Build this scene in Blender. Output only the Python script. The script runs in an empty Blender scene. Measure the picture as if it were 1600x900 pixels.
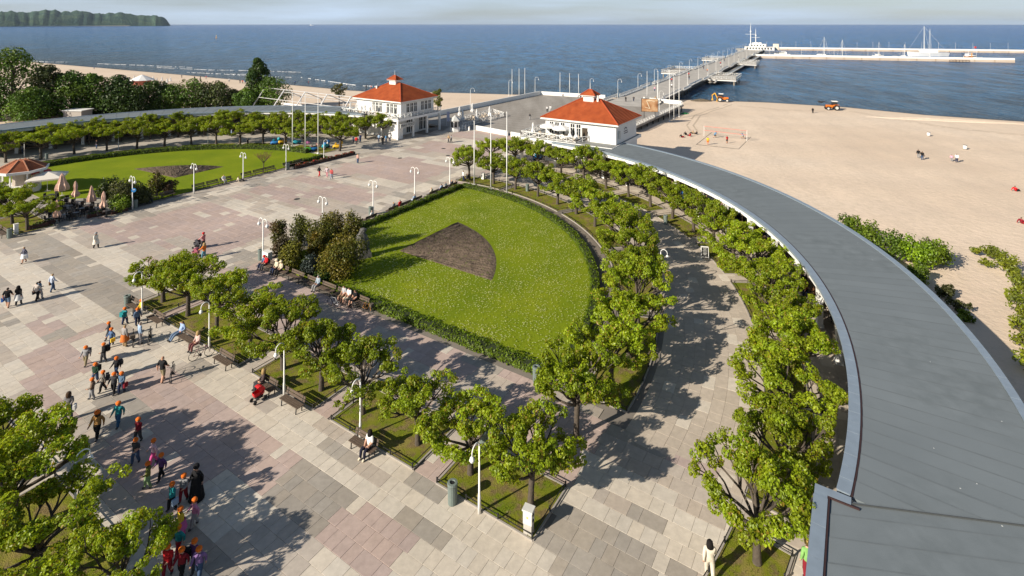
import bpy, bmesh, math, random
import numpy as np
from mathutils import Vector, Matrix

# ------------------------------------------------------------------ camera, sky, sun, exposure
scene = bpy.context.scene
PI = math.pi
R = math.radians
F, HZ, EYE = 847.0, 37.5, 25.0            # focal length in photo pixels, horizon row, eye height above the plaza
cam_d = bpy.data.cameras.new('camera'); cam = bpy.data.objects.new('camera', cam_d)
scene.collection.objects.link(cam); scene.camera = cam
cam.location = (0, 0, EYE); cam.rotation_euler = (R(90), 0, 0)
cam_d.sensor_width = 36; cam_d.lens = 36 * F / 1600; cam_d.shift_y = -(450 - HZ) / 1600
cam_d.clip_start = 0.5; cam_d.clip_end = 90000

SUN_EL, SUN_AZ = 27.0, 33.5               # shadows run towards +X, +Y at this angle from +X
world = bpy.data.worlds.new('World'); scene.world = world; world.use_nodes = True
nt = world.node_tree; bg = nt.nodes['Background']
sky = nt.nodes.new('ShaderNodeTexSky'); sky.sky_type = 'NISHITA'; sky.sun_disc = False
sky.sun_elevation = R(SUN_EL)
_sd = Vector((-math.cos(R(SUN_AZ)), -math.sin(R(SUN_AZ)), 0))
sky.sun_rotation = math.atan2(_sd.x, _sd.y)
sky.altitude = 0; sky.air_density = 1.0; sky.dust_density = 0.6; sky.ozone_density = 2.2
# thin bright cloud low over the sea
tc = nt.nodes.new('ShaderNodeTexCoord'); mp = nt.nodes.new('ShaderNodeMapping'); mp.inputs['Scale'].default_value = (1.2, 1.2, 14)
nz = nt.nodes.new('ShaderNodeTexNoise'); nz.inputs['Scale'].default_value = 2.2; nz.inputs['Detail'].default_value = 6
rp = nt.nodes.new('ShaderNodeValToRGB'); rp.color_ramp.elements[0].position = 0.35; rp.color_ramp.elements[1].position = 0.72
rp.color_ramp.elements[0].color = (0.4, 0.4, 0.4, 1); rp.color_ramp.elements[1].color = (1, 1, 1, 1)
mx = nt.nodes.new('ShaderNodeMix'); mx.data_type = 'RGBA'; mx.inputs['B'].default_value = (8.4, 10.3, 12.8, 1)
nt.links.new(tc.outputs['Generated'], mp.inputs['Vector']); nt.links.new(mp.outputs['Vector'], nz.inputs['Vector'])
sx = nt.nodes.new('ShaderNodeSeparateXYZ'); nt.links.new(tc.outputs['Generated'], sx.inputs[0])
hm = nt.nodes.new('ShaderNodeMapRange'); hm.interpolation_type = 'SMOOTHSTEP'; hm.inputs['From Min'].default_value = 0.02; hm.inputs['From Max'].default_value = 0.4; hm.inputs['To Min'].default_value = 1; hm.inputs['To Max'].default_value = 0.12
nt.links.new(sx.outputs['Z'], hm.inputs['Value']); ml = nt.nodes.new('ShaderNodeMath'); ml.operation = 'MULTIPLY'
nt.links.new(nz.outputs['Fac'], rp.inputs['Fac']); nt.links.new(rp.outputs['Color'], ml.inputs[0]); nt.links.new(hm.outputs['Result'], ml.inputs[1]); nt.links.new(ml.outputs[0], mx.inputs['Factor'])
nt.links.new(sky.outputs['Color'], mx.inputs['A']); nt.links.new(mx.outputs['Result'], bg.inputs['Color'])
bg.inputs['Strength'].default_value = 0.05
sun_d = bpy.data.lights.new('sun', 'SUN'); sun_d.energy = 5.0; sun_d.angle = R(0.5); sun_d.color = (1.0, 0.91, 0.77)
sun = bpy.data.objects.new('sun', sun_d); scene.collection.objects.link(sun)
_to = Vector((math.cos(R(SUN_EL)) * _sd.x, math.cos(R(SUN_EL)) * _sd.y, math.sin(R(SUN_EL))))
sun.rotation_euler = (-_to).to_track_quat('-Z', 'Y').to_euler()
sun.location = _to * 200
scene.view_settings.view_transform = 'Standard'; scene.view_settings.look = 'None'
scene.view_settings.exposure = 0.58; scene.view_settings.gamma = 1.0; scene.view_settings.use_curve_mapping = False
scene.render.film_transparent = False
scene.cycles.use_denoising = True
scene.cycles.max_bounces = 6; scene.cycles.transparent_max_bounces = 8
scene.cycles.caustics_reflective = False; scene.cycles.caustics_refractive = False

# ------------------------------------------------------------------ coordinates: a across the square, b towards the pier
EB = np.array([543.0, 847.0]); EB /= np.hypot(*EB); EA = np.array([-EB[1], EB[0]])
TB = math.atan2(EB[1], EB[0])             # heading of b
def W(a, b, z=0.0):
    return Vector((a * EA[0] + b * EB[0], a * EA[1] + b * EB[1], z))
def gp(x, y, z=0.0):                      # photo pixel -> point on the level z
    v = y - HZ; d = EYE - z
    return Vector(((x - 800) * d / v, F * d / v, z))
def toab(p): return (p.x * EA[0] + p.y * EA[1], p.x * EB[0] + p.y * EB[1])
CA, CB = 50.0, 34.0                       # centre of the right quarter circle
LA, LB = 87.0, 34.0                       # centre of the left one
def PR(r, deg, z=0.0): return W(CA - r * math.cos(R(deg)), CB + r * math.sin(R(deg)), z)
def PL(r, deg, z=0.0): return W(LA + r * math.cos(R(deg)), LB + r * math.sin(R(deg)), z)

# ------------------------------------------------------------------ scene graph helpers
C = scene.collection
def thing(name, label, cat, loc=(0, 0, 0), rz=0.0, group=None, sc=1.0):
    o = bpy.data.objects.new(name, None); C.objects.link(o)
    o.empty_display_size = 0.2
    o.location = loc; o.rotation_euler = (0, 0, rz); o.scale = (sc, sc, sc)
    tag(o, label, cat, group); return o
def tag(o, label=None, cat=None, group=None, kind=None):
    if label: o['label'] = label
    if cat: o['category'] = cat
    if group: o['group'] = group
    if kind: o['kind'] = kind
    return o
def link(name, me, parent=None):
    o = bpy.data.objects.new(name, me); C.objects.link(o)
    if parent is not None: o.parent = parent
    return o
def dup(root, loc, rz, label, group=None, sc=None, cat=None):
    r = root.copy(); C.objects.link(r); r.location = loc; r.rotation_euler = (0, 0, rz)
    if sc is not None: r.scale = (sc, sc, sc) if not hasattr(sc, '__len__') else sc
    r['label'] = label
    if group: r['group'] = group
    for ch in root.children:
        c = ch.copy(); C.objects.link(c); c.parent = r
        for g in ch.children:
            d = g.copy(); C.objects.link(d); d.parent = c
    return r
ORD = ['', 'first', 'second', 'third', 'fourth', 'fifth', 'sixth', 'seventh', 'eighth', 'ninth', 'tenth', 'eleventh', 'twelfth',
       'thirteenth', 'fourteenth', 'fifteenth', 'sixteenth', 'seventeenth', 'eighteenth', 'nineteenth', 'twentieth',
       'twenty-first', 'twenty-second', 'twenty-third', 'twenty-fourth']

class MB:
    """collects shapes into one mesh"""
    def __init__(s): s.v = []; s.f = []; s.m = []; s.mi = 0
    def add(s, vs, fs):
        n = len(s.v); s.v.extend([tuple(p) for p in vs]); s.f.extend([tuple(i + n for i in f) for f in fs]); s.m.extend([s.mi] * len(fs)); return s
    def mat(s, i): s.mi = i; return s
    def box(s, c, d, rz=0.0, M=None):
        x, y, z = d[0] / 2, d[1] / 2, d[2] / 2
        vs = [Vector(p) for p in ((-x, -y, -z), (x, -y, -z), (x, y, -z), (-x, y, -z), (-x, -y, z), (x, -y, z), (x, y, z), (-x, y, z))]
        T = Matrix.Translation(Vector(c)) @ (M if M is not None else Matrix.Rotation(rz, 4, 'Z'))
        return s.add([T @ p for p in vs], [(3, 2, 1, 0), (4, 5, 6, 7), (0, 1, 5, 4), (1, 2, 6, 5), (2, 3, 7, 6), (3, 0, 4, 7)])
    def bar(s, p, q, w, h=None, up=(0, 0, 1)):
        p, q = Vector(p), Vector(q); d = q - p; L = d.length
        if L < 1e-6: return s
        d /= L; u = Vector(up); x = d.cross(u)
        if x.length < 1e-4: x = d.cross(Vector((1, 0, 0)))
        x.normalize(); y = x.cross(d)
        M = Matrix((x, d, y)).transposed().to_4x4()
        return s.box((p + q) / 2, (w, L, h or w), M=M)
    def tube(s, pts, rad, n=6, cap=True):
        pts = [Vector(p) for p in pts]
        if not hasattr(rad, '__len__'): rad = [rad] * len(pts)
        rings = []; px = None
        for i, p in enumerate(pts):
            d = (pts[min(i + 1, len(pts) - 1)] - pts[max(i - 1, 0)]).normalized()
            if px is None:
                x = d.cross(Vector((0, 0, 1)))
                if x.length < 0.05: x = d.cross(Vector((0, 1, 0)))
            else: x = px - d * px.dot(d)
            x.normalize(); px = x; y = d.cross(x)
            rings.append([p + (x * math.cos(2 * PI * k / n) + y * math.sin(2 * PI * k / n)) * rad[i] for k in range(n)])
        vs = [q for r_ in rings for q in r_]; fs = []
        for i in range(len(pts) - 1):
            for k in range(n):
                fs.append((i * n + k, i * n + (k + 1) % n, (i + 1) * n + (k + 1) % n, (i + 1) * n + k))
        if cap: fs.append(tuple(range(n))[::-1]); fs.append(tuple((len(pts) - 1) * n + k for k in range(n)))
        return s.add(vs, fs)
    def lathe(s, prof, n=12, c=(0, 0, 0), cap=True):
        c = Vector(c); vs = []; fs = []
        for r_, z in prof: vs += [c + Vector((r_ * math.cos(2 * PI * k / n), r_ * math.sin(2 * PI * k / n), z)) for k in range(n)]
        for i in range(len(prof) - 1):
            for k in range(n): fs.append((i * n + k, i * n + (k + 1) % n, (i + 1) * n + (k + 1) % n, (i + 1) * n + k))
        if cap: fs.append(tuple(range(n))[::-1]); fs.append(tuple((len(prof) - 1) * n + k for k in range(n)))
        return s.add(vs, fs)
    def prism(s, poly, z0, z1):
        n = len(poly); vs = [(p[0], p[1], z0) for p in poly] + [(p[0], p[1], z1) for p in poly]
        fs = [tuple(range(n))[::-1], tuple(range(n, 2 * n))] + [(k, (k + 1) % n, n + (k + 1) % n, n + k) for k in range(n)]
        return s.add(vs, fs)
    def ball(s, c, r, n=8, m=5, sz=1.0):
        return s.lathe([(max(r * math.sin(PI * i / m), 0.001), -r * sz * math.cos(PI * i / m)) for i in range(m + 1)], n, c)
    def mesh(s, name, mats, smooth=False):
        me = bpy.data.meshes.new(name); me.from_pydata(s.v, [], s.f)
        for m in (mats if isinstance(mats, (list, tuple)) else [mats]): me.materials.append(m)
        if max(s.m, default=0) > 0: me.polygons.foreach_set('material_index', s.m)
        if smooth: me.polygons.foreach_set('use_smooth', [True] * len(me.polygons))
        me.update(); return me
    def obj(s, name, mats, parent=None, smooth=False): return link(name, s.mesh(name, mats, smooth), parent)

def np_mesh(name, V, Fq, mat, cols=None, smooth=False):
    """V (n,3), Fq (m,k) constant face size, cols per vertex"""
    V = np.asarray(V, np.float32); Fq = np.asarray(Fq, np.int32); m, k = Fq.shape
    me = bpy.data.meshes.new(name)
    me.vertices.add(len(V)); me.vertices.foreach_set('co', V.ravel())
    me.loops.add(m * k); me.loops.foreach_set('vertex_index', Fq.ravel())
    me.polygons.add(m); me.polygons.foreach_set('loop_start', np.arange(0, m * k, k, dtype=np.int32))
    me.update(calc_edges=True); me.validate()
    if cols is not None:
        at = me.color_attributes.new('Col', 'FLOAT_COLOR', 'POINT')
        cc = np.ones((len(V), 4), np.float32); cc[:, :3] = cols; at.data.foreach_set('color', cc.ravel())
    me.polygons.foreach_set('use_smooth', [bool(smooth)] * len(me.polygons))
    me.materials.append(mat); return me

# ------------------------------------------------------------------ materials
def newmat(name):
    m = bpy.data.materials.new(name); m.use_nodes = True
    return m, m.node_tree, m.node_tree.nodes['Principled BSDF']
def N(nt_, t, **k):
    n = nt_.nodes.new(t)
    for a, v in k.items():
        if a in n.inputs: n.inputs[a].default_value = v
        else: setattr(n, a, v)
    return n
_mc = {}
def plain(name, col, rough=0.7, metal=0.0, spec=0.4, var=0.12, scale=6.0, bump=0.0):
    """a colour with a little procedural wear"""
    if name in _mc: return _mc[name]
    m, t, b = newmat(name); L = t.links
    g = N(t, 'ShaderNodeTexCoord'); n = N(t, 'ShaderNodeTexNoise', Scale=scale, Detail=5.0)
    L.new(g.outputs['Object'], n.inputs['Vector'])
    mr = N(t, 'ShaderNodeMapRange'); mr.inputs['To Min'].default_value = 1 - var * 1.3; mr.inputs['To Max'].default_value = 1 + var * 1.1
    L.new(n.outputs['Fac'], mr.inputs['Value'])
    vm = N(t, 'ShaderNodeVectorMath', operation='SCALE'); vm.inputs[0].default_value = col[:3]
    L.new(mr.outputs['Result'], vm.inputs['Scale']); L.new(vm.outputs['Vector'], b.inputs['Base Color'])
    b.inputs['Roughness'].default_value = rough; b.inputs['Metallic'].default_value = metal; b.inputs['Specular IOR Level'].default_value = spec
    if bump:
        bp = N(t, 'ShaderNodeBump', Strength=bump, Distance=0.05); L.new(n.outputs['Fac'], bp.inputs['Height']); L.new(bp.outputs['Normal'], b.inputs['Normal'])
    _mc[name] = m; return m
def flat(name, col, rough=0.8):
    if name in _mc: return _mc[name]
    m, t, b = newmat(name); b.inputs['Base Color'].default_value = (*col[:3], 1); b.inputs['Roughness'].default_value = rough
    b.inputs['Specular IOR Level'].default_value = 0.3; _mc[name] = m; return m
def ramp(t, stops):
    r = N(t, 'ShaderNodeValToRGB'); e = r.color_ramp.elements
    while len(e) < len(stops): e.new(0.5)
    for x, (p, c) in zip(e, stops): x.position = p; x.color = (*c, 1)
    return r
def noise_mat(name, stops, scale, detail=6, rough=0.9, bump=0.0, bscale=None, bdist=0.05, stretch=(1, 1, 1), spec=0.3, mix2=None, rot=0.0):
    """world-space noise through a colour ramp; mix2 = (scale, stops, factor stops) lays a second noise over it"""
    m, t, b = newmat(name); L = t.links
    g = N(t, 'ShaderNodeNewGeometry'); mpn = N(t, 'ShaderNodeMapping'); mpn.inputs['Scale'].default_value = stretch; mpn.inputs['Rotation'].default_value = (0, 0, rot)
    L.new(g.outputs['Position'], mpn.inputs['Vector'])
    n = N(t, 'ShaderNodeTexNoise', Scale=scale, Detail=float(detail)); L.new(mpn.outputs['Vector'], n.inputs['Vector'])
    r = ramp(t, stops); L.new(n.outputs['Fac'], r.inputs['Fac']); out = r.outputs['Color']
    if mix2:
        n2 = N(t, 'ShaderNodeTexNoise', Scale=mix2[0], Detail=7.0); L.new(mpn.outputs['Vector'], n2.inputs['Vector'])
        f2 = ramp(t, mix2[2]); L.new(n2.outputs['Fac'], f2.inputs['Fac'])
        r2 = ramp(t, mix2[1]); n3 = N(t, 'ShaderNodeTexNoise', Scale=mix2[0] * 7, Detail=4.0); L.new(mpn.outputs['Vector'], n3.inputs['Vector']); L.new(n3.outputs['Fac'], r2.inputs['Fac'])
        mxn = N(t, 'ShaderNodeMix', data_type='RGBA'); L.new(f2.outputs['Color'], mxn.inputs['Factor']); L.new(out, mxn.inputs['A']); L.new(r2.outputs['Color'], mxn.inputs['B']); out = mxn.outputs['Result']
    L.new(out, b.inputs['Base Color']); b.inputs['Roughness'].default_value = rough; b.inputs['Specular IOR Level'].default_value = spec
    if bump:
        nb = N(t, 'ShaderNodeTexNoise', Scale=bscale or scale * 4, Detail=6.0); L.new(mpn.outputs['Vector'], nb.inputs['Vector'])
        bp = N(t, 'ShaderNodeBump', Strength=bump, Distance=bdist); L.new(nb.outputs['Fac'], bp.inputs['Height']); L.new(bp.outputs['Normal'], b.inputs['Normal'])
    return m
def attr_mat(name, rough=0.85, nscale=2.5, var=0.18, bump=0.15, bscale=20.0, spec=0.25):
    """colour from the piece's own Col attribute, with stains"""
    m, t, b = newmat(name); L = t.links
    at = N(t, 'ShaderNodeVertexColor', layer_name='Col'); g = N(t, 'ShaderNodeNewGeometry')
    n = N(t, 'ShaderNodeTexNoise', Scale=nscale, Detail=8.0, Roughness=0.7); L.new(g.outputs['Position'], n.inputs['Vector'])
    mr = N(t, 'ShaderNodeMapRange'); mr.inputs['From Min'].default_value = 0.25; mr.inputs['From Max'].default_value = 0.75
    mr.inputs['To Min'].default_value = 1 - var; mr.inputs['To Max'].default_value = 1 + var
    L.new(n.outputs['Fac'], mr.inputs['Value'])
    n2 = N(t, 'ShaderNodeTexNoise', Scale=0.12, Detail=5.0); L.new(g.outputs['Position'], n2.inputs['Vector'])
    mr2 = N(t, 'ShaderNodeMapRange'); mr2.inputs['From Min'].default_value = 0.3; mr2.inputs['From Max'].default_value = 0.7; mr2.inputs['To Min'].default_value = 0.88; mr2.inputs['To Max'].default_value = 1.1
    L.new(n2.outputs['Fac'], mr2.inputs['Value'])
    mu = N(t, 'ShaderNodeMath', operation='MULTIPLY'); L.new(mr.outputs['Result'], mu.inputs[0]); L.new(mr2.outputs['Result'], mu.inputs[1])
    vm = N(t, 'ShaderNodeVectorMath', operation='SCALE'); L.new(at.outputs['Color'], vm.inputs[0]); L.new(mu.outputs['Value'], vm.inputs['Scale'])
    L.new(vm.outputs['Vector'], b.inputs['Base Color']); b.inputs['Roughness'].default_value = rough; b.inputs['Specular IOR Level'].default_value = spec
    nb = N(t, 'ShaderNodeTexNoise', Scale=bscale, Detail=4.0); L.new(g.outputs['Position'], nb.inputs['Vector'])
    bp = N(t, 'ShaderNodeBump', Strength=bump, Distance=0.02); L.new(nb.outputs['Fac'], bp.inputs['Height']); L.new(bp.outputs['Normal'], b.inputs['Normal'])
    return m
def leaf_mat(name, tint=(1, 1, 1), trans=0.3):
    m = bpy.data.materials.new(name); m.use_nodes = True; t = m.node_tree; t.nodes.clear(); L = t.links
    at = N(t, 'ShaderNodeVertexColor', layer_name='Col'); oi = N(t, 'ShaderNodeObjectInfo')
    mr = N(t, 'ShaderNodeMapRange'); mr.inputs['To Min'].default_value = 0.82; mr.inputs['To Max'].default_value = 1.15; L.new(oi.outputs['Random'], mr.inputs['Value'])
    vm = N(t, 'ShaderNodeVectorMath', operation='SCALE'); L.new(at.outputs['Color'], vm.inputs[0]); L.new(mr.outputs['Result'], vm.inputs['Scale'])
    d = N(t, 'ShaderNodeBsdfDiffuse'); tr = N(t, 'ShaderNodeBsdfTranslucent'); gl = N(t, 'ShaderNodeBsdfGlossy', Roughness=0.45)
    L.new(vm.outputs['Vector'], d.inputs['Color'])
    v2 = N(t, 'ShaderNodeVectorMath', operation='MULTIPLY'); v2.inputs[1].default_value = (1.25, 1.15, 0.5); L.new(vm.outputs['Vector'], v2.inputs[0]); L.new(v2.outputs['Vector'], tr.inputs['Color'])
    gl.inputs['Color'].default_value = (0.6, 0.6, 0.6, 1)
    m1 = N(t, 'ShaderNodeMixShader', Fac=trans); L.new(d.outputs[0], m1.inputs[1]); L.new(tr.outputs[0], m1.inputs[2])
    m2 = N(t, 'ShaderNodeMixShader', Fac=0.035); L.new(m1.outputs[0], m2.inputs[1]); L.new(gl.outputs[0], m2.inputs[2])
    o = N(t, 'ShaderNodeOutputMaterial'); L.new(m2.outputs[0], o.inputs['Surface']); return m

M_white = plain('white_paint', (0.78, 0.77, 0.74), 0.55, var=0.05, scale=1.5)
M_wall = plain('white_render', (0.76, 0.75, 0.72), 0.85, var=0.05, scale=0.7)
M_dark = plain('dark_metal', (0.02, 0.02, 0.022), 0.5)
M_bench = plain('bench_wood', (0.105, 0.075, 0.055), 0.7, var=0.3, scale=5)
M_iron = plain('cast_iron', (0.018, 0.018, 0.018), 0.55)
M_bark = plain('bark', (0.085, 0.068, 0.052), 0.95, var=0.4, scale=7, bump=0.8)
M_leaf = leaf_mat('lime_leaf', trans=0.46)
M_leafd = leaf_mat('dark_leaf', trans=0.2)
M_slab = attr_mat('paving_stone', var=0.16)
M_joint = plain('paving_bed', (0.20, 0.175, 0.15), 0.95, var=0.2, scale=1.0)
M_glass = plain('window_glass', (0.02, 0.025, 0.03), 0.08, spec=0.6, var=0.3, scale=0.8)
M_conc = noise_mat('concrete', [(0.3, (0.36, 0.33, 0.29)), (0.7, (0.48, 0.45, 0.4))], 0.6, bump=0.2, bscale=9)
M_grass = noise_mat('lawn_grass', [(0.25, (0.115, 0.175, 0.007)), (0.5, (0.175, 0.23, 0.008)), (0.75, (0.235, 0.27, 0.014))], 0.16, rough=1.0, bump=0.8, bscale=14, bdist=0.07, spec=0.1,
                    mix2=(0.9, [(0.3, (0.10, 0.165, 0.006)), (0.7, (0.225, 0.25, 0.016))], [(0.35, (0, 0, 0)), (0.7, (0.65, 0.65, 0.65))]))
M_bed = noise_mat('bed_grass', [(0.3, (0.12, 0.165, 0.010)), (0.5, (0.17, 0.18, 0.018)), (0.72, (0.26, 0.20, 0.07))], 0.7, rough=1.0, bump=0.8, bscale=18, bdist=0.06, spec=0.1,
                  mix2=(1.6, [(0.35, (0.12, 0.08, 0.045)), (0.7, (0.24, 0.17, 0.09))], [(0.48, (0, 0, 0)), (0.62, (0.8, 0.8, 0.8))]))
M_soil = noise_mat('dug_soil', [(0.3, (0.085, 0.064, 0.048)), (0.7, (0.165, 0.125, 0.095))], 1.6, rough=1.0, bump=1.0, bscale=5, bdist=0.25, spec=0.1,
                   mix2=(2.2, [(0.4, (0.06, 0.085, 0.012)), (0.7, (0.1, 0.13, 0.02))], [(0.58, (0, 0, 0)), (0.68, (0.6, 0.6, 0.6))]))
# ------------------------------------------------------------------ the setting: beach, sea, square
rng = np.random.default_rng(7); random.seed(7)
_sh = sorted([(900, 128), (499, 145), (304, 153), (173.5, 155), (143, 170), (95, 188), (50, 203.5), (27.5, 211), (4, 213), (-17, 208), (-40, 209), (-150, 214), (-500, 222)])
def shore(a): return np.interp(a, [p[0] for p in _sh], [p[1] for p in _sh])
SEA = -2.8
def beach_z(a, b):
    s = shore(a); t = np.clip((b - 55) / (s - 55), 0, 1)
    z = -0.55 - 2.05 * t ** 1.2
    z = np.where(b > s - 3, -2.6 - (b - s + 3) * 0.067, z)
    bump = 0.10 * np.sin(a * 0.31 + b * 0.17) * np.sin(b * 0.23 - a * 0.11) + 0.05 * np.sin(a * 0.9 + 2 * np.sin(b * 0.35))
    return np.maximum(z, -7.0) + bump * np.clip((s - 6 - b) / 20, 0, 1) * np.clip((b - 40) / 20, 0.3, 1)
_as = np.concatenate([np.linspace(-600, -70, 40), np.linspace(-68, 150, 150), np.linspace(154, 900, 90)])
_bs = np.concatenate([np.linspace(-90, 0, 10), np.linspace(3, 290, 180)])
AA, BBm = np.meshgrid(_as, _bs, indexing='ij'); ZZ = beach_z(AA, BBm)
V = np.stack([AA * EA[0] + BBm * EB[0], AA * EA[1] + BBm * EB[1], ZZ], -1).reshape(-1, 3)
na, nb = AA.shape; I = np.arange(na * nb).reshape(na, nb)
Q = np.stack([I[:-1, :-1], I[:-1, 1:], I[1:, 1:], I[1:, :-1]], -1).reshape(-1, 4)[:, ::-1]
M_sand = noise_mat('sand', [(0.3, (0.64, 0.505, 0.385)), (0.55, (0.70, 0.565, 0.44)), (0.75, (0.73, 0.61, 0.49))], 0.03, detail=9, rough=1.0, bump=0.6, bscale=1.6, bdist=0.14, spec=0.1,
                   mix2=(0.9, [(0.3, (0.49, 0.395, 0.29)), (0.7, (0.69, 0.575, 0.45))], [(0.4, (0, 0, 0)), (0.7, (0.6, 0.6, 0.6))]))
# damp sand along the waterline is a property of the height above the sea
_t = M_sand.node_tree; _b = _t.nodes['Principled BSDF']; _src = _b.inputs['Base Color'].links[0].from_socket
_g = N(_t, 'ShaderNodeNewGeometry'); _sx = N(_t, 'ShaderNodeSeparateXYZ'); _t.links.new(_g.outputs['Position'], _sx.inputs[0])
_mr = N(_t, 'ShaderNodeMapRange'); _mr.inputs['From Min'].default_value = -2.66; _mr.inputs['From Max'].default_value = -2.74; _t.links.new(_sx.outputs['Z'], _mr.inputs['Value'])
_mm = N(_t, 'ShaderNodeMix', data_type='RGBA'); _mm.inputs['B'].default_value = (0.13, 0.10, 0.075, 1)
_t.links.new(_mr.outputs['Result'], _mm.inputs['Factor']); _t.links.new(_src, _mm.inputs['A']); _t.links.new(_mm.outputs['Result'], _b.inputs['Base Color'])
beach = link('beach', np_mesh('beach', V, Q, M_sand, smooth=True)); tag(beach, 'wide pale sandy beach sloping down to the sea', 'beach', kind='structure')

def sea_material():
    m, t, b = newmat('sea_water'); L = t.links
    g = N(t, 'ShaderNodeNewGeometry')
    dt = N(t, 'ShaderNodeVectorMath', operation='DOT_PRODUCT'); dt.inputs[1].default_value = (EB[0], EB[1], 0); L.new(g.outputs['Position'], dt.inputs[0])
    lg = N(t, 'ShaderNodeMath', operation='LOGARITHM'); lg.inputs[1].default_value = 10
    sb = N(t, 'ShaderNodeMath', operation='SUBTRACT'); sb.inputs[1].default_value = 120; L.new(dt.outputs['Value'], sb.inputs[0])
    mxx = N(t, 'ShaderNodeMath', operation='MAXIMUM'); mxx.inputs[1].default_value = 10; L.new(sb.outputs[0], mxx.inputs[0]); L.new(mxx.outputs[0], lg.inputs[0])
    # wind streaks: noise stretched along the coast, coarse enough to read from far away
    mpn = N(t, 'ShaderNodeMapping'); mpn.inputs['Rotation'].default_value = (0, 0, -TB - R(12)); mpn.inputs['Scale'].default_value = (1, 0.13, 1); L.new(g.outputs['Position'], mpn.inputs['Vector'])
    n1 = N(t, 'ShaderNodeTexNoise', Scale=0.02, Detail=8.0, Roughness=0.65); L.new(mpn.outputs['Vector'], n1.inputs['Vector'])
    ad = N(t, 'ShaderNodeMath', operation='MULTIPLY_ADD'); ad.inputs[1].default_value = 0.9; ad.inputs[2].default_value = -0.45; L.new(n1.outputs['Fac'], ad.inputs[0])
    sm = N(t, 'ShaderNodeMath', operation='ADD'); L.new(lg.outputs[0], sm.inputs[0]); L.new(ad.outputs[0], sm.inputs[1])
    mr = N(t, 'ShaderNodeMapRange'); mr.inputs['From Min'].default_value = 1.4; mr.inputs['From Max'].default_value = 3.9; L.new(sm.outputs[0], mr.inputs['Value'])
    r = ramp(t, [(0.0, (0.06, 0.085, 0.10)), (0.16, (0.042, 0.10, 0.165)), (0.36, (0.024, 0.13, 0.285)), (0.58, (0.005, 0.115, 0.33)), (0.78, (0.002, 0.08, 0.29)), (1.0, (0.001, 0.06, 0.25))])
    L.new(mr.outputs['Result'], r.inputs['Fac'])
    # wave faces: bump, with light and dark of ruffled water put into the colour
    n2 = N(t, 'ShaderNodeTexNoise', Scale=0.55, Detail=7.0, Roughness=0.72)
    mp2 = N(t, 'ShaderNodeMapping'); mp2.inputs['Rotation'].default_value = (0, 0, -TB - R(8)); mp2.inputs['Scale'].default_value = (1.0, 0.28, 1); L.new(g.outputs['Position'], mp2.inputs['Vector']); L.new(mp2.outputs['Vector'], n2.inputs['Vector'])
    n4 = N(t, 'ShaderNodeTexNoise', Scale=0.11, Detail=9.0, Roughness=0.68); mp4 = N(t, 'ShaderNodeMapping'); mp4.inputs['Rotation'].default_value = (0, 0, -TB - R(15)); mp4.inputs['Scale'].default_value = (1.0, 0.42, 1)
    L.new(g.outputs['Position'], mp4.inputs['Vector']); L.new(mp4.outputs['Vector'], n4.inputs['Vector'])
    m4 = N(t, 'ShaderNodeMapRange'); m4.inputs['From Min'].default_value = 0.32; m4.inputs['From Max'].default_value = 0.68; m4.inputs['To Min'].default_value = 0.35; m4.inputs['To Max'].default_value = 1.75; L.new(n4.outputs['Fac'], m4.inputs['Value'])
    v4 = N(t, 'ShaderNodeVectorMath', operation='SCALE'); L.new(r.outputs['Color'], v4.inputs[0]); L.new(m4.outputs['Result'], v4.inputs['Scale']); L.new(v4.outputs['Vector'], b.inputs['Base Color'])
    bp = N(t, 'ShaderNodeBump', Strength=1.0, Distance=6.0); L.new(n2.outputs['Fac'], bp.inputs['Height'])
    n3 = N(t, 'ShaderNodeTexNoise', Scale=0.06, Detail=5.0, Roughness=0.6); L.new(mp2.outputs['Vector'], n3.inputs['Vector'])
    bp2 = N(t, 'ShaderNodeBump', Strength=1.0, Distance=12.0); L.new(n3.outputs['Fac'], bp2.inputs['Height']); L.new(bp.outputs['Normal'], bp2.inputs['Normal'])
    L.new(bp2.outputs['Normal'], b.inputs['Normal'])
    b.inputs['Roughness'].default_value = 0.15; b.inputs['Specular IOR Level'].default_value = 0.2; b.inputs['IOR'].default_value = 1.33
    return m
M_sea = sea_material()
_e = [-30000, -3000, -700, -200, 0, 200, 700, 3000, 30000]; _f = [90, 160, 260, 420, 700, 1200, 2500, 6000, 30000]
_P = [(W(a, b, SEA)) for a in _e for b in _f]; _n = len(_f)
_mb = MB(); _mb.add(_P, [(i * _n + j, i * _n + j + 1, (i + 1) * _n + j + 1, (i + 1) * _n + j)[::-1] for i in range(len(_e) - 1) for j in range(_n - 1)])
tag(_mb.obj('sea', M_sea), 'choppy blue grey sea reaching the horizon', 'sea', kind='structure')

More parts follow.
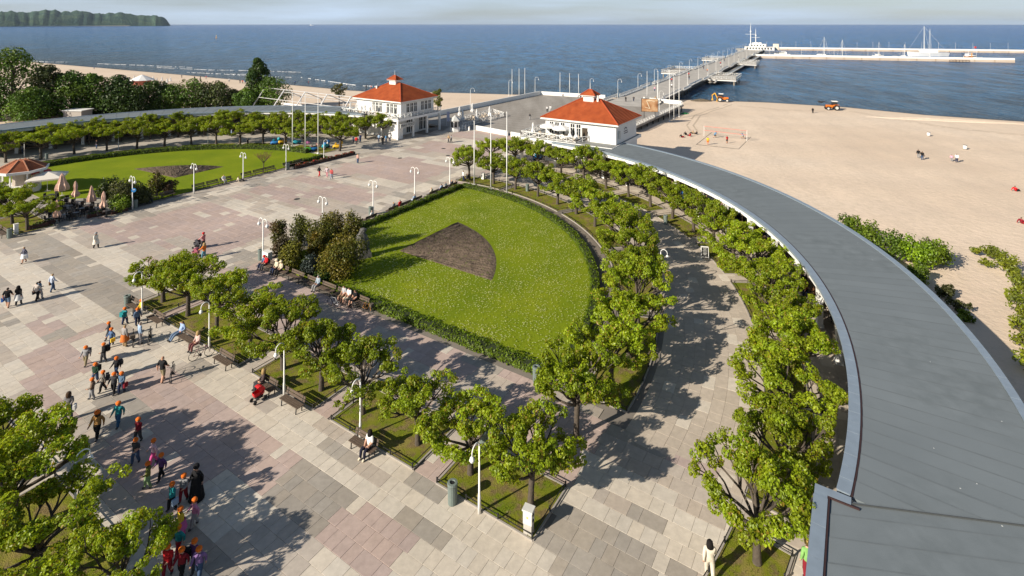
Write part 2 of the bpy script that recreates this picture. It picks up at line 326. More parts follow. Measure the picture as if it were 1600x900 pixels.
# broken surf along the left beach
M_foam = plain('foam', (0.75, 0.76, 0.76), 0.7, var=0.2, scale=0.5)
_v = []; _q = []
def foam_line(pts, w0, seed):
    rr = random.Random(seed); n = 0
    for (x0, y0), (x1, y1) in zip(pts[:-1], pts[1:]):
        k = max(4, int(abs(x1 - x0) / 2.2))
        for i in range(k):
            if rr.random() < 0.22: continue
            t0, t1 = i / k, (i + 0.8 + 0.5 * rr.random()) / k
            p = gp(x0 + (x1 - x0) * t0, y0 + (y1 - y0) * t0 + rr.uniform(-.15, .15), SEA + 0.05); q = gp(x0 + (x1 - x0) * t1, y0 + (y1 - y0) * t1 + rr.uniform(-.15, .15), SEA + 0.05)
            w = w0 * rr.uniform(0.4, 1.3); nrm = Vector((-(q - p).y, (q - p).x, 0)).normalized() * w
            m_ = (p + q) / 2; b0 = len(_v); up = Vector((0, 0, 0.28))
            _v.extend([p, m_ - nrm * .5, q, m_ + nrm * .5, p * .5 + q * .5 + up]); _q.extend([(b0, b0 + 1, b0 + 4), (b0 + 1, b0 + 2, b0 + 4), (b0 + 2, b0 + 3, b0 + 4), (b0 + 3, b0, b0 + 4)])
for pts, w in [([(150, 99.5), (220, 102), (300, 105.5)], 1.6), ([(245, 105.5), (330, 109.5), (395, 110.5), (470, 113)], 2.2), ([(290, 113), (350, 116), (400, 119), (455, 121)], 1.4), ([(30, 93.5), (75, 97), (105, 97)], 1.8), ([(360, 116), (405, 116.6)], 1.2), ([(470, 121), (560, 134), (650, 138)], 0.5)]:
    foam_line(pts, w, len(pts) * 13 + int(w * 10))
tag(link('surf', np_mesh('surf', [tuple(p) for p in _v], _q, M_foam)), 'white broken surf along the waterline', 'surf', kind='stuff')

# headland with forest across the bay
def headland():
    M_far = noise_mat('far_forest', [(0.3, (0.03, 0.065, 0.055)), (0.5, (0.05, 0.09, 0.065)), (0.7, (0.085, 0.125, 0.07))], 0.006, detail=8, rough=1.0, bump=1.0, bscale=0.03, bdist=18, spec=0.05)
    xs = np.linspace(-120, 266, 130); vs = []; rows = 9
    prof_x = [-120, -40, 0, 30, 60, 85, 110, 130, 145, 170, 195, 220, 240, 252, 258, 261, 264, 266]
    prof_y = [16, 15.5, 16.5, 16.2, 15.2, 14.2, 15.2, 16.6, 18.6, 19, 19.3, 22.3, 24, 26, 28.5, 31, 35, 39]
    rr = np.random.default_rng(3)
    for x in xs:
        d0 = 5200 + 2600 * max(0, min(1, (x + 60) / 320)) ** 1.0
        ytop = np.interp(x, prof_x, prof_y); H = (40.0 - ytop) * (d0 + 700) / F
        H = max(H * (1 + .05 * math.sin(x * .11) + .035 * math.sin(x * .37 + 1) + .02 * math.sin(x * .9)), 2)
        for j in range(rows):
            s = j / (rows - 1); d = d0 + s * 1500
            prof = [0.0, 0.34, 0.6, 0.78, 0.9, 0.97, 1.0, 0.95, 0.8][j] if x < 240 else [0, 0.75, 0.9, 0.96, 1.0, 1.0, 1.0, 0.95, 0.8][j]
            z = SEA - 1 + prof * H * (1 + 0.0 * s) + (6 * math.sin(x * .31 + j) * math.sin(x * .13 - j * 1.7) + 2.5 * rr.normal() if 0 < j else 0)
            vs.append(((x - 800) * d / F, d, z))
    n = rows; qs = [(i * n + j, (i + 1) * n + j, (i + 1) * n + j + 1, i * n + j + 1) for i in range(len(xs) - 1) for j in range(n - 1)]
    h = link('headland', np_mesh('headland', vs, qs, M_far, smooth=True)); tag(h, 'wooded headland across the bay ending in a cliff', 'headland', kind='structure')
    mb = MB()   # pale strand at its foot
    for i in range(40):
        x0 = -20 + i * 5.5; x1 = x0 + 5.5
        d = 5150 + 2600 * max(0, min(1, (x0 + 60) / 320)); d1 = 5150 + 2600 * max(0, min(1, (x1 + 60) / 320))
        w = 3.5 if 30 < x0 < 210 else 1.5
        mb.add([((x0 - 800) * d / F, d, SEA + .2), ((x1 - 800) * d1 / F, d1, SEA + .2), ((x1 - 800) * d1 / F, d1 + 60, SEA + w * 2), ((x0 - 800) * d / F, d + 60, SEA + w * 2)], [(0, 1, 2, 3)])
    tag(mb.obj('far_shore', flat('far_sand', (0.45, 0.4, 0.32))), 'pale strand at the foot of the far headland', 'shore', kind='structure')
headland()

# ------------------------------------------------------------------ the square
def ab_poly(pts): return [tuple(W(a, b)[:2]) for a, b in pts]
def arcpts(ca, cb, sgn, r, t0, t1, n): return [(ca - sgn * r * math.cos(R(t0 + (t1 - t0) * i / n)), cb + r * math.sin(R(t0 + (t1 - t0) * i / n))) for i in range(n + 1)]
plaza_pts = [(160, -60), (160, 20)] + arcpts(LA, LB, -1, 58.4, -12, 88, 24) + [(86, 103), (50, 103)] + arcpts(CA, CB, 1, 57.9, 90, -8, 30) + [(-8, 20), (-16, 20), (-16, -60)]
plaza = MB().prism(ab_poly(plaza_pts), -1.3, -0.035).obj('plaza', M_joint)
tag(plaza, 'broad stone paved square with coloured slab panels', 'square', kind='structure')

BED_ROW = [(13.3, 19.4), (21.1, 28.1), (29.8, 36.6), (38.3, 49.4), (50.6, 54.2)]
BED_B = (22.6, 26.2)
BED_NEAR = [(19.5, 27.3), (28.6, 37.4), (38.6, 47)]; BEDN_B = (6.5, 11.6)
def in_bed(a, b):
    if BED_B[0] - .05 < b < BED_B[1] + .05 and any(x0 - .05 < a < x1 + .05 for x0, x1 in BED_ROW): return True
    if BEDN_B[0] < b < BEDN_B[1] + .05 and any(x0 - .05 < a < x1 + .05 for x0, x1 in BED_NEAR): return True
    return False
def h2(i, j, k=0):
    n = (i * 73856093) ^ (j * 19349663) ^ (k * 83492791); n = (n ^ (n >> 13)) * 1274126177 & 0xffffffff
    return ((n ^ (n >> 16)) & 0xffff) / 65535.0
LT, MI, PK, GR, DG = (0.55, 0.49, 0.41), (0.435, 0.375, 0.315), (0.43, 0.335, 0.295), (0.35, 0.31, 0.263), (0.315, 0.278, 0.236)
def blocks(a, b, sa, sb, k, table):
    """colour by blocks of several slabs, as in patched paving"""
    j = math.floor(b / sb); i = math.floor((a + h2(j, k) * sa) / sa); x = h2(i, j, k)
    for p, c in table:
        if x < p: return c
    return table[-1][1]
def slab_colour(a, b):
    if a < 53.2 and b <= 22.6:
        if b > 20.7: return blocks(a, b, 2.4, 0.95, 1, [(0.78, LT), (0.92, MI), (1, GR)])
        if b > 19.8: return blocks(a, b, 3.2, 0.95, 2, [(0.5, LT), (0.72, MI), (1, GR)])
        if b < 13.4: return blocks(a, b, 2.4, 0.95, 3, [(0.7, LT), (1, MI)])
        return blocks(a, b, 4.2, 2.8, 4, [(0.50, PK), (0.66, MI), (0.78, LT), (0.95, GR), (1, DG)])
    if a < 13.3 and b < 31.2:
        if b < 25.6: return blocks(a, b, 3.1, 1.0, 5, [(0.72, GR), (0.9, DG), (1, MI)])
        if b < 29.4: return blocks(a, b, 2.2, 0.95, 6, [(0.84, LT), (0.95, MI), (1, GR)])
        return blocks(a, b, 3.1, 0.95, 7, [(0.5, GR), (1, MI)])
    if a < 53.2: return blocks(a, b, 3.4, 1.9, 8, [(0.55, PK), (0.85, MI), (1, GR)])
    # the wide axis
    if b < 17.5: return blocks(a, b, 3.3, 2.0, 9, [(0.3, LT), (0.55, MI), (0.75, PK), (1, GR)])
    if b < 20.6: return blocks(a, b, 4.5, 1.4, 10, [(0.65, LT), (1, MI)])
    if b < 24.6: return blocks(a, b, 3.0, 1.3, 11, [(0.62, GR), (0.95, DG), (1, MI)])
    if b < 27.5: return blocks(a, b, 5.0, 1.4, 12, [(0.75, LT), (1, MI)])
    if b < 31.0: return blocks(a, b, 4.0, 1.5, 13, [(0.6, MI), (1, PK)])
    m = min(a - 53.2, 82.8 - a)
    u = (b - 34.0) % 8.0
    if m < 1.7: return blocks(a, b, 1.7, 2.6, 14, [(0.6, MI), (1, GR)])
    if m < 2.5: return LT if 1.1 < u < 7 else GR
    if m < 2.9: return GR
    if m < 4.3: return LT if 1.1 < u < 7.0 else GR
    if m < 5.4: return MI if 1.0 < u < 7.6 else GR
    w = (b - 31.0) % 16.0
    if w < 10: return blocks(a, b, 6.0, 3.0, 15, [(0.85, PK), (1, MI)])
    return blocks(a, b, 5.0, 2.0, 16, [(0.55, LT), (0.9, MI), (1, PK)])
def in_frame(p, m=40):
    if p.y < 5: return False
    x = 800 + F * p.x / p.y; y = HZ + F * EYE / p.y
    return -m < x < 1600 + m and y < 900 + m
slabs = []      # (corner points ccw in world xy, colour, area in the picture)
rs = random.Random(11)
b = 4.0; row = 0
while b < 103:
    db = 0.93 if b < 60 else 1.86
    a = -4.0 - rs.random()
    while a < 84.5:
        da = rs.choice([0.62, 0.62, 0.62, 0.93, 1.24]) if b < 45 else rs.choice([1.24, 1.24, 1.86])
        ma, mb_ = a + da / 2, b + db / 2
        if b >= 60: da *= 1.2; ma = a + da / 2
        ok = not in_bed(ma, mb_) and in_frame(W(ma, mb_))
        if ok and b + db > 33.3:
            if ma < 52.3: ok = (ma > 51 and mb_ > 66.5) or (mb_ > 84.5 and ma > 47)
            if ma < 14 and b < 31: ok = True
        if ok and b > 31.2 and ma < 14: ok = False
        if ok and ma > 83.0 and mb_ > 27: ok = False
        if ok and ma < 1.4 + (0.0 if b < 27.4 else 0): ok = ok and ma > 1.2
        if ok:
            c = slab_colour(ma, mb_); j = 0.95 + 0.1 * rs.random(); t_ = rs.uniform(-.008, .008)
            if c in (PK, GR, MI) and h2(int(a * 7), int(b * 9), 77) < 0.035: c = LT
            slabs.append((a, b, da, db, (c[0] * j + t_, c[1] * j, c[2] * j - t_)))
        a += da
    b += db; row += 1
polar = []
r_ = 37.9
while r_ < 57.2:
    dr = 0.8; t0 = -9.0
    while t0 < 93:
        dt = math.degrees(rs.choice([0.8, 1.1, 1.4]) / r_); tm = t0 + dt / 2
        A_, B_ = CA - r_ * math.cos(R(tm)), CB + r_ * math.sin(R(tm))
        if B_ > 31.3 and in_frame(PR(r_, tm)):
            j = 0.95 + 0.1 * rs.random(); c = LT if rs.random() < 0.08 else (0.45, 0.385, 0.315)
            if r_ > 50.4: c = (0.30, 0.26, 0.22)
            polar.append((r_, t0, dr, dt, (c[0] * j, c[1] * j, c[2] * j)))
        t0 += dt
    r_ += dr
def slab_geo(cs, z=0.0):
    """chamfered slab from four corners, centred on their mean"""
    c = sum(cs, Vector((0, 0, 0))) / 4; out = []
    g = 0.005; e = 0.03
    for zz, ins in ((-0.035, g), (-0.006, g), (0.0, g + 0.007)):
        for p in cs:
            d = p - c; L = d.length; out.append(d * (1 - ins * 1.41 / L) + Vector((0, 0, zz + z)))
    fs = [(8, 9, 10, 11)] + [(4 + k, 4 + (k + 1) % 4, 8 + (k + 1) % 4, 8 + k) for k in range(4)] + [(k, (k + 1) % 4, 4 + (k + 1) % 4, 4 + k) for k in range(4)]
    return c, out, fs
allsl = []
for a, b, da, db, c in slabs: allsl.append(([W(a, b), W(a, b + db), W(a + da, b + db), W(a + da, b)][::-1], c))
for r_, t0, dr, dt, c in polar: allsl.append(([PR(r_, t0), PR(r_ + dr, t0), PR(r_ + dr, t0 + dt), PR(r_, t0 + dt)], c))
def pic_area(cs):
    c = sum(cs, Vector((0, 0, 0))) / 4
    x = 800 + F * c.x / c.y; y = HZ + F * EYE / c.y
    vis = 0 < x < 1600 and y < 900
    return ((cs[2] - cs[0]).cross(cs[3] - cs[1]).length) / c.y ** 3 * (1 if vis else 0)
order = sorted(range(len(allsl)), key=lambda i: -pic_area(allsl[i][0]))
near300 = set(order[:300]); VV = []; FF = []; CC = []
for i, (cs, col) in enumerate(allsl):
    n_ = (cs[1] - cs[0]).cross(cs[2] - cs[0]).z
    if n_ < 0: cs = cs[::-1]
    tz = rs.uniform(-0.004, 0.003)
    c, vs, fs = slab_geo(cs, tz)
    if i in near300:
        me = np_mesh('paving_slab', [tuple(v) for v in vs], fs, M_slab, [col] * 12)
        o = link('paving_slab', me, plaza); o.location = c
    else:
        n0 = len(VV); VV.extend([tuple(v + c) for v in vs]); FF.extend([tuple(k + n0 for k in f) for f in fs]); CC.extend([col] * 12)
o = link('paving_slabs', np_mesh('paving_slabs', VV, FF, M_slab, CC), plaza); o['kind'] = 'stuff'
# drain covers in the axis
M_cover = plain('cast_cover', (0.05, 0.045, 0.04), 0.6)
for i, (x, y) in enumerate([(464, 311), (625, 247), (693, 232), (700, 243), (735, 227)]):
    p = gp(x, y, 0.0); o = link('drain_cover', MB().lathe([(0.42, -0.02), (0.42, 0.008), (0.36, 0.012), (0.1, 0.012)], 16).mesh('drain_cover', M_cover), plaza); o.location = p

# left promenade under the trees, asphalt path around the right lawn, cafe ground
M_prom = noise_mat('promenade_stone', [(0.3, (0.38, 0.34, 0.29)), (0.7, (0.46, 0.42, 0.365))], 0.5, bump=0.2, bscale=6, mix2=(0.3, [(0.3, (0.34, 0.30, 0.26)), (0.7, (0.47, 0.42, 0.36))], [(0.4, (0, 0, 0)), (0.6, (0.7, 0.7, 0.7))]))
def ring(mb, P, r0, r1, t0, t1, z0, z1, n=None):
    n = n or max(2, int(abs(t1 - t0) / 1.5)); ts = [t0 + (t1 - t0) * i / n for i in range(n + 1)]
    vs = []
    for t_ in ts: vs += [P(r0, t_, z0), P(r1, t_, z0), P(r1, t_, z1), P(r0, t_, z1)]
    fs = []
    for i in range(n):
        o_ = i * 4
        for k in range(4): fs.append((o_ + k, o_ + (k + 1) % 4, o_ + 4 + (k + 1) % 4, o_ + 4 + k))
    fs.append((3, 2, 1, 0)); fs.append((n * 4, n * 4 + 1, n * 4 + 2, n * 4 + 3))
    return mb.add(vs, fs)
mb = MB(); ring(mb, PL, 33.4, 58.3, -10, 99, -0.03, 0.0); tag(mb.obj('promenade', M_prom), 'curved stone promenade under the far tree rows', 'promenade', kind='structure')
M_path = noise_mat('path_grit', [(0.3, (0.15, 0.125, 0.10)), (0.7, (0.23, 0.195, 0.16))], 1.1, bump=0.3, bscale=15)
mb = MB(); ring(mb, PR, 32.2, 33.9, 0, 93, -0.03, 0.004); tag(mb.obj('garden_path', M_path), 'narrow grit path between lawn hedge and tree beds', 'path', kind='structure')

# lawns
def sheet(name, pts, z, mat): return MB().prism(ab_poly(pts), z - 0.12, z).obj(name, mat)
lawnR = sheet('lawn', arcpts(CA, CB, 1, 32.3, 0, 90, 40)[::-1] + [(17.7, 33.9), (51.6, 33.9), (51.6, 66.3)], 0.05, M_grass)
lawnL = sheet('lawn', arcpts(LA, LB, -1, 33.4, 0, 90, 30) + [(84.2, 67.3), (84.2, 36), (92, 34), (97, 29), (120, 29)], 0.05, M_grass)
tag(lawnR, 'quarter circle lawn dotted with daisies, dug flower bed inside', 'lawn', kind='structure')
tag(lawnL, 'far lawn behind the row of benches and double lamps', 'lawn', kind='structure')
# dug flower beds
def soil(name, pts, mat, seed):
    poly = [W(a, b) for a, b in pts]; bm = bmesh.new()
    f = bm.faces.new([bm.verts.new((p.x, p.y, 0.055)) for p in poly]); bmesh.ops.triangulate(bm, faces=[f])
    bmesh.ops.subdivide_edges(bm, edges=bm.edges[:], cuts=6, use_grid_fill=True)
    bmesh.ops.subdivide_edges(bm, edges=bm.edges[:], cuts=1, use_grid_fill=True)
    rr = random.Random(seed)
    for v in bm.verts: v.co.z += (0.02 + 0.1 * rr.random()) * (0 if v.is_boundary else 1)
    me = bpy.data.meshes.new(name); bm.to_mesh(me); bm.free(); me.materials.append(mat); return link(name, me)
_sp = [(42.6, 43.5)] + [(45.8 - 16.8 * math.cos(R(t_)), 37.3 + 16.8 * math.sin(R(t_))) for t_ in range(21, 80, 3)] + [(42.6, 53.9)]
tag(soil('flower_bed', _sp[::-1], M_soil, 1), 'bare dug earth wedge in the middle of the near lawn', 'flower bed', kind='structure')
_sl = [(93.5, 44.5)] + [(90 + 17 * math.cos(R(t_)), 36 + 17 * math.sin(R(t_))) for t_ in range(26, 80, 4)]
tag(soil('flower_bed', [(a, b) for a, b in _sl], M_soil, 2), 'bare dug earth wedge in the far lawn', 'flower bed', kind='structure')

# grass blades and daisies (uncountable)
def blades(name, pts_fn, n, h, mat, cols, w=0.02):
    V = []; Fc = []; K = []
    for i in range(n):
        p = pts_fn()
        if p is None: continue
        t_ = rng.random() * 2 * PI; hh = h * (0.5 + rng.random()); dx, dy = math.cos(t_) * w, math.sin(t_) * w; lx, ly = (rng.random(2) - .5) * hh
        n0 = len(V); V += [(p.x - dx, p.y - dy, p.z), (p.x + dx, p.y + dy, p.z), (p.x + lx, p.y + ly, p.z + hh)]; Fc.append((n0, n0 + 1, n0 + 2))
        c = cols[rng.integers(len(cols))]; K += [c, c, c]
    return np_mesh(name, V, Fc, mat, K)
def lawn_pt():
    a = 17.5 + 34 * rng.random(); b_ = 34 + 32 * rng.random()
    if math.hypot(a - CA, b_ - CB) > 32 and a < CA: return None
    return W(a, b_, 0.05)
_gc = [(0.15, 0.22, 0.008), (0.2, 0.26, 0.012), (0.26, 0.29, 0.02), (0.12, 0.19, 0.006)]
tag(link('grass_blades', blades('grass_blades', lawn_pt, 36000, 0.045, M_leaf, _gc, 0.025)), 'short uneven grass covering the near lawn', 'grass', kind='stuff')
def daisy_mesh(name, n, fn, size):
    V = []; Fc = []; K = []; cen = [fn() for _ in range(n // 14)]; cen = [c for c in cen if c]
    for c in cen:
        s_ = rng.uniform(0.3, 1.3)
        for k in range(rng.integers(3, 26)):
            p = c + Vector((rng.normal() * s_, rng.normal() * s_, 0.09)); r = size * rng.uniform(0.5, 1.2); n0 = len(V)
            a_, b_ = toab(p)
            if b_ < 34.6 or a_ > 51 or (math.hypot(a_ - CA, b_ - CB) > 31.3) : continue
            if b_ > 43.3 and a_ < 43 and math.hypot(a_ - 45.8, b_ - 37.3) < 17.2: continue
            for q in range(4): V.append((p.x + r * math.cos(q * PI / 2 + k), p.y + r * math.sin(q * PI / 2 + k), p.z + 0.02 * (q % 2)))
            Fc.append((n0, n0 + 1, n0 + 2, n0 + 3)); c_ = (0.66, 0.66, 0.42) if rng.random() < 0.8 else (0.5, 0.45, 0.06); K += [c_] * 4
    return np_mesh(name, V, Fc, M_leaf, K)
tag(link('daisies', daisy_mesh('daisies', 20000, lawn_pt, 0.046)), 'white daisies scattered in drifts over the near lawn', 'flowers', kind='stuff')

# ------------------------------------------------------------------ leaf clouds
def leaf_cloud(P, Nrm, size, cols, jitter=0.6, rg=rng):
    """one folded quad per point, facing roughly along Nrm"""
    P = np.asarray(P); n = len(P); Nn = np.asarray(Nrm) + rg.normal(size=(n, 3)) * jitter; Nn /= np.linalg.norm(Nn, axis=1)[:, None] + 1e-9
    U = np.cross(Nn, rg.normal(size=(n, 3))); U /= np.linalg.norm(U, axis=1)[:, None] + 1e-9; Vv = np.cross(Nn, U)
    s = size * (0.6 + 0.8 * rg.random((n, 1)))
    a = P - U * s * 0.5; b_ = P + Vv * s * 0.42 + Nn * s * 0.12; c = P + U * s * 0.62; d = P - Vv * s * 0.42 + Nn * s * 0.12
    V = np.stack([a, b_, c, d], 1).reshape(-1, 3); Fc = np.arange(4 * n).reshape(n, 4)
    return V, Fc, np.repeat(cols, 4, axis=0)
def shell_pts(n, c, r, rg=rng, zs=0.85, inner=0.55):
    d = rg.normal(size=(n, 3)); d /= np.linalg.norm(d, axis=1)[:, None]
    rad = r * (inner + (1 - inner) * rg.random((n, 1)) ** 0.5); q = d * rad; q[:, 2] *= zs
    return q + c, d

def pollard(seed, Rc=2.7, trunk=1.7, nl=8, dens=140, leaf=0.13, rise=1.0):
    rg = np.random.default_rng(seed); rr = random.Random(seed); tb = MB()
    lean = Vector((rr.uniform(-.1, .1), rr.uniform(-.1, .1), 0)); top = lean + Vector((0, 0, trunk))
    tb.tube([(0, 0, -0.15), (0.01, 0, 0.12), lean * 0.4 + Vector((0, 0, trunk * .5)), top, top + Vector((0, 0, 0.35))], [0.27, 0.2, 0.165, 0.175, 0.12], 9)
    ends = []
    def branch(p, d, L, r, lvl):
        mid = p + d * L * 0.5 + Vector((rr.uniform(-.08, .08), rr.uniform(-.08, .08), rr.uniform(-.02, .1))) * L
        e = p + d * L; e.z += 0.06 * L
        tb.tube([p, mid, e], [r, r * 0.8, r * 0.66], 5 if lvl else 6)
        if lvl == 2: ends.append(e); return
        if lvl == 1 and rr.random() < 0.6: ends.append(e + Vector((rr.uniform(-.15, .15), rr.uniform(-.15, .15), .15)))
        k = 3 if rr.random() < (1.0 if lvl == 0 else 0.55) else 2
        az0 = rr.uniform(0, 6.28)
        for i in range(k):
            side = Vector((-d.y, d.x, 0)); side = side.normalized() if side.length > 1e-3 else Vector((1, 0, 0))
            s_ = ((i - (k - 1) / 2) / max(1, (k - 1) / 2)) * rr.uniform(0.45, 0.85)
            nd = (d + side * s_ + Vector((0, 0, rr.uniform(-0.1, 0.5) * rise))).normalized()
            branch(e, nd, L * rr.uniform(0.5, 0.95), r * 0.62, lvl + 1)
    for i in range(nl):
        az = 2 * PI * (i + rr.uniform(-.25, .25)) / nl; el = R(rr.uniform(12, 44))
        branch(top + Vector((0, 0, rr.uniform(-.15, .25))), Vector((math.cos(az) * math.cos(el), math.sin(az) * math.cos(el), math.sin(el))), Rc * rr.uniform(0.40, 0.52), 0.088, 0)
    for i in range(4):
        az = rr.uniform(0, 6.28); el = R(rr.uniform(48, 75))
        branch(top + Vector((0, 0, .2)), Vector((math.cos(az) * math.cos(el), math.sin(az) * math.cos(el), math.sin(el))), Rc * rr.uniform(0.3, 0.42), 0.085, 0)
    Vs = []; Fs = []; Cs = []; n0 = 0
    for e in ends:
        r = rr.uniform(0.22, 0.36); n = int(dens * (r / 0.4) ** 2)
        P, D = shell_pts(n, np.array(e + Vector((0, 0, 0.08))), r, rg)
        base = np.array([0.255, 0.34, 0.012]) * rr.uniform(0.75, 1.2) + np.array([rr.uniform(-.01, .03), 0, 0])
        cols = base[None] * rg.uniform(0.7, 1.3, (n, 1)); yt = rg.random(n) < 0.05; cols[yt] = np.array([0.28, 0.2, 0.02])
        v, f, c = leaf_cloud(P, D + np.array([0, 0, .35]), leaf, cols, 0.55, rg)
        Vs.append(v); Fs.append(f + n0); Cs.append(c); n0 += len(v)
    return tb.mesh('trunk', M_bark, smooth=True), np_mesh('crown', np.concatenate(Vs), np.concatenate(Fs), M_leaf, np.concatenate(Cs))
PV = [pollard(100 + i, Rc=[2.65, 2.5, 2.7, 2.5, 2.65, 2.55][i], nl=[10, 9, 10, 10, 9, 11][i], rise=[1, .8, 1.1, .9, 1, .7][i]) for i in range(6)]
PN = [pollard(300 + i, Rc=[2.55, 2.6, 2.65][i], nl=[10, 10, 10][i], dens=190, leaf=0.115, trunk=1.6) for i in range(3)]   # close to the camera: smaller, denser leaves
_tc = [0]
def pollard_tree(p, label, group, sc=1.0, var=None, near=False):
    i = _tc[0]; _tc[0] += 1
    pool = PN if near else PV
    tm, cm = pool[(i * 5 + i // 6 if var is None else var) % len(pool)]
    t_ = thing('pollarded_tree', label, 'tree', p, (i * 2.399) % 6.28, group, 1.0); s2 = 1 + 0.09 * math.sin(i * 1.7)
    t_.scale = (sc * s2, sc * s2, sc * (1 + 0.08 * math.cos(i * 2.3)))
    link('trunk', tm, t_); link('crown', cm, t_); return t_

# right rows
for k, t_ in enumerate([94.5, 87, 80, 72.5, 65.6, 58.6, 51, 43.8, 36.6, 29.4, 22.3, 15.2, 8.0, 1.0, -6.8]):
    pollard_tree(PR(35.8, t_), f'{ORD[k + 1]} pollarded tree from the right-hand flagpoles, in the curved row beside the lawn path', 'trees in the inner curved row', 1.06)
for k in range(19):
    t_ = 97.0 - 5.85 * k; near = t_ < 12
    pollard_tree(PR(46.5, t_), f'{ORD[k + 1]} pollarded tree counted from the right pavilion, in the row along the arcade' if k < 18 else 'pollarded tree nearest the camera at the end of the arcade row', 'trees in the row along the arcade', 1.08 if not near else 1.06, near=near)
for k, a in enumerate([52.7, 48.4, 43.9, 39.3, 35.1, 30.9, 26.8, 22.1, 18.2, 14.3]):
    pollard_tree(W(a, 24.1), f'{ORD[k + 1]} pollarded tree from the left in the straight row of fenced beds', 'trees in the straight row of beds', [0.98, 1, 1, 1, .98, 1, .98, 0.82, .9, 1.0][k], near=False)
for k, (a, b_) in enumerate([(26.3, 10.5), (30.6, 8.9), (34.9, 9.3), (39.2, 9.3)]):
    pollard_tree(W(a, b_), ['small pollarded tree cut by the bottom edge beside the children', 'pollarded tree above the bottom left corner, over worn grass', 'large pollarded tree at the left edge, middle of three', 'pollarded tree at the left edge, farthest of the near group'][k], 'trees close to the camera at lower left', [0.8, 1.02, 1.08, 1.08][k], near=True, var=k)
# left rows
_lin = [(9, 254), (64, 249), (116, 241), (167, 236), (214, 232), (257, 229), (299, 226), (338, 226), (375, 226), (411, 226), (445, 227), (476, 230), (531, 236), (571, 217), (597, 215)]
for k, (x, y) in enumerate(_lin):
    pollard_tree(gp(x, y), f'{ORD[k + 1]} pollarded tree from the left edge, in the far row behind the left lawn', 'trees in the row behind the far lawn', 1.17)
for k in range(15):
    t_ = -3 + 6.2 * k
    pollard_tree(PL(49.5 - 3.2 * k / 14, t_), f'{ORD[k + 1]} pollarded tree from the left edge, in the rearmost row under the far arcade', 'trees in front of the far arcade', 1.15)
for k, (x, y) in enumerate([(43, 360), (19, 350), (2, 338)]):
    pollard_tree(gp(x, y), ['pollarded tree beside the cafe parasols, at the bed corner', 'pollarded tree left of the cafe, second from the bed corner', 'pollarded tree at the left edge below the tiled kiosk'][k], 'trees in the far bed beside the cafe', 0.95)
# ------------------------------------------------------------------ hedges
def hedge(label, pts, w=0.75, h=0.6, dens=95, leaf=0.13, base=(0.14, 0.215, 0.008)):
    """clipped hedge along world points: twiggy core plus leaves over its faces"""
    pts = [Vector((p.x, p.y, 0)) for p in pts]; core = MB(); rows = []
    t_ = thing('hedge', label, 'hedge', pts[0])
    o0 = pts[0]; L = [0]
    for p, q in zip(pts[:-1], pts[1:]): L.append(L[-1] + (q - p).length)
    nrm = []
    for i in range(len(pts)):
        d = (pts[min(i + 1, len(pts) - 1)] - pts[max(i - 1, 0)]).normalized(); nrm.append(Vector((-d.y, d.x, 0)))
    for p, n in zip(pts, nrm):
        k = 0.42 * w; rows.append([p - o0 - n * k, p - o0 + n * k, p - o0 + n * k * .85 + Vector((0, 0, h * .9)), p - o0 - n * k * .85 + Vector((0, 0, h * .9))])
    vs = [q for r_ in rows for q in r_]; fs = []
    for i in range(len(rows) - 1):
        for k in range(4): fs.append((i * 4 + k, i * 4 + (k + 1) % 4, i * 4 + 4 + (k + 1) % 4, i * 4 + 4 + k))
    fs += [(3, 2, 1, 0), tuple((len(rows) - 1) * 4 + k for k in range(4))]
    core.add(vs, fs).obj('branches', plain('hedge_core', (0.025, 0.035, 0.01), 1.0), t_)
    n = int(L[-1] * (w + 2 * h) * dens); s = rng.random(n) * L[-1]; idx = np.clip(np.searchsorted(L, s) - 1, 0, len(pts) - 2)
    P = np.zeros((n, 3)); D = np.zeros((n, 3)); per = rng.random(n) * (w + 2 * h); lump = 0.07 * np.sin(s * 2.1) + 0.05 * np.sin(s * 5.3 + 1)
    for i in range(n):
        j = idx[i]; f = (s[i] - L[j]) / (L[j + 1] - L[j]); c = pts[j].lerp(pts[j + 1], f) - o0; nn = nrm[j].lerp(nrm[j + 1], f)
        u = per[i]; hh = h + lump[i]
        if u < h: x, z, d = -w / 2 + lump[i] * .5, u / h * hh, (-nn.x, -nn.y, 0.25)
        elif u < h + w: x, z, d = (u - h) - w / 2, hh, (0, 0, 1)
        else: x, z, d = w / 2 + lump[i] * .5, (u - h - w) / h * hh, (nn.x, nn.y, 0.25)
        P[i] = (c.x + nn.x * x, c.y + nn.y * x, z); D[i] = d
    P += rng.normal(size=P.shape) * 0.035
    cols = np.array(base)[None] * rng.uniform(0.6, 1.5, (n, 1)); y_ = rng.random(n) < 0.06; cols[y_] = (0.16, 0.19, 0.02)
    v, f, c = leaf_cloud(P, D, leaf, cols, 0.5)
    link('foliage', np_mesh('foliage', v, f, M_leaf, c), t_); return t_
hedge('low clipped hedge curving along the outer edge of the near lawn', [PR(31.9, t_) for t_ in range(2, 94, 3)])
hedge('low shaggy hedge along the shaded walk in front of the near lawn', [W(a, 33.75) for a in np.linspace(18.2, 41.5, 16)], w=0.85)
hedge('low hedge behind the benches on the square side of the near lawn', [W(51.3, b_) for b_ in np.linspace(42.5, 65.5, 12)], w=0.8)
hedge('long low hedge curving behind the far lawn', [PL(33.0, t_) for t_ in range(-2, 88, 3)], w=1.0, h=0.85, dens=45, leaf=0.17)
hedge('short hedge at the square end of the far lawn by the lamp', [W(84.6, b_) for b_ in np.linspace(58.5, 66.5, 6)], w=0.9, dens=45, leaf=0.17)

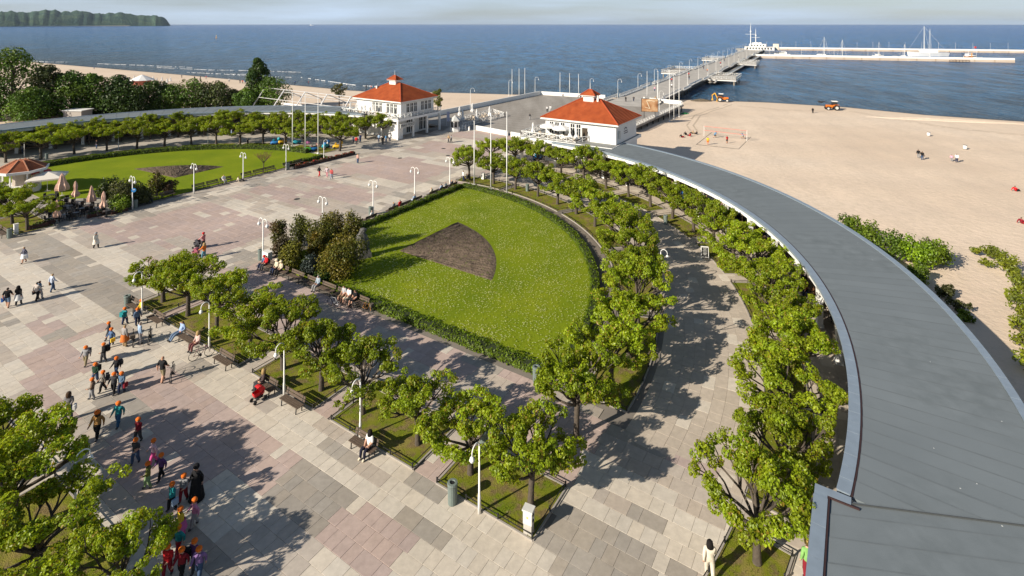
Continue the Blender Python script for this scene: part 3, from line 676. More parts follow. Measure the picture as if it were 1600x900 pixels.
# ------------------------------------------------------------------ fenced tree beds
M_kerb = plain('bed_kerb', (0.33, 0.30, 0.265), 0.9, var=0.2, scale=2)
POST = MB().lathe([(0.045, 0), (0.045, 0.30), (0.055, 0.31), (0.03, 0.36)], 6).mesh('fence_post', M_iron)
def tree_bed(label, outline, group, fence_skip=(), post_gap=1.9, posts=True):
    """outline: closed world polygon (ccw); grass sheet, thin kerb, low iron fence"""
    c = sum(outline, Vector((0, 0, 0))) / len(outline); t_ = thing('tree_bed', label, 'planting bed', (c.x, c.y, 0), 0, group)
    loc = [p - c for p in outline]; n = len(loc)
    MB().prism([(p.x * .995, p.y * .995) for p in loc], -0.03, 0.045).obj('turf', M_bed, t_)
    kb = MB(); rl = MB()
    for i in range(n):
        p, q = loc[i], loc[(i + 1) % n]
        d = (q - p)
        if d.length < 1e-3: continue
        kb.bar(p + Vector((0, 0, 0.01)), q + Vector((0, 0, 0.01)), 0.09, 0.12)
        if i not in fence_skip: rl.bar(p * .985 + Vector((0, 0, 0.27)), q * .985 + Vector((0, 0, 0.27)), 0.035)
    kb.obj('kerb', M_kerb, t_)
    if posts:
        rl.obj('fence_rail', M_iron, t_); acc = 0.0
        for i in range(n):
            if i in fence_skip: continue
            p, q = loc[i] * .985, loc[(i + 1) % n] * .985; L = (q - p).length; k = max(1, round(L / post_gap)) if L > post_gap * .6 else 0
            acc += L
            if k == 0:
                if acc > post_gap: acc = 0; k = 1
                else: continue
            for j in range(k):
                o = link('fence_post', POST, t_); o.location = p.lerp(q, j / k)
    # tufts of taller grass
    P = []
    lo = [min(p.x for p in loc), max(p.x for p in loc), min(p.y for p in loc), max(p.y for p in loc)]
    def inside(x, y):
        r_ = False; j = n - 1
        for i in range(n):
            if (loc[i].y > y) != (loc[j].y > y) and x < (loc[j].x - loc[i].x) * (y - loc[i].y) / (loc[j].y - loc[i].y) + loc[i].x: r_ = not r_
            j = i
        return r_
    area = (lo[1] - lo[0]) * (lo[3] - lo[2])
    def fn():
        x, y = rng.uniform(lo[0], lo[1]), rng.uniform(lo[2], lo[3])
        return Vector((x, y, 0.04)) if inside(x, y) and math.sin(x * 2.3) + math.sin(y * 1.9 + x) > -1.1 + rng.random() else None
    o = link('grass_blades', blades('grass_blades', fn, int(area * 30), 0.08, M_leaf, [(0.13, 0.2, 0.012), (0.18, 0.22, 0.02), (0.24, 0.22, 0.05)], 0.02), t_); o['kind'] = 'stuff'
    return t_
_bl = ['fenced worn grass bed with the grey cabinet, nearest the camera', 'fenced grass bed behind the woman in white on a bench', 'fenced grass bed behind the woman with the red pram', 'long grass bed behind the benches with cyclists resting', 'short grass bed at the left end of the straight tree row']
for (a0, a1), lb in zip(BED_ROW, _bl):
    tree_bed(lb, [W(a0, BED_B[0]), W(a0, BED_B[1]), W(a1, BED_B[1]), W(a1, BED_B[0])], 'fenced beds of the straight tree row')
for (a0, a1), lb in zip(BED_NEAR, ['worn grass bed below the small tree at the bottom edge', 'worn grass bed in the bottom left corner under the big trees', 'grass bed at the left edge under the near trees']):
    tree_bed(lb, [W(a0, BEDN_B[0]), W(a0, BEDN_B[1]), W(a1, BEDN_B[1]), W(a1, BEDN_B[0])], 'beds close to the camera at lower left')
def ring_bed(P, r0, r1, t0, t1, label, group, n=7, flip=False, posts=True, gap=1.9):
    o = [P(r0, t0 + (t1 - t0) * i / n) for i in range(n + 1)] + [P(r1, t1 - (t1 - t0) * i / n) for i in range(n + 1)]
    return tree_bed(label, o, group, post_gap=gap, posts=posts)
for k, (t0, t1) in enumerate([(83, 97), (61.8, 81.3), (40.6, 60), (19.5, 38.5), (-1, 17.5)]):
    ring_bed(PR, 34.1, 37.4, t0, t1, f'curved grass bed beside the lawn path, {ORD[k + 1]} from the flagpoles', 'curved beds beside the lawn path')
_k = 0
for k in range(9):
    tm = 97 - 5.85 * (2 * k + 0.5); t0, t1 = tm - 4.7, tm + 4.7
    if k == 0: t1 = 98
    ring_bed(PR, 45.0, 47.7, t0, t1, f'curved grass bed along the arcade, {ORD[k + 1]} from the right pavilion', 'curved beds along the arcade')
ring_bed(PR, 45.0, 47.7, -13.5, -6.6, 'small curved grass bed around the tree nearest the arcade step', 'curved beds along the arcade', n=4)
for k in range(5):
    ring_bed(PL, 34.2, 38.2, 1 + 18.3 * k, 16.5 + 18.3 * k, f'curved grass bed behind the far hedge, {ORD[k + 1]} from the left edge', 'curved beds behind the far hedge', posts=False)
tree_bed('fenced grass bed with white post box beside the cafe', [W(84.0, 21.8), W(84.0, 26.0), W(92.5, 26.0), W(92.5, 21.8)], 'beds beside the cafe')

# ------------------------------------------------------------------ curved arcades
M_roof = noise_mat('roofing_felt', [(0.3, (0.152, 0.175, 0.19)), (0.7, (0.172, 0.197, 0.213))], 0.25, detail=8, rough=0.95, bump=0.25, bscale=25, bdist=0.02, spec=0.12, mix2=(0.16, [(.3, (.125, .145, .155)), (.7, (.18, .205, .22))], [(.45, (0, 0, 0)), (.62, (.7, .7, .7))]))
_t = M_roof.node_tree; _b = _t.nodes['Principled BSDF']; _src = _b.inputs['Base Color'].links[0].from_socket
_g = N(_t, 'ShaderNodeNewGeometry'); _oi = N(_t, 'ShaderNodeObjectInfo'); _vo = N(_t, 'ShaderNodeTexVoronoi', Scale=0.8); _t.links.new(_g.outputs['Position'], _vo.inputs['Vector'])
_cm = N(_t, 'ShaderNodeMath', operation='LESS_THAN'); _cm.inputs[1].default_value = 0.026; _t.links.new(_vo.outputs['Distance'], _cm.inputs[0])
_mr = N(_t, 'ShaderNodeMapRange'); _mr.inputs['To Min'].default_value = 0.965; _mr.inputs['To Max'].default_value = 1.03; _t.links.new(_oi.outputs['Random'], _mr.inputs['Value'])
_vs = N(_t, 'ShaderNodeVectorMath', operation='SCALE'); _t.links.new(_src, _vs.inputs[0]); _t.links.new(_mr.outputs['Result'], _vs.inputs['Scale'])
_mm = N(_t, 'ShaderNodeMix', data_type='RGBA'); _mm.inputs['B'].default_value = (0.6, 0.6, 0.58, 1); _t.links.new(_cm.outputs[0], _mm.inputs['Factor']); _t.links.new(_vs.outputs['Vector'], _mm.inputs['A']); _t.links.new(_mm.outputs['Result'], _b.inputs['Base Color'])
M_flash = plain('zinc_flashing', (0.30, 0.36, 0.42), 0.45, metal=0.35, var=0.15, scale=2)
M_seam = plain('bitumen_seam', (.135, .155, .168), .95, var=.2, scale=1.2)
M_gutter = plain('gutter', (0.045, 0.022, 0.02), 0.6)
M_shop = plain('shop_front', (0.22, 0.15, 0.10), 0.8, var=0.3, scale=1.5)
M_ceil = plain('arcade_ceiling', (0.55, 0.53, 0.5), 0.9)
def arcade(label, P, ca, cb, t0, t1, zr, sheet_deg, cols, seg_deg, lip=0.42):
    """columned arcade on a quarter ring: fascia, columns, shop wall, lapped felt roof, zinc edge"""
    A = thing('arcade', label, 'arcade', P(53.6, (t0 + t1) / 2)); o0 = A.location.copy()
    def Q(r_, t_, z=0.0): return P(r_, t_, z) - o0
    def rg_(r0, r1, z0, z1, name, mat, parent=A, ta=t0, tb=t1):
        return ring(MB(), Q, r0, r1, ta, tb, z0, z1).obj(name, mat, parent)
    rg_(49.75, 50.35, zr - 0.72, zr - 0.15, 'fascia', M_white)
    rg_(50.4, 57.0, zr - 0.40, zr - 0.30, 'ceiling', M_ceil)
    rg_(57.05, 57.35, -1.4, zr - 0.14, 'back_wall', M_wall)
    rg_(53.9, 54.1, 0, zr - 0.42, 'shop_front', M_shop)
    roof = rg_(49.62, 57.6, zr - 0.14, zr - 0.03, 'roof', M_roof)
    n = max(1, round((t1 - t0) / sheet_deg))
    for i in range(n):
        ta = t0 + (t1 - t0) * i / n; tb = t0 + (t1 - t0) * (i + 1) / n + 0.08
        vs = []
        for t_, z in ((ta, zr - 0.022), (tb, zr - 0.008)):
            for r_ in (49.62 + lip, 53.4, 57.3): vs.append(Q(r_, t_, z))
        for t_ in (ta, tb):
            for r_ in (49.62 + lip, 53.4, 57.3): vs.append(Q(r_, t_, zr - 0.03))
        sh_ = MB().add(vs, [(0, 3, 4, 1), (1, 4, 5, 2), (3, 9, 10, 4), (4, 10, 11, 5)]); sh_.mat(1)
        w_ = math.degrees(.035 / 53) * (1 + .6 * (i % 3))
        sh_.add([Q(49.66 + lip, tb - w_, zr - 0.004), Q(57.28, tb - w_, zr - 0.004), Q(57.28, tb + .02, zr - 0.003), Q(49.66 + lip, tb + .02, zr - 0.003)], [(0, 1, 2, 3)])
        sh_.obj('roof_sheet', [M_roof, M_seam], roof)
    n = max(1, round((t1 - t0) / seg_deg))
    for r0, r1, zz in ((49.5, 49.62 + lip, zr + 0.03), (57.3, 57.75, zr + 0.06)):
        fl = rg_(r0 + 0.02, r1 - 0.02, zr - 0.2, zz - 0.01, 'roof_edge', M_flash)
        for i in range(n):
            ta = t0 + (t1 - t0) * i / n + 0.012; tb = t0 + (t1 - t0) * (i + 1) / n - 0.012
            ring(MB(), Q, r0, r1, ta, tb, zz - 0.008, zz + 0.004 + 0.004 * (i % 2), n=2).obj('flashing_sheet', M_flash, fl)
    rg_(49.62 + lip, 49.62 + lip + 0.09, zr - 0.04, zr + 0.012, 'gutter', M_gutter)
    for t_ in cols:
        if not t0 < t_ < t1: continue
        c = MB(); p = Q(50.35, t_); rz = math.atan2((Q(51, t_) - p).y, (Q(51, t_) - p).x)
        c.box((p.x, p.y, (zr - 0.72) / 2), (0.42, 0.5, zr - 0.72), rz).box((p.x, p.y, zr - 0.9), (0.55, 0.62, 0.16), rz).box((p.x, p.y, 0.12), (0.54, 0.6, 0.24), rz)
        c.obj('column', M_white, A)
        # shop windows and doors between columns
        w = MB(); w.mat(0)
        for dt, wdt in ((1.4, 0.9), (2.9, 1.3), (4.4, 0.9)):
            q = Q(53.86, t_ + dt, 1.45); w.box((q.x, q.y, q.z), (0.06, wdt * 1.05, 2.3), math.atan2((Q(51, t_ + dt) - Q(50, t_ + dt)).y, (Q(51, t_ + dt) - Q(50, t_ + dt)).x))
        w.obj('shop_window', M_glass, A)
    return A
_colR = [-2.9 + 5.81 * k for k in range(17)]
arcR = arcade('long curved arcade with grey felt roof and white columns along the beach', PR, CA, CB, -7.0, 84.5, 4.4, 1.15, _colR, 1.0)
arcL = arcade('far curved arcade with grey roof behind the left tree rows', PL, LA, LB, -9.0, 83.0, 4.9, 2.3, _colR, 2.3)
# block that joins the arcade close to the camera
blk = thing('arcade_block', 'flat grey roofed block at the near end of the arcade, bottom right', 'building', W(-4, 20)); o0 = blk.location.copy()
zr = 4.46
poly = [(1.6, 5), (1.6, 27.5), (0.35, 27.5), (-6, 30.3), (-18, 35.5), (-24, 30), (-24, 5)]
def lp(pts): return [(W(a, b) - o0)[:2] for a, b in pts]
MB().prism(lp([(1.3, 5.2), (1.3, 27.2), (0.3, 27.2), (-6, 29.9), (-14, 33.3), (-23, 29), (-23, 5.2)]), -1.0, zr - 0.3).obj('wall', M_wall, blk)
rf = MB().prism(lp(poly), zr - 0.3, zr - 0.03).obj('roof', M_roof, blk)
for i in range(16):
    b0, b1 = 8 + i * 1.22, 8 + (i + 1) * 1.22 + 0.05
    s_ = -0.44
    q = [W(1.05, b0), W(-17, b0 - s_ * 18), W(-17, b1 - s_ * 18), W(1.05, b1)]
    if b1 > 27.3: continue
    vs = [p - o0 + Vector((0, 0, zr + dz)) for p, dz in zip(q, (-0.022, -0.022, -0.008, -0.008))] + [p - o0 + Vector((0, 0, zr - 0.03)) for p in q]
    sh_ = MB().add(vs, [(3, 2, 1, 0), (2, 3, 7, 6)]); sh_.mat(1); q2 = [W(1.05, b1 - .05), W(-17, b1 - .05 - s_ * 18), W(-17, b1 + .01 - s_ * 18), W(1.05, b1 + .01)]
    sh_.add([p - o0 + Vector((0, 0, zr - .003)) for p in q2], [(3, 2, 1, 0)]); sh_.obj('roof_sheet', [M_roof, M_seam], rf)
ed = MB().box(W(1.42, 16.3, zr - 0.06) - o0, (22.6, 0.5, 0.24), TB).obj('roof_edge', M_flash, blk)
for i in range(12):
    MB().box(W(1.42, 8.4 + i * 1.62, zr + 0.066) - o0, (1.6, 0.54, 0.012 + 0.006 * (i % 2)), TB).obj('flashing_sheet', M_flash, ed)
MB().box(W(0.98, 27.45, zr - 0.055) - o0, (0.42, 1.36, 0.235), TB).obj('roof_edge', M_flash, blk)
MB().box(W(1.12, 16.2, zr + 0.02) - o0, (22.4, 0.1, 0.06), TB).obj('gutter', M_gutter, blk)
MB().bar(W(1.1, 27.18, zr + 0.03) - o0, W(0.0, 27.2, zr + 0.03) - o0, 0.06, 0.07).obj('upstand', M_gutter, blk)
MB().bar(W(0.3, 27.35, zr + 0.02) - o0, W(-17.6, 35.2, zr + 0.02) - o0, 0.05, 0.05).obj('roof_joint', plain('felt_joint', (.07, .075, .075), .9), blk)
# ------------------------------------------------------------------ pavilions
M_tile = noise_mat('clay_tile', [(0.3, (0.29, 0.062, 0.02)), (0.7, (0.42, 0.105, 0.033))], 0.8, detail=7, rough=0.75, spec=0.25, bump=0.3, bscale=6, bdist=0.03)
M_tiled = plain('ridge_tile', (0.34, 0.06, 0.018), 0.8, var=0.2, scale=3)
M_trim = plain('eave_trim', (0.68, 0.66, 0.62), 0.7, var=0.06)
M_deck = plain('terrace_felt', (0.20, 0.205, 0.2), 0.9, var=0.15, scale=0.8)
def L2(o0): return lambda a, b, z=0.0: W(a, b, z) - o0
def tile_slope(poly4, n, parent, mat=M_tile, lift=0.085):
    """roof slope of lapped courses: poly4 = eave-left, eave-right, ridge-right, ridge-left"""
    a, b, c, d = [Vector(p) for p in poly4]; mb = MB(); nrm = (b - a).cross(d - a).normalized()
    if nrm.z < 0: nrm = -nrm
    for i in range(n):
        t0, t1 = i / n, (i + 1) / n
        p, q, r_, s = a.lerp(d, t0), b.lerp(c, t0), b.lerp(c, t1), a.lerp(d, t1)
        mb.add([p + nrm * lift, q + nrm * lift, r_ + nrm * .004, s + nrm * .004, p, q], [(0, 1, 2, 3), (4, 5, 1, 0)])
    mb.obj('tile_slope', mat, parent)
def hip_roof(parent, P, a0, a1, b0, b1, z0, z1, n, name='roof', eave=0.28):
    """P maps (a,b,z); long side along a"""
    la, lb = a1 - a0, b1 - b0; cb_ = (b0 + b1) / 2
    if la >= lb: r0, r1 = (a0 + lb / 2, cb_), (a1 - lb / 2, cb_)
    else: r0, r1 = ((a0 + a1) / 2, b0 + la / 2), ((a0 + a1) / 2, b1 - la / 2)
    ev = MB(); base = [P(a0, b0), P(a0, b1), P(a1, b1), P(a1, b0)]
    ev.prism([p[:2] for p in base], z0 - eave, z0)
    rf = ev.obj(name, M_trim, parent)
    A, B, Cc, D = P(a0, b0, z0), P(a1, b0, z0), P(a1, b1, z0), P(a0, b1, z0); R0, R1 = P(*r0, z1), P(*r1, z1)
    if la >= lb:
        tile_slope([B, A, R0, R1], n, rf); tile_slope([D, Cc, R1, R0], n, rf); tile_slope([A, D, R0, R0], n, rf); tile_slope([Cc, B, R1, R1], n, rf)
        hips = [(A, R0), (D, R0), (B, R1), (Cc, R1), (R0, R1)]
    else:
        tile_slope([A, D, R1, R0], n, rf); tile_slope([Cc, B, R0, R1], n, rf); tile_slope([B, A, R0, R0], n, rf); tile_slope([D, Cc, R1, R1], n, rf)
        hips = [(A, R0), (B, R0), (Cc, R1), (D, R1), (R0, R1)]
    for p, q in hips:
        if (q - p).length > .05: MB().tube([p + Vector((0, 0, .03)), q + Vector((0, 0, .05))], 0.14, 6).obj('ridge_tile', M_tiled, rf)
    return rf
def window(parent, c, w, h, rz, nx=2, transom=0.3, glass=M_glass, proud=0.05):
    """window in a wall whose outward normal is local -y turned by rz"""
    fr = MB(); Mx = Matrix.Translation(Vector(c)) @ Matrix.Rotation(rz, 4, 'Z')
    def bx(x, z, dx, dz, y=0.0, dy=0.12): fr.box(Mx @ Vector((x, y, z)), (dx, dy, dz), rz)
    f = 0.09
    bx(-w / 2 + f / 2, 0, f, h); bx(w / 2 - f / 2, 0, f, h); bx(0, h / 2 - f / 2, w - 2 * f, f); bx(0, -h / 2 + f / 2, w - 2 * f, f)
    bx(0, -h / 2 - 0.05, w + 0.15, 0.08, -0.06, 0.22)
    for i in range(1, nx): bx(-w / 2 + w * i / nx, 0, 0.07, h - 2 * f, 0, 0.09)
    if transom: bx(0, h / 2 - h * transom, w - 2 * f, 0.08, 0, 0.1)
    o = fr.obj('window', M_white, parent)
    MB().box(Mx @ Vector((0, 0.035, 0)), (w - f, 0.03, h - f), rz).obj('pane', glass, o)
    return o
def railing(parent, p, q, h=1.0, mat=M_white, step=0.45, name='railing', cross=True):
    p, q = Vector(p), Vector(q); L = (q - p).length; n = max(1, round(L / 2.0)); d = (q - p) / L; mb = MB()
    up = Vector((0, 0, 1))
    mb.bar(p + up * h, q + up * h, 0.10, 0.08); mb.bar(p + up * .14, q + up * .14, 0.06)
    for i in range(n + 1): mb.bar(p + d * L * i / n, p + d * L * i / n + up * (h + .06), 0.11)
    if cross:
        for i in range(n):
            a_, b_ = p + d * L * i / n, p + d * L * (i + 1) / n
            mb.bar(a_ + up * .16, b_ + up * (h - .06), 0.055); mb.bar(a_ + up * (h - .06), b_ + up * .16, 0.055)
            mb.bar((a_ + b_) / 2 + up * .16, (a_ + b_) / 2 + up * h, 0.06)
    else:
        k = max(1, round(L / step))
        for i in range(k): mb.bar(p + d * L * (i + .5) / k + up * .14, p + d * L * (i + .5) / k + up * h, 0.05)
    return mb.obj(name, mat, parent)
def pavilion(label, ea, eb, deck, sgn, front_groups, side_groups, door=None):
    """two storeys: open deck on the arcade level, rendered upper storey, hipped tile roof with cupola. sgn: which a side is seen"""
    o0 = W((ea[0] + ea[1]) / 2, (eb[0] + eb[1]) / 2); T = thing('pavilion', label, 'building', o0); Q = L2(o0); zd = 4.5; ze = 8.0; zr = 11.25
    a0, a1, b0, b1 = ea[0] + .7, ea[1] - .7, eb[0] + .75, eb[1] - .75
    MB().prism([Q(a, b)[:2] for a, b in ((a0, b0), (a0, b1), (a1, b1), (a1, b0))], zd, ze - .28).obj('wall', M_wall, T)
    co = MB()
    for i_, z_ in ((0.12, ze - .55), (0.3, ze - .36)): co.prism([Q(a, b)[:2] for a, b in ((a0 - i_, b0 - i_), (a0 - i_, b1 + i_), (a1 + i_, b1 + i_), (a1 + i_, b0 - i_))], z_, z_ + .12)
    co.obj('cornice', M_trim, T)
    rf = hip_roof(T, Q, ea[0], ea[1], eb[0], eb[1], ze, zr, 22)
    ca, cb_ = (ea[0] + ea[1]) / 2 + .2, (eb[0] + eb[1]) / 2
    cu = MB().prism([Q(ca + x, cb_ + y)[:2] for x, y in ((-1.0, -.8), (-1.0, .8), (1.0, .8), (1.0, -.8))], zr - 1.0, zr + .62).obj('cupola', M_wall, T)
    lv = MB()
    for k in range(4): lv.box(Q(ca, cb_ - .83, zr + .0 + k * .14), (0.05, 1.7, 0.05), TB)
    lv.obj('louvre', M_trim, cu)
    hip_roof(T, Q, ca - 1.45, ca + 1.45, cb_ - 1.2, cb_ + 1.2, zr + .72, zr + 1.65, 5, name='cupola_roof', eave=.1)
    MB().tube([Q(ca, cb_, zr + 1.6), Q(ca, cb_, zr + 2.9)], [.05, .02], 5).obj('finial', M_white, T)
    (MB().box(Q(ca - 1.75, cb_ - .5, zr + .1), (.35, .35, 1.3), TB) if sgn < 0 else MB().box(Q(ca + 3.4, cb_ - 2.4, zr - 1.2), (.35, .35, 1.0), TB)).obj('chimney', M_trim, T)
    # windows: front wall looks towards -b, side wall towards -a
    rzf = TB - PI / 2
    rzf = math.atan2(-EB[1], -EB[0]) + PI / 2     # local -y points along -b
    La = a1 - a0
    for f0, f1, n in front_groups:
        for i in range(n):
            x = (f0 + (f1 - f0) * (i + .5) / n); aa = a1 - La * x; w = La * (f1 - f0) / n - .18
            window(T, Q(aa, b0 - .03, zd + 1.75), w, 2.25, rzf, 2, .33)
    rzs = math.atan2(-EA[1], -EA[0]) + PI / 2; Lb = b1 - b0
    for f0, f1, n in side_groups:
        for i in range(n):
            bb = b0 + Lb * (f0 + (f1 - f0) * (i + .5) / n); w = Lb * (f1 - f0) / n - .18
            window(T, Q(a0 - .03, bb, zd + 1.75), w, 2.25, rzs, 2, .33)
    if door: MB().box(Q(a1 - La * door, b0 - .03, zd + 1.15), (.1, 1.0, 2.3), TB).obj('door', plain('dark_door', (.05, .035, .02), .5), T)
    # deck on the arcade level
    d0, d1, e0, e1 = deck
    dk = MB().prism([Q(a, b)[:2] for a, b in ((d0, e0), (d0, e1), (d1, e1), (d1, e0))], zd - .55, zd - .03).obj('deck_edge', M_white, T)
    MB().prism([Q(a, b)[:2] for a, b in ((d0 + .12, e0 + .12), (d0 + .12, e1 - .12), (d1 - .12, e1 - .12), (d1 - .12, e0 + .12))], zd - .05, zd).obj('deck', M_deck, T)
    return T, Q, zd, (a0, a1, b0, b1), rzf, rzs
TR, QR, zd, bR, rzf, rzs = pavilion('right pavilion with orange tiled roof, blank white side wall and cafe deck', (34.0, 49.0), (86.0, 97.4), (34.3, 52.3, 84.0, 98.2), -1, [(.05, .30, 3), (.36, .53, 2)], [], door=.575)
TL, QL_, zd, bL, rzf, rzs = pavilion('left pavilion with red orange roof, windows on two sides and corner sign', (83.8, 99.2), (86.0, 98.3), (83.3, 101.8, 84.7, 99.2), 1, [(.36, .60, 3), (.68, .93, 3)], [(.14, .48, 3), (.58, .92, 3)])
# right pavilion: ground storey, rails, clock sign, switch box
MB().prism([QR(a, b)[:2] for a, b in ((34.9, 87), (34.9, 97.6), (48.6, 97.6), (48.6, 87))], -2.4, 3.94).obj('ground_storey', M_wall, TR)
railing(TR, QR(52.1, 84.3, zd), QR(41.0, 84.3, zd)); railing(TR, QR(52.1, 84.3, zd), QR(52.1, 98.0, zd)); railing(TR, QR(41.0, 84.3, zd), QR(39.6, 86.6, zd))
for b_ in (84.5, 89, 93.5, 97.9): MB().box(QR(52.0, b_, 1.97), (.42, .42, 3.94), TB).obj('column', M_white, TR)
MB().box(QR(34.55, 88.0, 6.0), (.6, .25, 1.3), TB).obj('switch_box', plain('box_grey', (.55, .55, .52), .6), TR)
pl = plain('sign_ink', (.06, .06, .07), .7)
mk = MB()   # painted emblem on the side wall: two arcs and a line of letters
for r0, z0 in ((.55, 6.5), (.35, 6.55)):
    mk.tube([QR(34.68, 91.2 + r0 * math.cos(R(t_)), z0 + .6 * r0 * math.sin(R(t_))) for t_ in range(0, 181, 20)], .04, 4)
mk.bar(QR(34.68, 90.3, 6.2), QR(34.68, 92.1, 6.2), .03, .12)
for k in range(5): mk.bar(QR(34.68, 90.4 + k * .4, 5.85), QR(34.68, 90.65 + k * .4, 5.85), .03, .16)
mk.obj('wall_emblem', pl, TR)
mk = MB()   # tall line drawing of a lighthouse on the front wall
x0 = 40.0
mk.bar(QR(x0, 86.7, 5.0), QR(x0, 86.7, 6.9), .04); mk.bar(QR(x0 + .25, 86.7, 5.0), QR(x0 + .1, 86.7, 6.2), .05); mk.bar(QR(x0 - .25, 86.7, 5.0), QR(x0 - .1, 86.7, 6.2), .05)
for z_ in (5.15, 5.5, 5.85, 6.2): mk.bar(QR(x0 + .22, 86.7, z_), QR(x0 - .22, 86.7, z_), .04)
mk.obj('wall_drawing', pl, TR)
# left pavilion: glazed ground floor behind columns, sign
MB().prism([QL_(a, b)[:2] for a, b in ((86.6, 86.2), (86.6, 98.0), (100.6, 98.0), (100.6, 86.2))], -1.5, 3.94).obj('ground_storey', M_wall, TL)
MB().box(QL_(85.2, 86.1, 1.6), (1.3, 2.6, 3.2), TB).obj('corner_wall', M_wall, TL)
for i, b_ in enumerate((91.2, 92.6, 95.4, 96.9)): window(TL, QL_(86.55, b_, 1.75), 1.35, 3.0, rzs, 2, .3)
for b_ in (85.1, 89.8, 94.4, 98.8): MB().box(QL_(83.75, b_, 1.97), (.4, .4, 3.94), TB).obj('column', M_white, TL)
for a_ in (88.5, 92.5, 96.5, 100.5): MB().box(QL_(a_, 85.0, 1.97), (.4, .4, 3.94), TB).obj('column', M_white, TL)
railing(TL, QL_(101.6, 84.9, zd), QL_(83.5, 84.9, zd)); railing(TL, QL_(83.5, 84.9, zd), QL_(83.5, 99.0, zd)); railing(TL, QL_(101.6, 84.9, zd), QL_(101.6, 90, zd))
sg = thing('shop_sign', 'white sign board lettered MALE MOLO on the left pavilion corner', 'sign', W(83.1, 87.4, 2.55), rzs)
MB().box((0, 0, .45), (4.4, .12, .9)).obj('board', plain('sign_board', (.5, .5, .47), .6), sg)
def text_mesh(s, size, mat, parent, loc, rot=(R(90), 0, 0), name='lettering', depth=.01):
    cu = bpy.data.curves.new(name, 'FONT'); cu.body = s; cu.size = size; cu.align_x = 'CENTER'; cu.align_y = 'CENTER'; cu.extrude = depth
    ob = bpy.data.objects.new(name, cu); C.objects.link(ob); dg = bpy.context.evaluated_depsgraph_get()
    me = bpy.data.meshes.new_from_object(ob.evaluated_get(dg)); bpy.data.objects.remove(ob); me.materials.clear(); me.materials.append(mat)
    o = link(name, me, parent); o.location = loc; o.rotation_euler = rot; return o
text_mesh('MAŁE MOLO', .72, pl, sg, (0, -.075, .45))

# closed parasols, open parasols: reused builders
M_canvas = plain('white_canvas', (.74, .73, .71), .8, var=.08)
M_pink = plain('salmon_canvas', (.72, .47, .36), .85, var=.12, scale=4)
def folded_parasol(p, h, mat, label, group, tied=True, wid=.34, name='folded_parasol'):
    t_ = thing(name, label, 'parasol', p, random.uniform(0, 6), group)
    MB().tube([(0, 0, 0), (0, 0, h * .4)], .03, 6).obj('pole', M_white, t_); MB().lathe([(.3, 0), (.3, .08), (.1, .1)], 10).obj('base', M_conc, t_)
    mb = MB(); n = 14; prof = [(.03, h), (wid * .35, h * .9), (wid * .55, h * .75), (wid * .42 if tied else wid * .8, h * .58), (wid * .5 if tied else wid, h * .52), (wid * 1.05 if tied else wid * 1.2, h * .36), (wid * .85 if tied else wid * 1.15, h * .25)]
    vs = []; fs = []
    for r_, z in prof: vs += [(r_ * (1 + .22 * (-1) ** k) * math.cos(2 * PI * k / n), r_ * (1 + .22 * (-1) ** k) * math.sin(2 * PI * k / n), z) for k in range(n)]
    for i in range(len(prof) - 1):
        for k in range(n): fs.append((i * n + k, i * n + (k + 1) % n, (i + 1) * n + (k + 1) % n, (i + 1) * n + k))
    mb.add(vs, fs).obj('canopy', mat, t_); return t_
def open_parasol(p, r_, h, mat, label, group=None, n=8, rz=0.0, rise=.55, square=False, name='parasol'):
    t_ = thing(name, label, 'parasol', p, rz, group); n = 4 if square else n
    MB().tube([(0, 0, 0), (0, 0, h + rise - .05)], .04, 6).obj('pole', M_white, t_); MB().lathe([(.4, 0), (.4, .08), (.1, .12)], 10).obj('base', M_conc, t_)
    mb = MB(); top = (0, 0, h + rise); ring_ = [(r_ * math.cos(2 * PI * (k + .5) / n), r_ * math.sin(2 * PI * (k + .5) / n), h) for k in range(n)]
    mid = [(0.55 * x, .55 * y, h + rise * .52) for x, y, z in ring_]; low = [(x, y, z - .22) for x, y, z in ring_]
    for k in range(n):
        j = (k + 1) % n; mb.add([top, mid[k], mid[j]], [(0, 1, 2)]); mb.add([mid[k], ring_[k], ring_[j], mid[j]], [(0, 1, 2, 3)]); mb.add([ring_[k], low[k], low[j], ring_[j]], [(0, 1, 2, 3)])
    mb.obj('canopy', mat, t_)
    rb = MB()
    for k in range(n): rb.bar((0, 0, h + rise - .08), (ring_[k][0] * .97, ring_[k][1] * .97, h - .03), .03)
    rb.obj('ribs', M_white, t_); return t_
# cafe deck of the right pavilion
open_parasol(W(47.0, 85.6, zd), 1.7, 2.2, M_canvas, 'open white parasol on the right pavilion deck, left one', 'parasols on the right pavilion deck')
open_parasol(W(44.4, 85.4, zd), 1.7, 2.1, M_canvas, 'open white parasol on the right pavilion deck, right one', 'parasols on the right pavilion deck')
for k, (a_, b_) in enumerate([(50.3, 85.6), (42.6, 85.2), (41.3, 85.0)]):
    folded_parasol(W(a_, b_, zd), 2.5, M_canvas, f'folded white parasol on the right pavilion deck, {ORD[k + 1]} from the left', 'folded parasols on the right pavilion deck')
for k, a_ in enumerate([99.4, 97.3, 94.6, 91.7, 86.6]):
    folded_parasol(W(a_, 85.6, zd), 2.4, M_canvas, f'folded white parasol on the left pavilion deck, {ORD[k + 1]} from the left', 'folded parasols on the left pavilion deck')
M_wood = plain('cafe_wood', (.30, .17, .08), .7, var=.2)
M_chairw = plain('pale_chair', (.5, .42, .33), .8, var=.1)
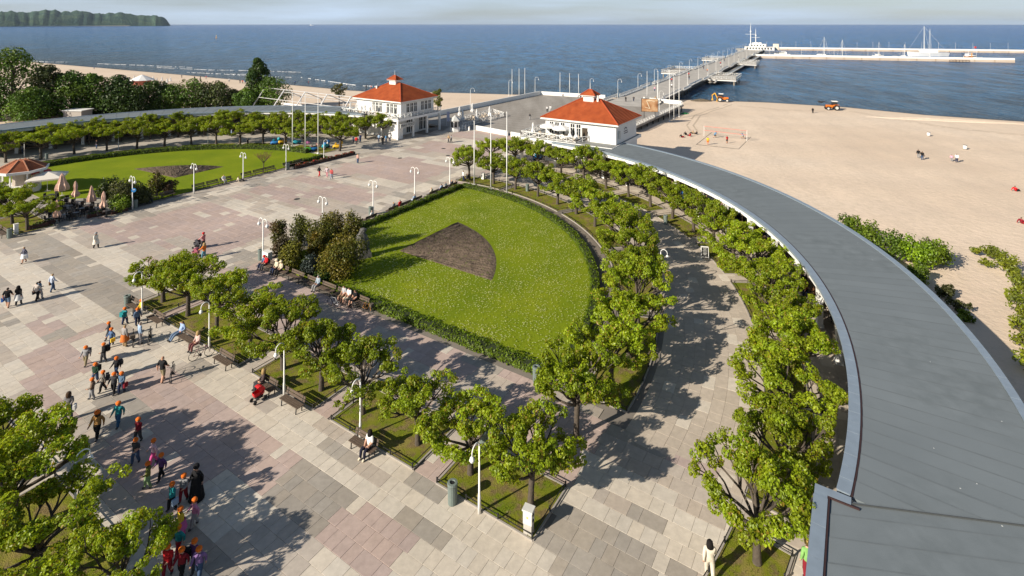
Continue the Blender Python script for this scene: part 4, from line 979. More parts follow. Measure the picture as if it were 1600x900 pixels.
def cafe_set_mesh(dark):
    """round table with four chairs around it, as separate part meshes"""
    tb = MB().lathe([(.25, 0), (.25, .03), (.04, .05), (.04, .70), (.42, .71), (.42, .75)], 10)
    ch = MB().box((0, 0, .44), (.44, .44, .06)).box((0, .21, .70), (.44, .05, .46))
    for x in (-.19, .19):
        for y in (-.19, .19): ch.bar((x, y, 0), (x, y, .42), .035)
    return tb.mesh('table', plain('dark_table', (.045, .045, .05), .35) if dark else M_chairw), ch.mesh('chair', plain('black_wicker', (.016, .014, .013), .8) if dark else M_chairw)
CS = {d: cafe_set_mesh(d) for d in (False, True)}
def cafe_set(p, rz, label, group, dark=False, chairs=4, short=None):
    t_ = thing('cafe_table', label, 'table', p, rz, group); link('table_top', CS[dark][0], t_)
    for k in range(chairs):
        an = 2 * PI * k / chairs; pos = Vector((math.sin(an) * .72, math.cos(an) * .72, 0)); wp = Vector(p) + Matrix.Rotation(rz, 3, 'Z') @ pos
        c = link('cafe_chair', CS[dark][1]); c.location = wp; c.rotation_euler = (0, 0, rz - an)
        tag(c, f'{ORD[k + 1]} chair of the {short or label}', 'chair', group + ' chairs')
    return t_
for k, a_ in enumerate([48.8, 46.4, 43.6, 42.0]): cafe_set(W(a_, 85.5, zd), k, f'cafe table on the right pavilion deck, {ORD[k + 1]} from the left', 'tables on the right pavilion deck', chairs=3)
for k, a_ in enumerate([98.2, 95.6, 92.8, 90.2, 88.4]): cafe_set(W(a_, 85.5, zd), k, f'cafe table on the left pavilion deck, {ORD[k + 1]} from the left', 'tables on the left pavilion deck', chairs=3)

# ------------------------------------------------------------------ forecourt of the pier
M_plank = noise_mat('weathered_planks', [(0.3, (.25, .225, .195)), (0.7, (.35, .32, .285))], .35, detail=8, rough=.9, bump=.3, bscale=4, stretch=(1, .15, 1), rot=-TB)
fc = thing('pier_forecourt', 'grey planked forecourt on piles with white parapets in front of the pier', 'terrace', W(70, 135)); QF = L2(fc.location.copy())
MB().prism([QF(a, b)[:2] for a, b in ((45.8, 126), (45.8, 170), (60, 172), (95, 167), (97.5, 103), (52.8, 103), (52.8, 126))], -.45, .0).obj('deck', M_plank, fc)
for k in range(24):   # visible plank joints
    MB().box(QF(71.5, 104.5 + k * 2.7, .006), (.05, 44, .012), TB).obj('plank_joint', plain('joint_dark', (.1, .09, .08), .9), fc)
def wall_ab(p, q, h, th=.3, name='parapet', parent=fc, Q=QF, cap=True):
    p_, q_ = Q(*p), Q(*q); mb = MB(); mb.bar(p_ + Vector((0, 0, h / 2)), q_ + Vector((0, 0, h / 2)), th, h)
    if cap: mb.bar(p_ + Vector((0, 0, h + .03)), q_ + Vector((0, 0, h + .03)), th + .1, .06)
    return mb.obj(name, M_white, parent)
wall_ab((97.3, 103.5), (95.0, 166.6), 1.25); wall_ab((94.6, 166.8), (71.8, 169.9), 1.15); wall_ab((57.0, 171.2), (46.4, 169.8), 1.15)
wall_ab((76.2, 103.2), (66.2, 101.6), 1.0); wall_ab((65.2, 101.3), (62.4, 100.9), 1.0); wall_ab((60.8, 100.6), (53, 99.0), .95)
railing(fc, QF(46.0, 126.2), QF(46.0, 169.6), 1.0, name='railing')
mb = MB()
for k in range(10):
    for a_ in (46.3, 50.5): mb.tube([QF(a_, 128 + k * 4.6, -3.2), QF(a_, 128 + k * 4.6, -.4)], .17, 7)
pi_ = mb.obj('piles', plain('pile_timber', (.06, .05, .04), .9), fc); pi_['kind'] = 'stuff'
# gate posts, booth, terrace restaurant
for k, (x, y) in enumerate([(722, 199), (727, 200), (733, 201)]):
    t_ = thing('gate_post', f'white gate bollard at the pier entrance, {ORD[k + 1]} from the booth', 'bollard', gp(x, y + 3), TB, 'gate bollards at the pier entrance')
    MB().box((0, 0, .5), (.3, .3, 1.0)).obj('post', M_white, t_); MB().box((0, 0, 1.03), (.38, .38, .06)).obj('cap', M_trim, t_)
bo = thing('ticket_booth', 'small white hexagonal booth with pointed roof by the pier entrance', 'booth', gp(711, 205), 0.3)
MB().lathe([(1.15, 0), (1.15, .9), (1.05, .92), (1.05, 2.5), (1.3, 2.55)], 6).obj('wall', M_white, bo)
for k in range(6):
    an = PI / 6 + k * PI / 3; MB().box((.94 * math.cos(an), .94 * math.sin(an), 1.65), (.06, .62, 1.2), an).obj('window', M_glass, bo)
MB().lathe([(1.45, 2.52), (1.4, 2.62), (.55, 3.3), (.05, 3.75)], 6).obj('roof', plain('booth_roof', (.5, .5, .48), .6), bo)
rs_ = thing('terrace_fence', 'white cross-braced fence round the restaurant seating at the pier entrance', 'fence', gp(740, 196))
q0 = rs_.location.copy(); c4 = [gp(724, 199), gp(788, 182), gp(770, 176), gp(712, 190)]
for p, q in zip(c4[:-1], c4[1:]): railing(rs_, p - q0, q - q0, 1.05)
for k, (x, y) in enumerate([(718, 186), (723, 193), (738, 180), (745, 191), (765, 186)]):
    folded_parasol(gp(x, y), 3.4, M_canvas, f'tall folded white parasol in the terrace restaurant, {ORD[k + 1]} from the left', 'folded parasols in the terrace restaurant', wid=.42)
for k, (x, y) in enumerate([(735, 190), (742, 186), (752, 187), (758, 183), (768, 182), (776, 182), (748, 192)]):
    cafe_set(gp(x, y), k * .7, f'pale table in the terrace restaurant, {ORD[k + 1]} from the left', 'tables in the terrace restaurant', chairs=3)
# feather flag by the left pavilion
ff = thing('feather_banner', 'pale lilac feather banner beside the left pavilion', 'banner', gp(698, 196), .4)
MB().tube([(0, 0, 0), (0, 0, 3.6)], .03, 5).obj('pole', M_white, ff); MB().prism([(0, -.03), (.75, -.03), (.75, .03), (0, .03)], 1.0, 3.4).obj('cloth', plain('lilac_cloth', (.5, .5, .62), .8), ff)
# billboard on the forecourt edge
bb = thing('billboard', 'brown advertising billboard on the forecourt edge above the beach', 'billboard', W(46.8, 140.5, 0), TB + .35)
for x in (-1.4, 1.4): MB().bar((0, x, -.4), (0, x, 1.9), .14).obj('leg', M_dark, bb)
MB().box((0, 0, 3.5), (.12, 4.2, 3.4)).obj('panel', noise_mat('poster_print', [(.3, (.16, .07, .03)), (.5, (.33, .17, .08)), (.7, (.5, .36, .22))], .5, detail=5, rough=.6), bb)
mb = MB()
for z_ in (1.78, 5.22): mb.bar((-.08, -2.15, z_), (-.08, 2.15, z_), .08)
for x in (-2.13, 2.13): mb.bar((-.08, x, 1.78), (-.08, x, 5.22), .08)
mb.obj('frame', M_dark, bb)
lt = MB()
lt.tube([(-.075, -1.3, 4.5), (-.075, -.4, 4.7), (-.075, .9, 4.6)], .1, 4); lt.tube([(-.075, .7, 4.6), (-.075, -.1, 2.6)], .12, 4); lt.tube([(-.075, -.1, 2.6), (-.075, 1.1, 2.9)], .08, 4)
lt.obj('script_mark', plain('poster_cream', (.6, .5, .36), .7), bb)

# ------------------------------------------------------------------ the pier
pd = Vector((475, 847, 0)).normalized(); pn = Vector((pd.y, -pd.x, 0)); P0 = Vector((50, 194, 0)) - pd * 30
def PP(s, o_, z=0.0): return P0 + pd * s + pn * o_ + Vector((0, 0, z))
pier = thing('pier', 'long white railed wooden pier running out to sea', 'pier', P0); LEN = 425
def pp(s, o_, z=0.0): return PP(s, o_, z) - P0
def slab_p(s0, s1, o0_, o1_, z0, z1, name, mat, parent=pier):
    return MB().prism([pp(s0, o0_)[:2], pp(s0, o1_)[:2], pp(s1, o1_)[:2], pp(s1, o0_)[:2]], z0, z1).obj(name, mat, parent)
slab_p(-2, LEN, -7.2, 7.2, -.35, .02, 'deck', noise_mat('pier_planks', [(0.3, (.36, .335, .30)), (0.7, (.47, .44, .40))], .3, detail=8, rough=.9))
slab_p(0, LEN, 6.6, 7.5, -1.0, -.3, 'edge_beam', plain('pier_beam', (.1, .085, .07), .9)); slab_p(0, LEN, -7.5, -6.6, -1.0, -.3, 'edge_beam', plain('pier_beam', (.1, .085, .07), .9))
M_pile = plain('pier_pile', (.055, .048, .04), .9)
pl_ = MB()
for k in range(86):
    s = 4 + k * 5
    for o_ in (-6.5, -2.2, 2.2, 6.5): pl_.tube([pp(s, o_, -6), pp(s, o_, -.3)], .2, 6)
x_ = pl_.obj('piles', M_pile, pier); x_['kind'] = 'stuff'
for side in (-1, 1):
    s = 2.0
    while s < LEN - 8:
        # the rail steps in and out around seats every few bays
        o_ = 7.25 * side + (0.9 * side if int(s / 14) % 3 == 0 else 0)
        rl_ = railing(pier, pp(s, o_), pp(s + 14, o_), 1.15)
        MB().bar(pp(s, o_, .62), pp(s + 14, o_, .62), .05, .3).bar(pp(s, o_, .95), pp(s + 14, o_, .98), .05, .26).obj('rail_board', M_white, rl_); s += 14
# lower landing walk on the right
slab_p(95, 365, 8.4, 11.6, -1.75, -1.5, 'landing_walk', M_plank)
for k in range(18):
    rl_ = railing(pier, pp(95 + k * 15, 11.5, -1.5), pp(110 + k * 15, 11.5, -1.5), 1.05)
    MB().bar(pp(95 + k * 15, 11.5, -.9), pp(110 + k * 15, 11.5, -.9), .05, .24).bar(pp(95 + k * 15, 11.5, -.6), pp(110 + k * 15, 11.5, -.6), .05, .2).obj('rail_board', M_white, rl_)
x_ = MB()
for k in range(55): x_.tube([pp(97 + k * 5, 11.2, -6), pp(97 + k * 5, 11.2, -1.7)], .2, 6)
x_ = x_.obj('landing_piles', M_pile, pier); x_['kind'] = 'stuff'
for s0, s1, o0_, o1_, lab in [(98, 118, 7.6, 20, 'a'), (205, 228, 7.6, 19, 'b'), (120, 150, -19, -7.6, 'c'), (235, 262, -19, -7.6, 'd')]:
    slab_p(s0, s1, o0_, o1_, -.35, .03, 'side_platform', M_plank)
    slab_p(s0 + .3, s1 - .3, o0_, o1_, -.9, -.35, 'platform_beam', M_white)
    e = o1_ if o1_ > 0 else o0_
    railing(pier, pp(s0, o0_), pp(s0, o1_), 1.2); railing(pier, pp(s1, o0_), pp(s1, o1_), 1.2); railing(pier, pp(s0, e), pp(s1, e), 1.2)
    bn = MB()   # white boarded rail backs
    bn.bar(pp(s0, e * 1.002, .75), pp(s1, e * 1.002, .75), .06, .7); bn.obj('rail_board', M_white, pier)
    x_ = MB()
    for ss in (s0 + 1, (s0 + s1) / 2, s1 - 1):
        for oo in (o0_ + (1 if o0_ > 0 else 1), o1_ - 1): x_.tube([pp(ss, oo, -6), pp(ss, oo, -.4)], .3, 7)
    x_ = x_.obj('platform_piles', plain('pale_pile', (.32, .27, .21), .9), pier); x_['kind'] = 'stuff'
# head of the pier
hd = thing('pier_house', 'white stepped pier head building with terraces', 'building', PP(412, 2)); h0 = hd.location.copy()
def hb(ds, do, z, sz, name, mat=M_white): return MB().box(pd * ds + pn * do + Vector((0, 0, z)), (sz[0], sz[1], sz[2]), math.atan2(pd.y, pd.x)).obj(name, mat, hd)
hb(0, 2, 1.4, (16, 26, 2.8), 'lower_storey'); hb(2, 0, 4.2, (11, 15, 2.8), 'upper_storey'); hb(3, -1, 6.3, (6, 8, 1.4), 'lantern'); hb(0, 2, 2.9, (17, 27, .25), 'terrace_edge', M_trim)
for k in range(9): hb(-8.05, -8.5 + k * 2.6, 1.5, (.12, 1.5, 1.6), 'window', M_glass)
for k in range(5): hb(-3.55, -5 + k * 2.6, 4.3, (.12, 1.4, 1.4), 'window', M_glass)
hb(0, 16, 3.0, (7, 5, 6.0), 'side_tower', plain('cream_render', (.62, .55, .45), .8))
def mast(p, h, yard, label, stays=True):
    t_ = thing('mast', label, 'mast', p); dirx = Vector((1, 0, 0))
    MB().tube([(0, 0, 0), (0, 0, h * .6), (0, 0, h)], [.42, .3, .12], 8).obj('pole', M_white, t_)
    MB().tube([tuple(-dirx * yard + Vector((0, 0, h * .52))), tuple(dirx * yard + Vector((0, 0, h * .52)))], .16, 6).obj('yard', M_white, t_)
    MB().lathe([(.3, h * .6), (.7, h * .62), (.7, h * .65), (.3, h * .67)], 8).obj('crow_nest', M_white, t_); return t_
mast(PP(408, -4, 2.9), 23.5, 5, 'taller white signal mast on the pier head'); mast(PP(408, 0.5, 2.9), 17.5, 4.0, 'shorter white signal mast on the pier head')
# pier lamps: single hooked arm
LAMPM = {}
def hook_lamp_meshes(h, reach):
    k = (h, reach)
    if k in LAMPM: return LAMPM[k]
    post = MB().tube([(0, 0, 0), (0, 0, h * .25), (0, 0, h * .27), (0, 0, h - reach * .5)], [.085, .075, .055, .042], 8)
    arm = MB().tube([(reach / 2 - reach / 2 * math.cos(R(t_)), 0, h - reach * .5 + reach * .5 * math.sin(R(t_))) for t_ in range(0, 181, 20)] + [(reach, 0, h - reach * .5 - .12)], .032, 6)
    hdm = MB().lathe([(.04, .14), (.1, .1), (.12, 0), (.15, -.03)], 10, (reach, 0, h - reach * .5 - .28))
    gl = MB().ball((reach, 0, h - reach * .5 - .34), .115, 10, 6)
    LAMPM[k] = (post.mesh('post', M_white, True), arm.mesh('arm', M_white, True), hdm.mesh('lamp_head', M_white, True), gl.mesh('globe', plain('lamp_glass', (.72, .73, .74), .12, spec=.6), True)); return LAMPM[k]
def hook_lamp(p, rz, h, reach, label, group):
    t_ = thing('street_lamp', label, 'street lamp', p, rz, group); a_, b_, c_, d_ = hook_lamp_meshes(h, reach)
    link('post', a_, t_); link('arm', b_, t_); hh = link('lamp_head', c_, t_); link('globe', d_, hh); return t_
for side in (-1, 1):
    for k in range(17):
        s = 12 + k * 23.5
        hook_lamp(PP(s, 6.6 * side), math.atan2(pn.y, pn.x) + (0 if side < 0 else PI), 6.6, 1.3, f'white hooked lamp on the {"left" if side < 0 else "right"} rail of the pier, {ORD[k + 1]} from the shore', 'lamps along the pier')
for k, (x, y) in enumerate([(735, 172), (795, 155), (836, 149), (922, 152), (1030, 178)]):
    hook_lamp(gp(x, y, 0), 0.0, 6.4, 1.2, ['white hooked lamp rising left of the forecourt behind the restaurant', 'white hooked lamp left of the three flagpoles on the beach side', 'white hooked lamp right of the three flagpoles on the beach side', 'white hooked lamp behind the right pavilion roof', 'white hooked lamp beside the billboard'][k], 'lamps round the forecourt')

# ------------------------------------------------------------------ marina
M_quay = noise_mat('quay_concrete', [(.3, (.42, .34, .27)), (.7, (.55, .46, .37))], .12, detail=8, rough=.9, stretch=(1, 1, 4))
def breakwater(label, p, q, wid):
    p, q = Vector(p), Vector(q); t_ = thing('breakwater', label, 'breakwater', p); d = (q - p); u = Vector((d.x, d.y, 0)).normalized(); n = Vector((-u.y, u.x, 0))
    MB().prism([(Vector((0, 0, 0)) + n * 0)[:2], d[:2], (d + n * wid)[:2], (n * wid)[:2]], -7, -.9 + 0).obj('quay', M_quay, t_)
    MB().prism([(n * .1)[:2], (d + n * .1)[:2], (d + n * .7)[:2], (n * .7)[:2]], -.9, .45).obj('wall', M_white, t_)
    MB().prism([(n * .7)[:2], (d + n * .7)[:2], (d + n * (wid - .3))[:2], (n * (wid - .3))[:2]], -.9, -.6).obj('walkway', M_conc, t_)
    fd = MB(); k = int(d.length / 12)
    for i in range(k): fd.box(u * (6 + i * 12) - n * .08 + Vector((0, 0, -1.9)), (.5, .2, 1.9), math.atan2(u.y, u.x))
    fd = fd.obj('fenders', plain('fender', (.35, .26, .18), .9), t_); fd['kind'] = 'stuff'
    return u, n, d.length
def wl(x, Y, z=SEA): return Vector(((x - 800) * Y / F, Y, z))
A0 = Vector((195, 441, 0)); A1 = Vector((361, 389, 0)); u1, n1, l1 = breakwater('near marina breakwater with white wall and beige quay', A0, A1, 9)
B0 = Vector((262, 580, 0)); B1 = Vector((520, 506, 0)); u2, n2, l2 = breakwater('far marina breakwater with white wall', B0, B1, 9)
MB2 = thing('marina_jetty', 'short concrete link between pier head and marina', 'jetty', PP(395, 9)); _q = MB2.location.copy()
MB().prism([(A0 - _q)[:2], (A0 + n1 * 9 - _q)[:2], (B0 + n2 * 9 - _q)[:2], (B0 - _q + Vector((-22, 0, 0)))[:2]], -2.9, -.95).obj('deck', M_conc, MB2)
for k in range(14): hook_lamp(A0 + u1 * (14 + k * 11.6) + n1 * 5 + Vector((0, 0, -.6)), math.atan2(n1.y, n1.x), 5.6, .3, f'slim white lamp on the near breakwater, {ORD[k + 1]} from the pier', 'lamps on the near breakwater') if k % 2 == 0 else None
for k in range(18): hook_lamp(B0 + u2 * (10 + k * 14.2) + n2 * 3 + Vector((0, 0, -.6)), math.atan2(n2.y, n2.x), 7.2, .3, f'slim white lamp on the far breakwater, {ORD[k + 1]} from the pier', 'lamps on the far breakwater')
M_hull = plain('boat_hull', (.72, .72, .7), .35, var=.05)
def hull(mb, L, B, H, z=0.0):
    """pointed hull with flared sides, bow at +x"""
    st = [(-.5, .72, .0), (-.3, .95, 0), (0, 1.0, 0), (.25, .8, .06), (.42, .38, .14), (.5, .03, .2)]; vs = []; fs = []
    for x, w, up in st: vs += [(x * L, -w * B / 2, z + H + up * H), (x * L * .96, -w * B * .33, z), (x * L * .96, w * B * .33, z), (x * L, w * B / 2, z + H + up * H)]
    for i in range(len(st) - 1):
        o_ = i * 4
        for k in range(3): fs.append((o_ + k, o_ + k + 1, o_ + 5 + k, o_ + 4 + k))
        fs.append((o_ + 3, o_, o_ + 4, o_ + 7))
    fs.append((0, 3, 2, 1)); return mb.add(vs, fs)
def sailboat(p, rz, L, H, label, col=None, name='sailing_boat'):
    t_ = thing(name, label, 'boat', p, rz, 'boats in the marina'); hull(MB(), L, L * .3, L * .11, -.3).obj('hull', col or M_hull, t_)
    MB().box((-.03 * L, 0, L * .13), (L * .4, L * .16, L * .08)).box((.1 * L, 0, L * .16), (L * .18, L * .13, L * .05)).obj('cabin', M_white, t_)
    MB().tube([(.08 * L, 0, .1 * L), (.08 * L, 0, H)], [.09 + L * .006, .05 + L * .002], 6).obj('mast', M_white, t_)
    MB().tube([(.08 * L, 0, .2 * L), (-.36 * L, 0, .21 * L)], .07 + L * .006, 6).obj('boom', plain('sail_cover', (.55, .55, .58), .8), t_)
    st = MB()
    for q in ((.49 * L, 0, .14 * L), (-.48 * L, 0, .12 * L), (0, .14 * L, .12 * L), (0, -.14 * L, .12 * L)): st.bar((.08 * L, 0, H * .98), q, .05)
    st.obj('rigging', M_white, t_); return t_
def motorboat(p, rz, L, label, col=None, decks=1):
    t_ = thing('motor_boat', label, 'boat', p, rz, 'boats in the marina'); hull(MB(), L, L * .32, L * .13, -.2).obj('hull', col or M_hull, t_)
    MB().box((-.05 * L, 0, L * .17), (L * .45, L * .22, L * .12)).obj('cabin', M_white, t_)
    MB().box((.02 * L, 0, L * .185), (L * .33, L * .225, L * .05)).obj('window', M_glass, t_)
    if decks > 1:
        MB().box((-.08 * L, 0, L * .28), (L * .28, L * .19, L * .09)).obj('bridge', M_white, t_); MB().box((-.03 * L, 0, L * .29), (L * .2, L * .195, L * .035)).obj('window', M_glass, t_)
        MB().tube([(-.1 * L, 0, .3 * L), (-.1 * L, 0, .48 * L)], .08, 5).obj('mast', M_white, t_)
    else: MB().box((-.1 * L, 0, L * .25), (L * .3, L * .2, L * .03)).obj('hardtop', M_white, t_)
    return t_
mar = math.atan2(u1.y, u1.x)
motorboat(wl(1222, 478), mar + PI, 13, 'white motor boat moored next to the pier head')
sailboat(wl(1286, 462), mar, 11, 17, 'white sailing boat with tall mast, leftmost in the marina'); motorboat(wl(1283, 448), mar, 11, 'low white motor boat behind the near breakwater, left of centre')
sailboat(wl(1315, 446), mar + .2, 8, 15, 'small sailing boat with reddish mast in the marina', name='sailing_boat')
sailboat(wl(1372, 470), mar, 9, 12, 'small sailing boat right of the red masted one'); motorboat(wl(1374, 436), mar + .3, 10, 'white motor boat with high bridge in mid marina', decks=2)
sailboat(wl(1412, 452), mar, 8, 11, 'short masted sailing boat left of the big yacht'); motorboat(wl(1400, 430), mar, 9, 'open white boat with blue cover in mid marina'); motorboat(wl(1425, 428), mar, 8, 'small white motor boat close to the big yacht')
sailboat(wl(1449, 470), mar + PI, 30, 26, 'large white sailing yacht with the tallest mast in the marina'); sailboat(wl(1453, 424), mar + 1.2, 12, 24, 'slim sailing boat with tall white mast before the large yacht')
motorboat(wl(1517, 420), mar, 15, 'white passenger boat with red flag near the breakwater end', decks=2)
fl = thing('flag', 'small red flag above the passenger boat in the marina', 'flag', wl(1522, 418, 4.6)); MB().tube([(0, 0, -1.5), (0, 0, 3.2)], .06, 5).obj('staff', M_white, fl); MB().prism([(0, -.03), (1.8, -.03), (1.8, .03), (0, .03)], 1.7, 3.1).obj('cloth', plain('red_cloth', (.6, .04, .03), .8), fl)
cr = thing('quay_crane', 'orange brown quay machinery near the end of the near breakwater', 'machinery', A0 + u1 * (l1 - 26) + n1 * 4 + Vector((0, 0, -.6)), mar)
MB().box((0, 0, .8), (5, 2, 1.6)).obj('base', plain('rust_orange', (.42, .16, .05), .8), cr); MB().tube([(2, 0, 1.4), (2, 0, 4.2)], .35, 8).obj('tank', plain('orange_tank', (.55, .25, .06), .6), cr); MB().bar((-2, 0, 1.4), (-4.2, 0, 3.4), .3).obj('arm', M_dark, cr)
rf_ = thing('mooring_raft', 'dark rusty mooring frame at the foot of the near breakwater', 'raft', A0 + u1 * (l1 - 34) - n1 * 2 + Vector((0, 0, SEA)), mar)
mb = MB()
for z_ in (.1, 1.2): mb.bar((-6, 0, z_), (6, 0, z_), .35)
mb.obj('beam', plain('rusty_frame', (.09, .06, .04), .9), rf_)
mb = MB()
for k in range(7): mb.bar((-6 + k * 2, 0, -.5), (-6 + k * 2, 0, 1.3), .3)
mb.obj('uprights', plain('rusty_frame', (.09, .06, .04), .9), rf_)
bu = thing('buoy', 'yellow marker buoy far out left of centre', 'buoy', gp(338, 59.5, SEA)); MB().lathe([(.1, -.4), (1.6, 0), (1.6, .7), (.5, .9), (.35, 4.0), (.05, 5.2)], 10).obj('float', plain('buoy_yellow', (.7, .38, .02), .5), bu); MB().box((0, 0, 5.4), (.9, .1, .9)).obj('topmark', plain('buoy_yellow', (.7, .38, .02), .5), bu)
shp = thing('distant_ship', 'tiny white ship on the horizon left of centre', 'ship', ((487 - 800) * 9000 / F, 9000, SEA)); hull(MB(), 70, 14, 6, 0).obj('hull', M_hull, shp); MB().box((-15, 0, 12), (18, 10, 14)).obj('bridge', M_white, shp)
# ------------------------------------------------------------------ lamps, flagpoles
DL_post = MB().tube([(0, 0, 0), (0, 0, .9), (0, 0, .95), (0, 0, 3.7)], [.10, .085, .06, .045], 8).mesh('post', M_white, True)
def _dl(s): return MB().tube([(s * (.32 - .32 * math.cos(R(t_))), 0, 3.6 + .36 * math.sin(R(t_))) for t_ in range(0, 181, 20)] + [(s * .64, 0, 3.5)], .034, 6).mesh('arm', M_white, True)
DL_arm = {s: _dl(s) for s in (-1, 1)}
DL_head = MB().lathe([(.04, .13), (.11, .09), (.13, 0), (.17, -.04)], 10).mesh('lamp_head', M_white, True)
DL_globe = MB().ball((0, 0, -.09), .14, 10, 6).mesh('globe', plain('lamp_glass', (.72, .73, .74), .12), True)
def double_lamp(p, label, group, rz=None):
    t_ = thing('street_lamp', label, 'street lamp', p, math.atan2(EA[1], EA[0]) if rz is None else rz, group); link('post', DL_post, t_)
    t_.scale = (1.12, 1.12, 1.12)
    for s in (-1, 1):
        link('arm', DL_arm[s], t_); h_ = link('lamp_head', DL_head, t_); h_.location = (s * .64, 0, 3.4); link('globe', DL_globe, h_)
for k, (x, y) in enumerate([(411, 407), (504, 366), (583, 335), (648, 310), (703, 291)]): double_lamp(gp(x, y), f'white double lamp on the near side of the wide axis, {ORD[k + 1]} from the shrubs', 'double lamps on the near side of the axis')
for k, (x, y) in enumerate([(207, 327), (303, 303), (380, 282), (447, 266)]): double_lamp(gp(x, y), f'white double lamp before the far lawn, {ORD[k + 1]} from the cafe', 'double lamps before the far lawn')
_nb = math.atan2(-EB[1], -EB[0])
for k, (x, y) in enumerate([(222, 491), (327, 546), (444, 621), (563, 686), (749, 802)]): hook_lamp(gp(x, y), _nb, 3.75, .62, f'white single-arm lamp in front of the fenced tree beds, {ORD[k + 1]} from the left', 'single-arm lamps before the tree beds')
for k, (a_, b_) in enumerate([(32.6, 10.9)]): hook_lamp(W(a_, b_), _nb + PI, 3.75, .62, ['white lamp mostly hidden by the near left trees', 'white lamp seen through the small tree at the bottom edge'][k], 'lamps among the near left trees')
hook_lamp(PR(38.0, 25.5), math.atan2(-EA[1], -EA[0]), 3.9, .62, 'white hooked lamp poking through the curved tree row', 'lamps in the curved rows'); hook_lamp(PR(38.0, 46.5), math.atan2(-EA[1], -EA[0]), 3.9, .62, 'white hooked lamp half hidden in the curved row near the ring path', 'lamps in the curved rows')
for k, (x, y) in enumerate([(506, 252), (38, 246), (185, 234), (325, 226)]): hook_lamp(gp(x, y), 0.3, 3.9, .62, ['white hooked lamp at the corner of the far lawn behind the flower planters', 'white lamp post behind the tiled kiosk', 'white lamp post in the far row, left of centre', 'white lamp post in the far row behind the lawn'][k], 'lamps behind the far lawn')
FPM = MB().tube([(0, 0, 0), (0, 0, 5), (0, 0, 11)], [.085, .07, .04], 8).mesh('pole', M_white, True); FPB = MB().lathe([(.22, 0), (.22, .12), (.12, .2)], 8).mesh('base', M_white); FPC = MB().ball((0, 0, 11.05), .09, 8, 5).mesh('finial', M_white)
def flagpole(p, h, label, group):
    t_ = thing('flagpole', label, 'flagpole', p, 0, group); t_.scale = (1.15, 1.15, h / 11.0); link('pole', FPM, t_); link('base', FPB, t_); link('finial', FPC, t_)
for k, (x, y, top) in enumerate([(741, 289, 190), (767, 296, 178), (792, 304, 176)]): flagpole(gp(x, y), (y - top) * EYE / (y - HZ), f'bare white flagpole beside the near lawn hedge, {ORD[k + 1]} of three', 'flagpoles beside the near lawn')
for k, (x, y, top) in enumerate([(457, 236, 145), (477, 238, 146), (497, 240, 146)]): flagpole(gp(x, y), (y - top) * EYE / (y - HZ), f'bare white flagpole beside the far lawn, {ORD[k + 1]} of three', 'flagpoles beside the far lawn')
for k, (x, y, top) in enumerate([(800, 161, 109), (811, 160, 108), (820, 158, 107), (875, 155, 114), (890, 156, 115), (904, 157, 116)]):
    flagpole(gp(x, y, -2), (y - top) * 27 / (y - HZ), f'white flagpole beyond the forecourt parapet, {ORD[k + 1]} from the left', 'flagpoles beyond the forecourt')
for k, (x, y, top) in enumerate([(1046, 190, 110), (1053, 186, 115), (1061, 183, 117), (1011, 158, 112), (1028, 165, 112)]):
    flagpole(gp(x, y, -1.8), (y - top) * 26.8 / (y - HZ), ['white flagpole on the sand by the forecourt corner, nearest of three', 'white flagpole on the sand by the forecourt corner, middle of three', 'white flagpole on the sand by the forecourt corner, farthest of three', 'white flagpole left of the billboard behind the right pavilion', 'white flagpole just behind the billboard'][k], 'flagpoles on the right of the forecourt')

# ------------------------------------------------------------------ benches, bins, small furniture
_be = MB()
for y in (-.2, -.06, .08, .2): _be.box((0, y, .44), (1.9, .105, .045))
BSEAT = _be.mesh('seat', M_bench)
_be = MB()
for z, y in ((.62, .31), (.80, .36)): _be.box((0, y, z), (1.9, .035, .15), M=Matrix.Rotation(R(-12), 4, 'X'))
BBACK = _be.mesh('backrest', M_bench)
def _bleg(x): return MB().bar((x, -.22, 0), (x, -.18, .42), .05).bar((x, .22, 0), (x, .26, .5), .05).bar((x, .26, .45), (x, .38, .88), .05).bar((x, -.2, .40), (x, .25, .40), .05).mesh('leg', M_iron)
BLEG = {x: _bleg(x) for x in (-.75, .75)}
def bench(p, rz, label, group):
    """sitter looks along local -y"""
    t_ = thing('bench', label, 'bench', p, rz, group); link('seat', BSEAT, t_); link('backrest', BBACK, t_)
    for x in BLEG: link('leg', BLEG[x], t_)
    return t_
RZ_S = TB - PI / 2 + 0.0           # local x along -a..a, front towards -b
rz_front_b = math.atan2(-EB[1], -EB[0]) + PI / 2; rz_front_a = math.atan2(EA[1], EA[0]) + PI / 2; rz_front_na = rz_front_a + PI
_bn = [((206, 484), 'slatted bench beside the grey bin at the left end of the tree beds'), ((250, 503), 'empty slatted bench between the two left lamps of the tree beds'), ((300, 533), 'slatted bench with the man in light blue and the cyclist'), ((357, 567), 'empty slatted bench right of the parked bicycle'), ((424, 606), 'slatted bench with the woman minding the red pram'), ((464, 632), 'empty slatted bench with a blue mark beside the red pram'), ((582, 693), 'slatted bench with the woman in a white top')]
for (x, y), lb in _bn: bench(W(toab(gp(x, y))[0], 21.95), rz_front_b, lb, 'benches before the tree beds')
for k, a_ in enumerate([51.0, 48.6, 46.2, 43.8, 41.6, 39.4, 37.2]): bench(W(a_, 33.0), rz_front_b, f'slatted bench on the shaded walk by the shrubs, {ORD[k + 1]} from the left', 'benches on the shaded walk')
for k, b_ in enumerate([43.5, 45.8, 48.1, 52.0, 54.3, 56.6, 60.0, 62.3, 64.6]): bench(W(52.3, b_), rz_front_a, f'bench facing the wide axis before the near lawn hedge, {ORD[k + 1]} from the shrubs', 'benches facing the axis')
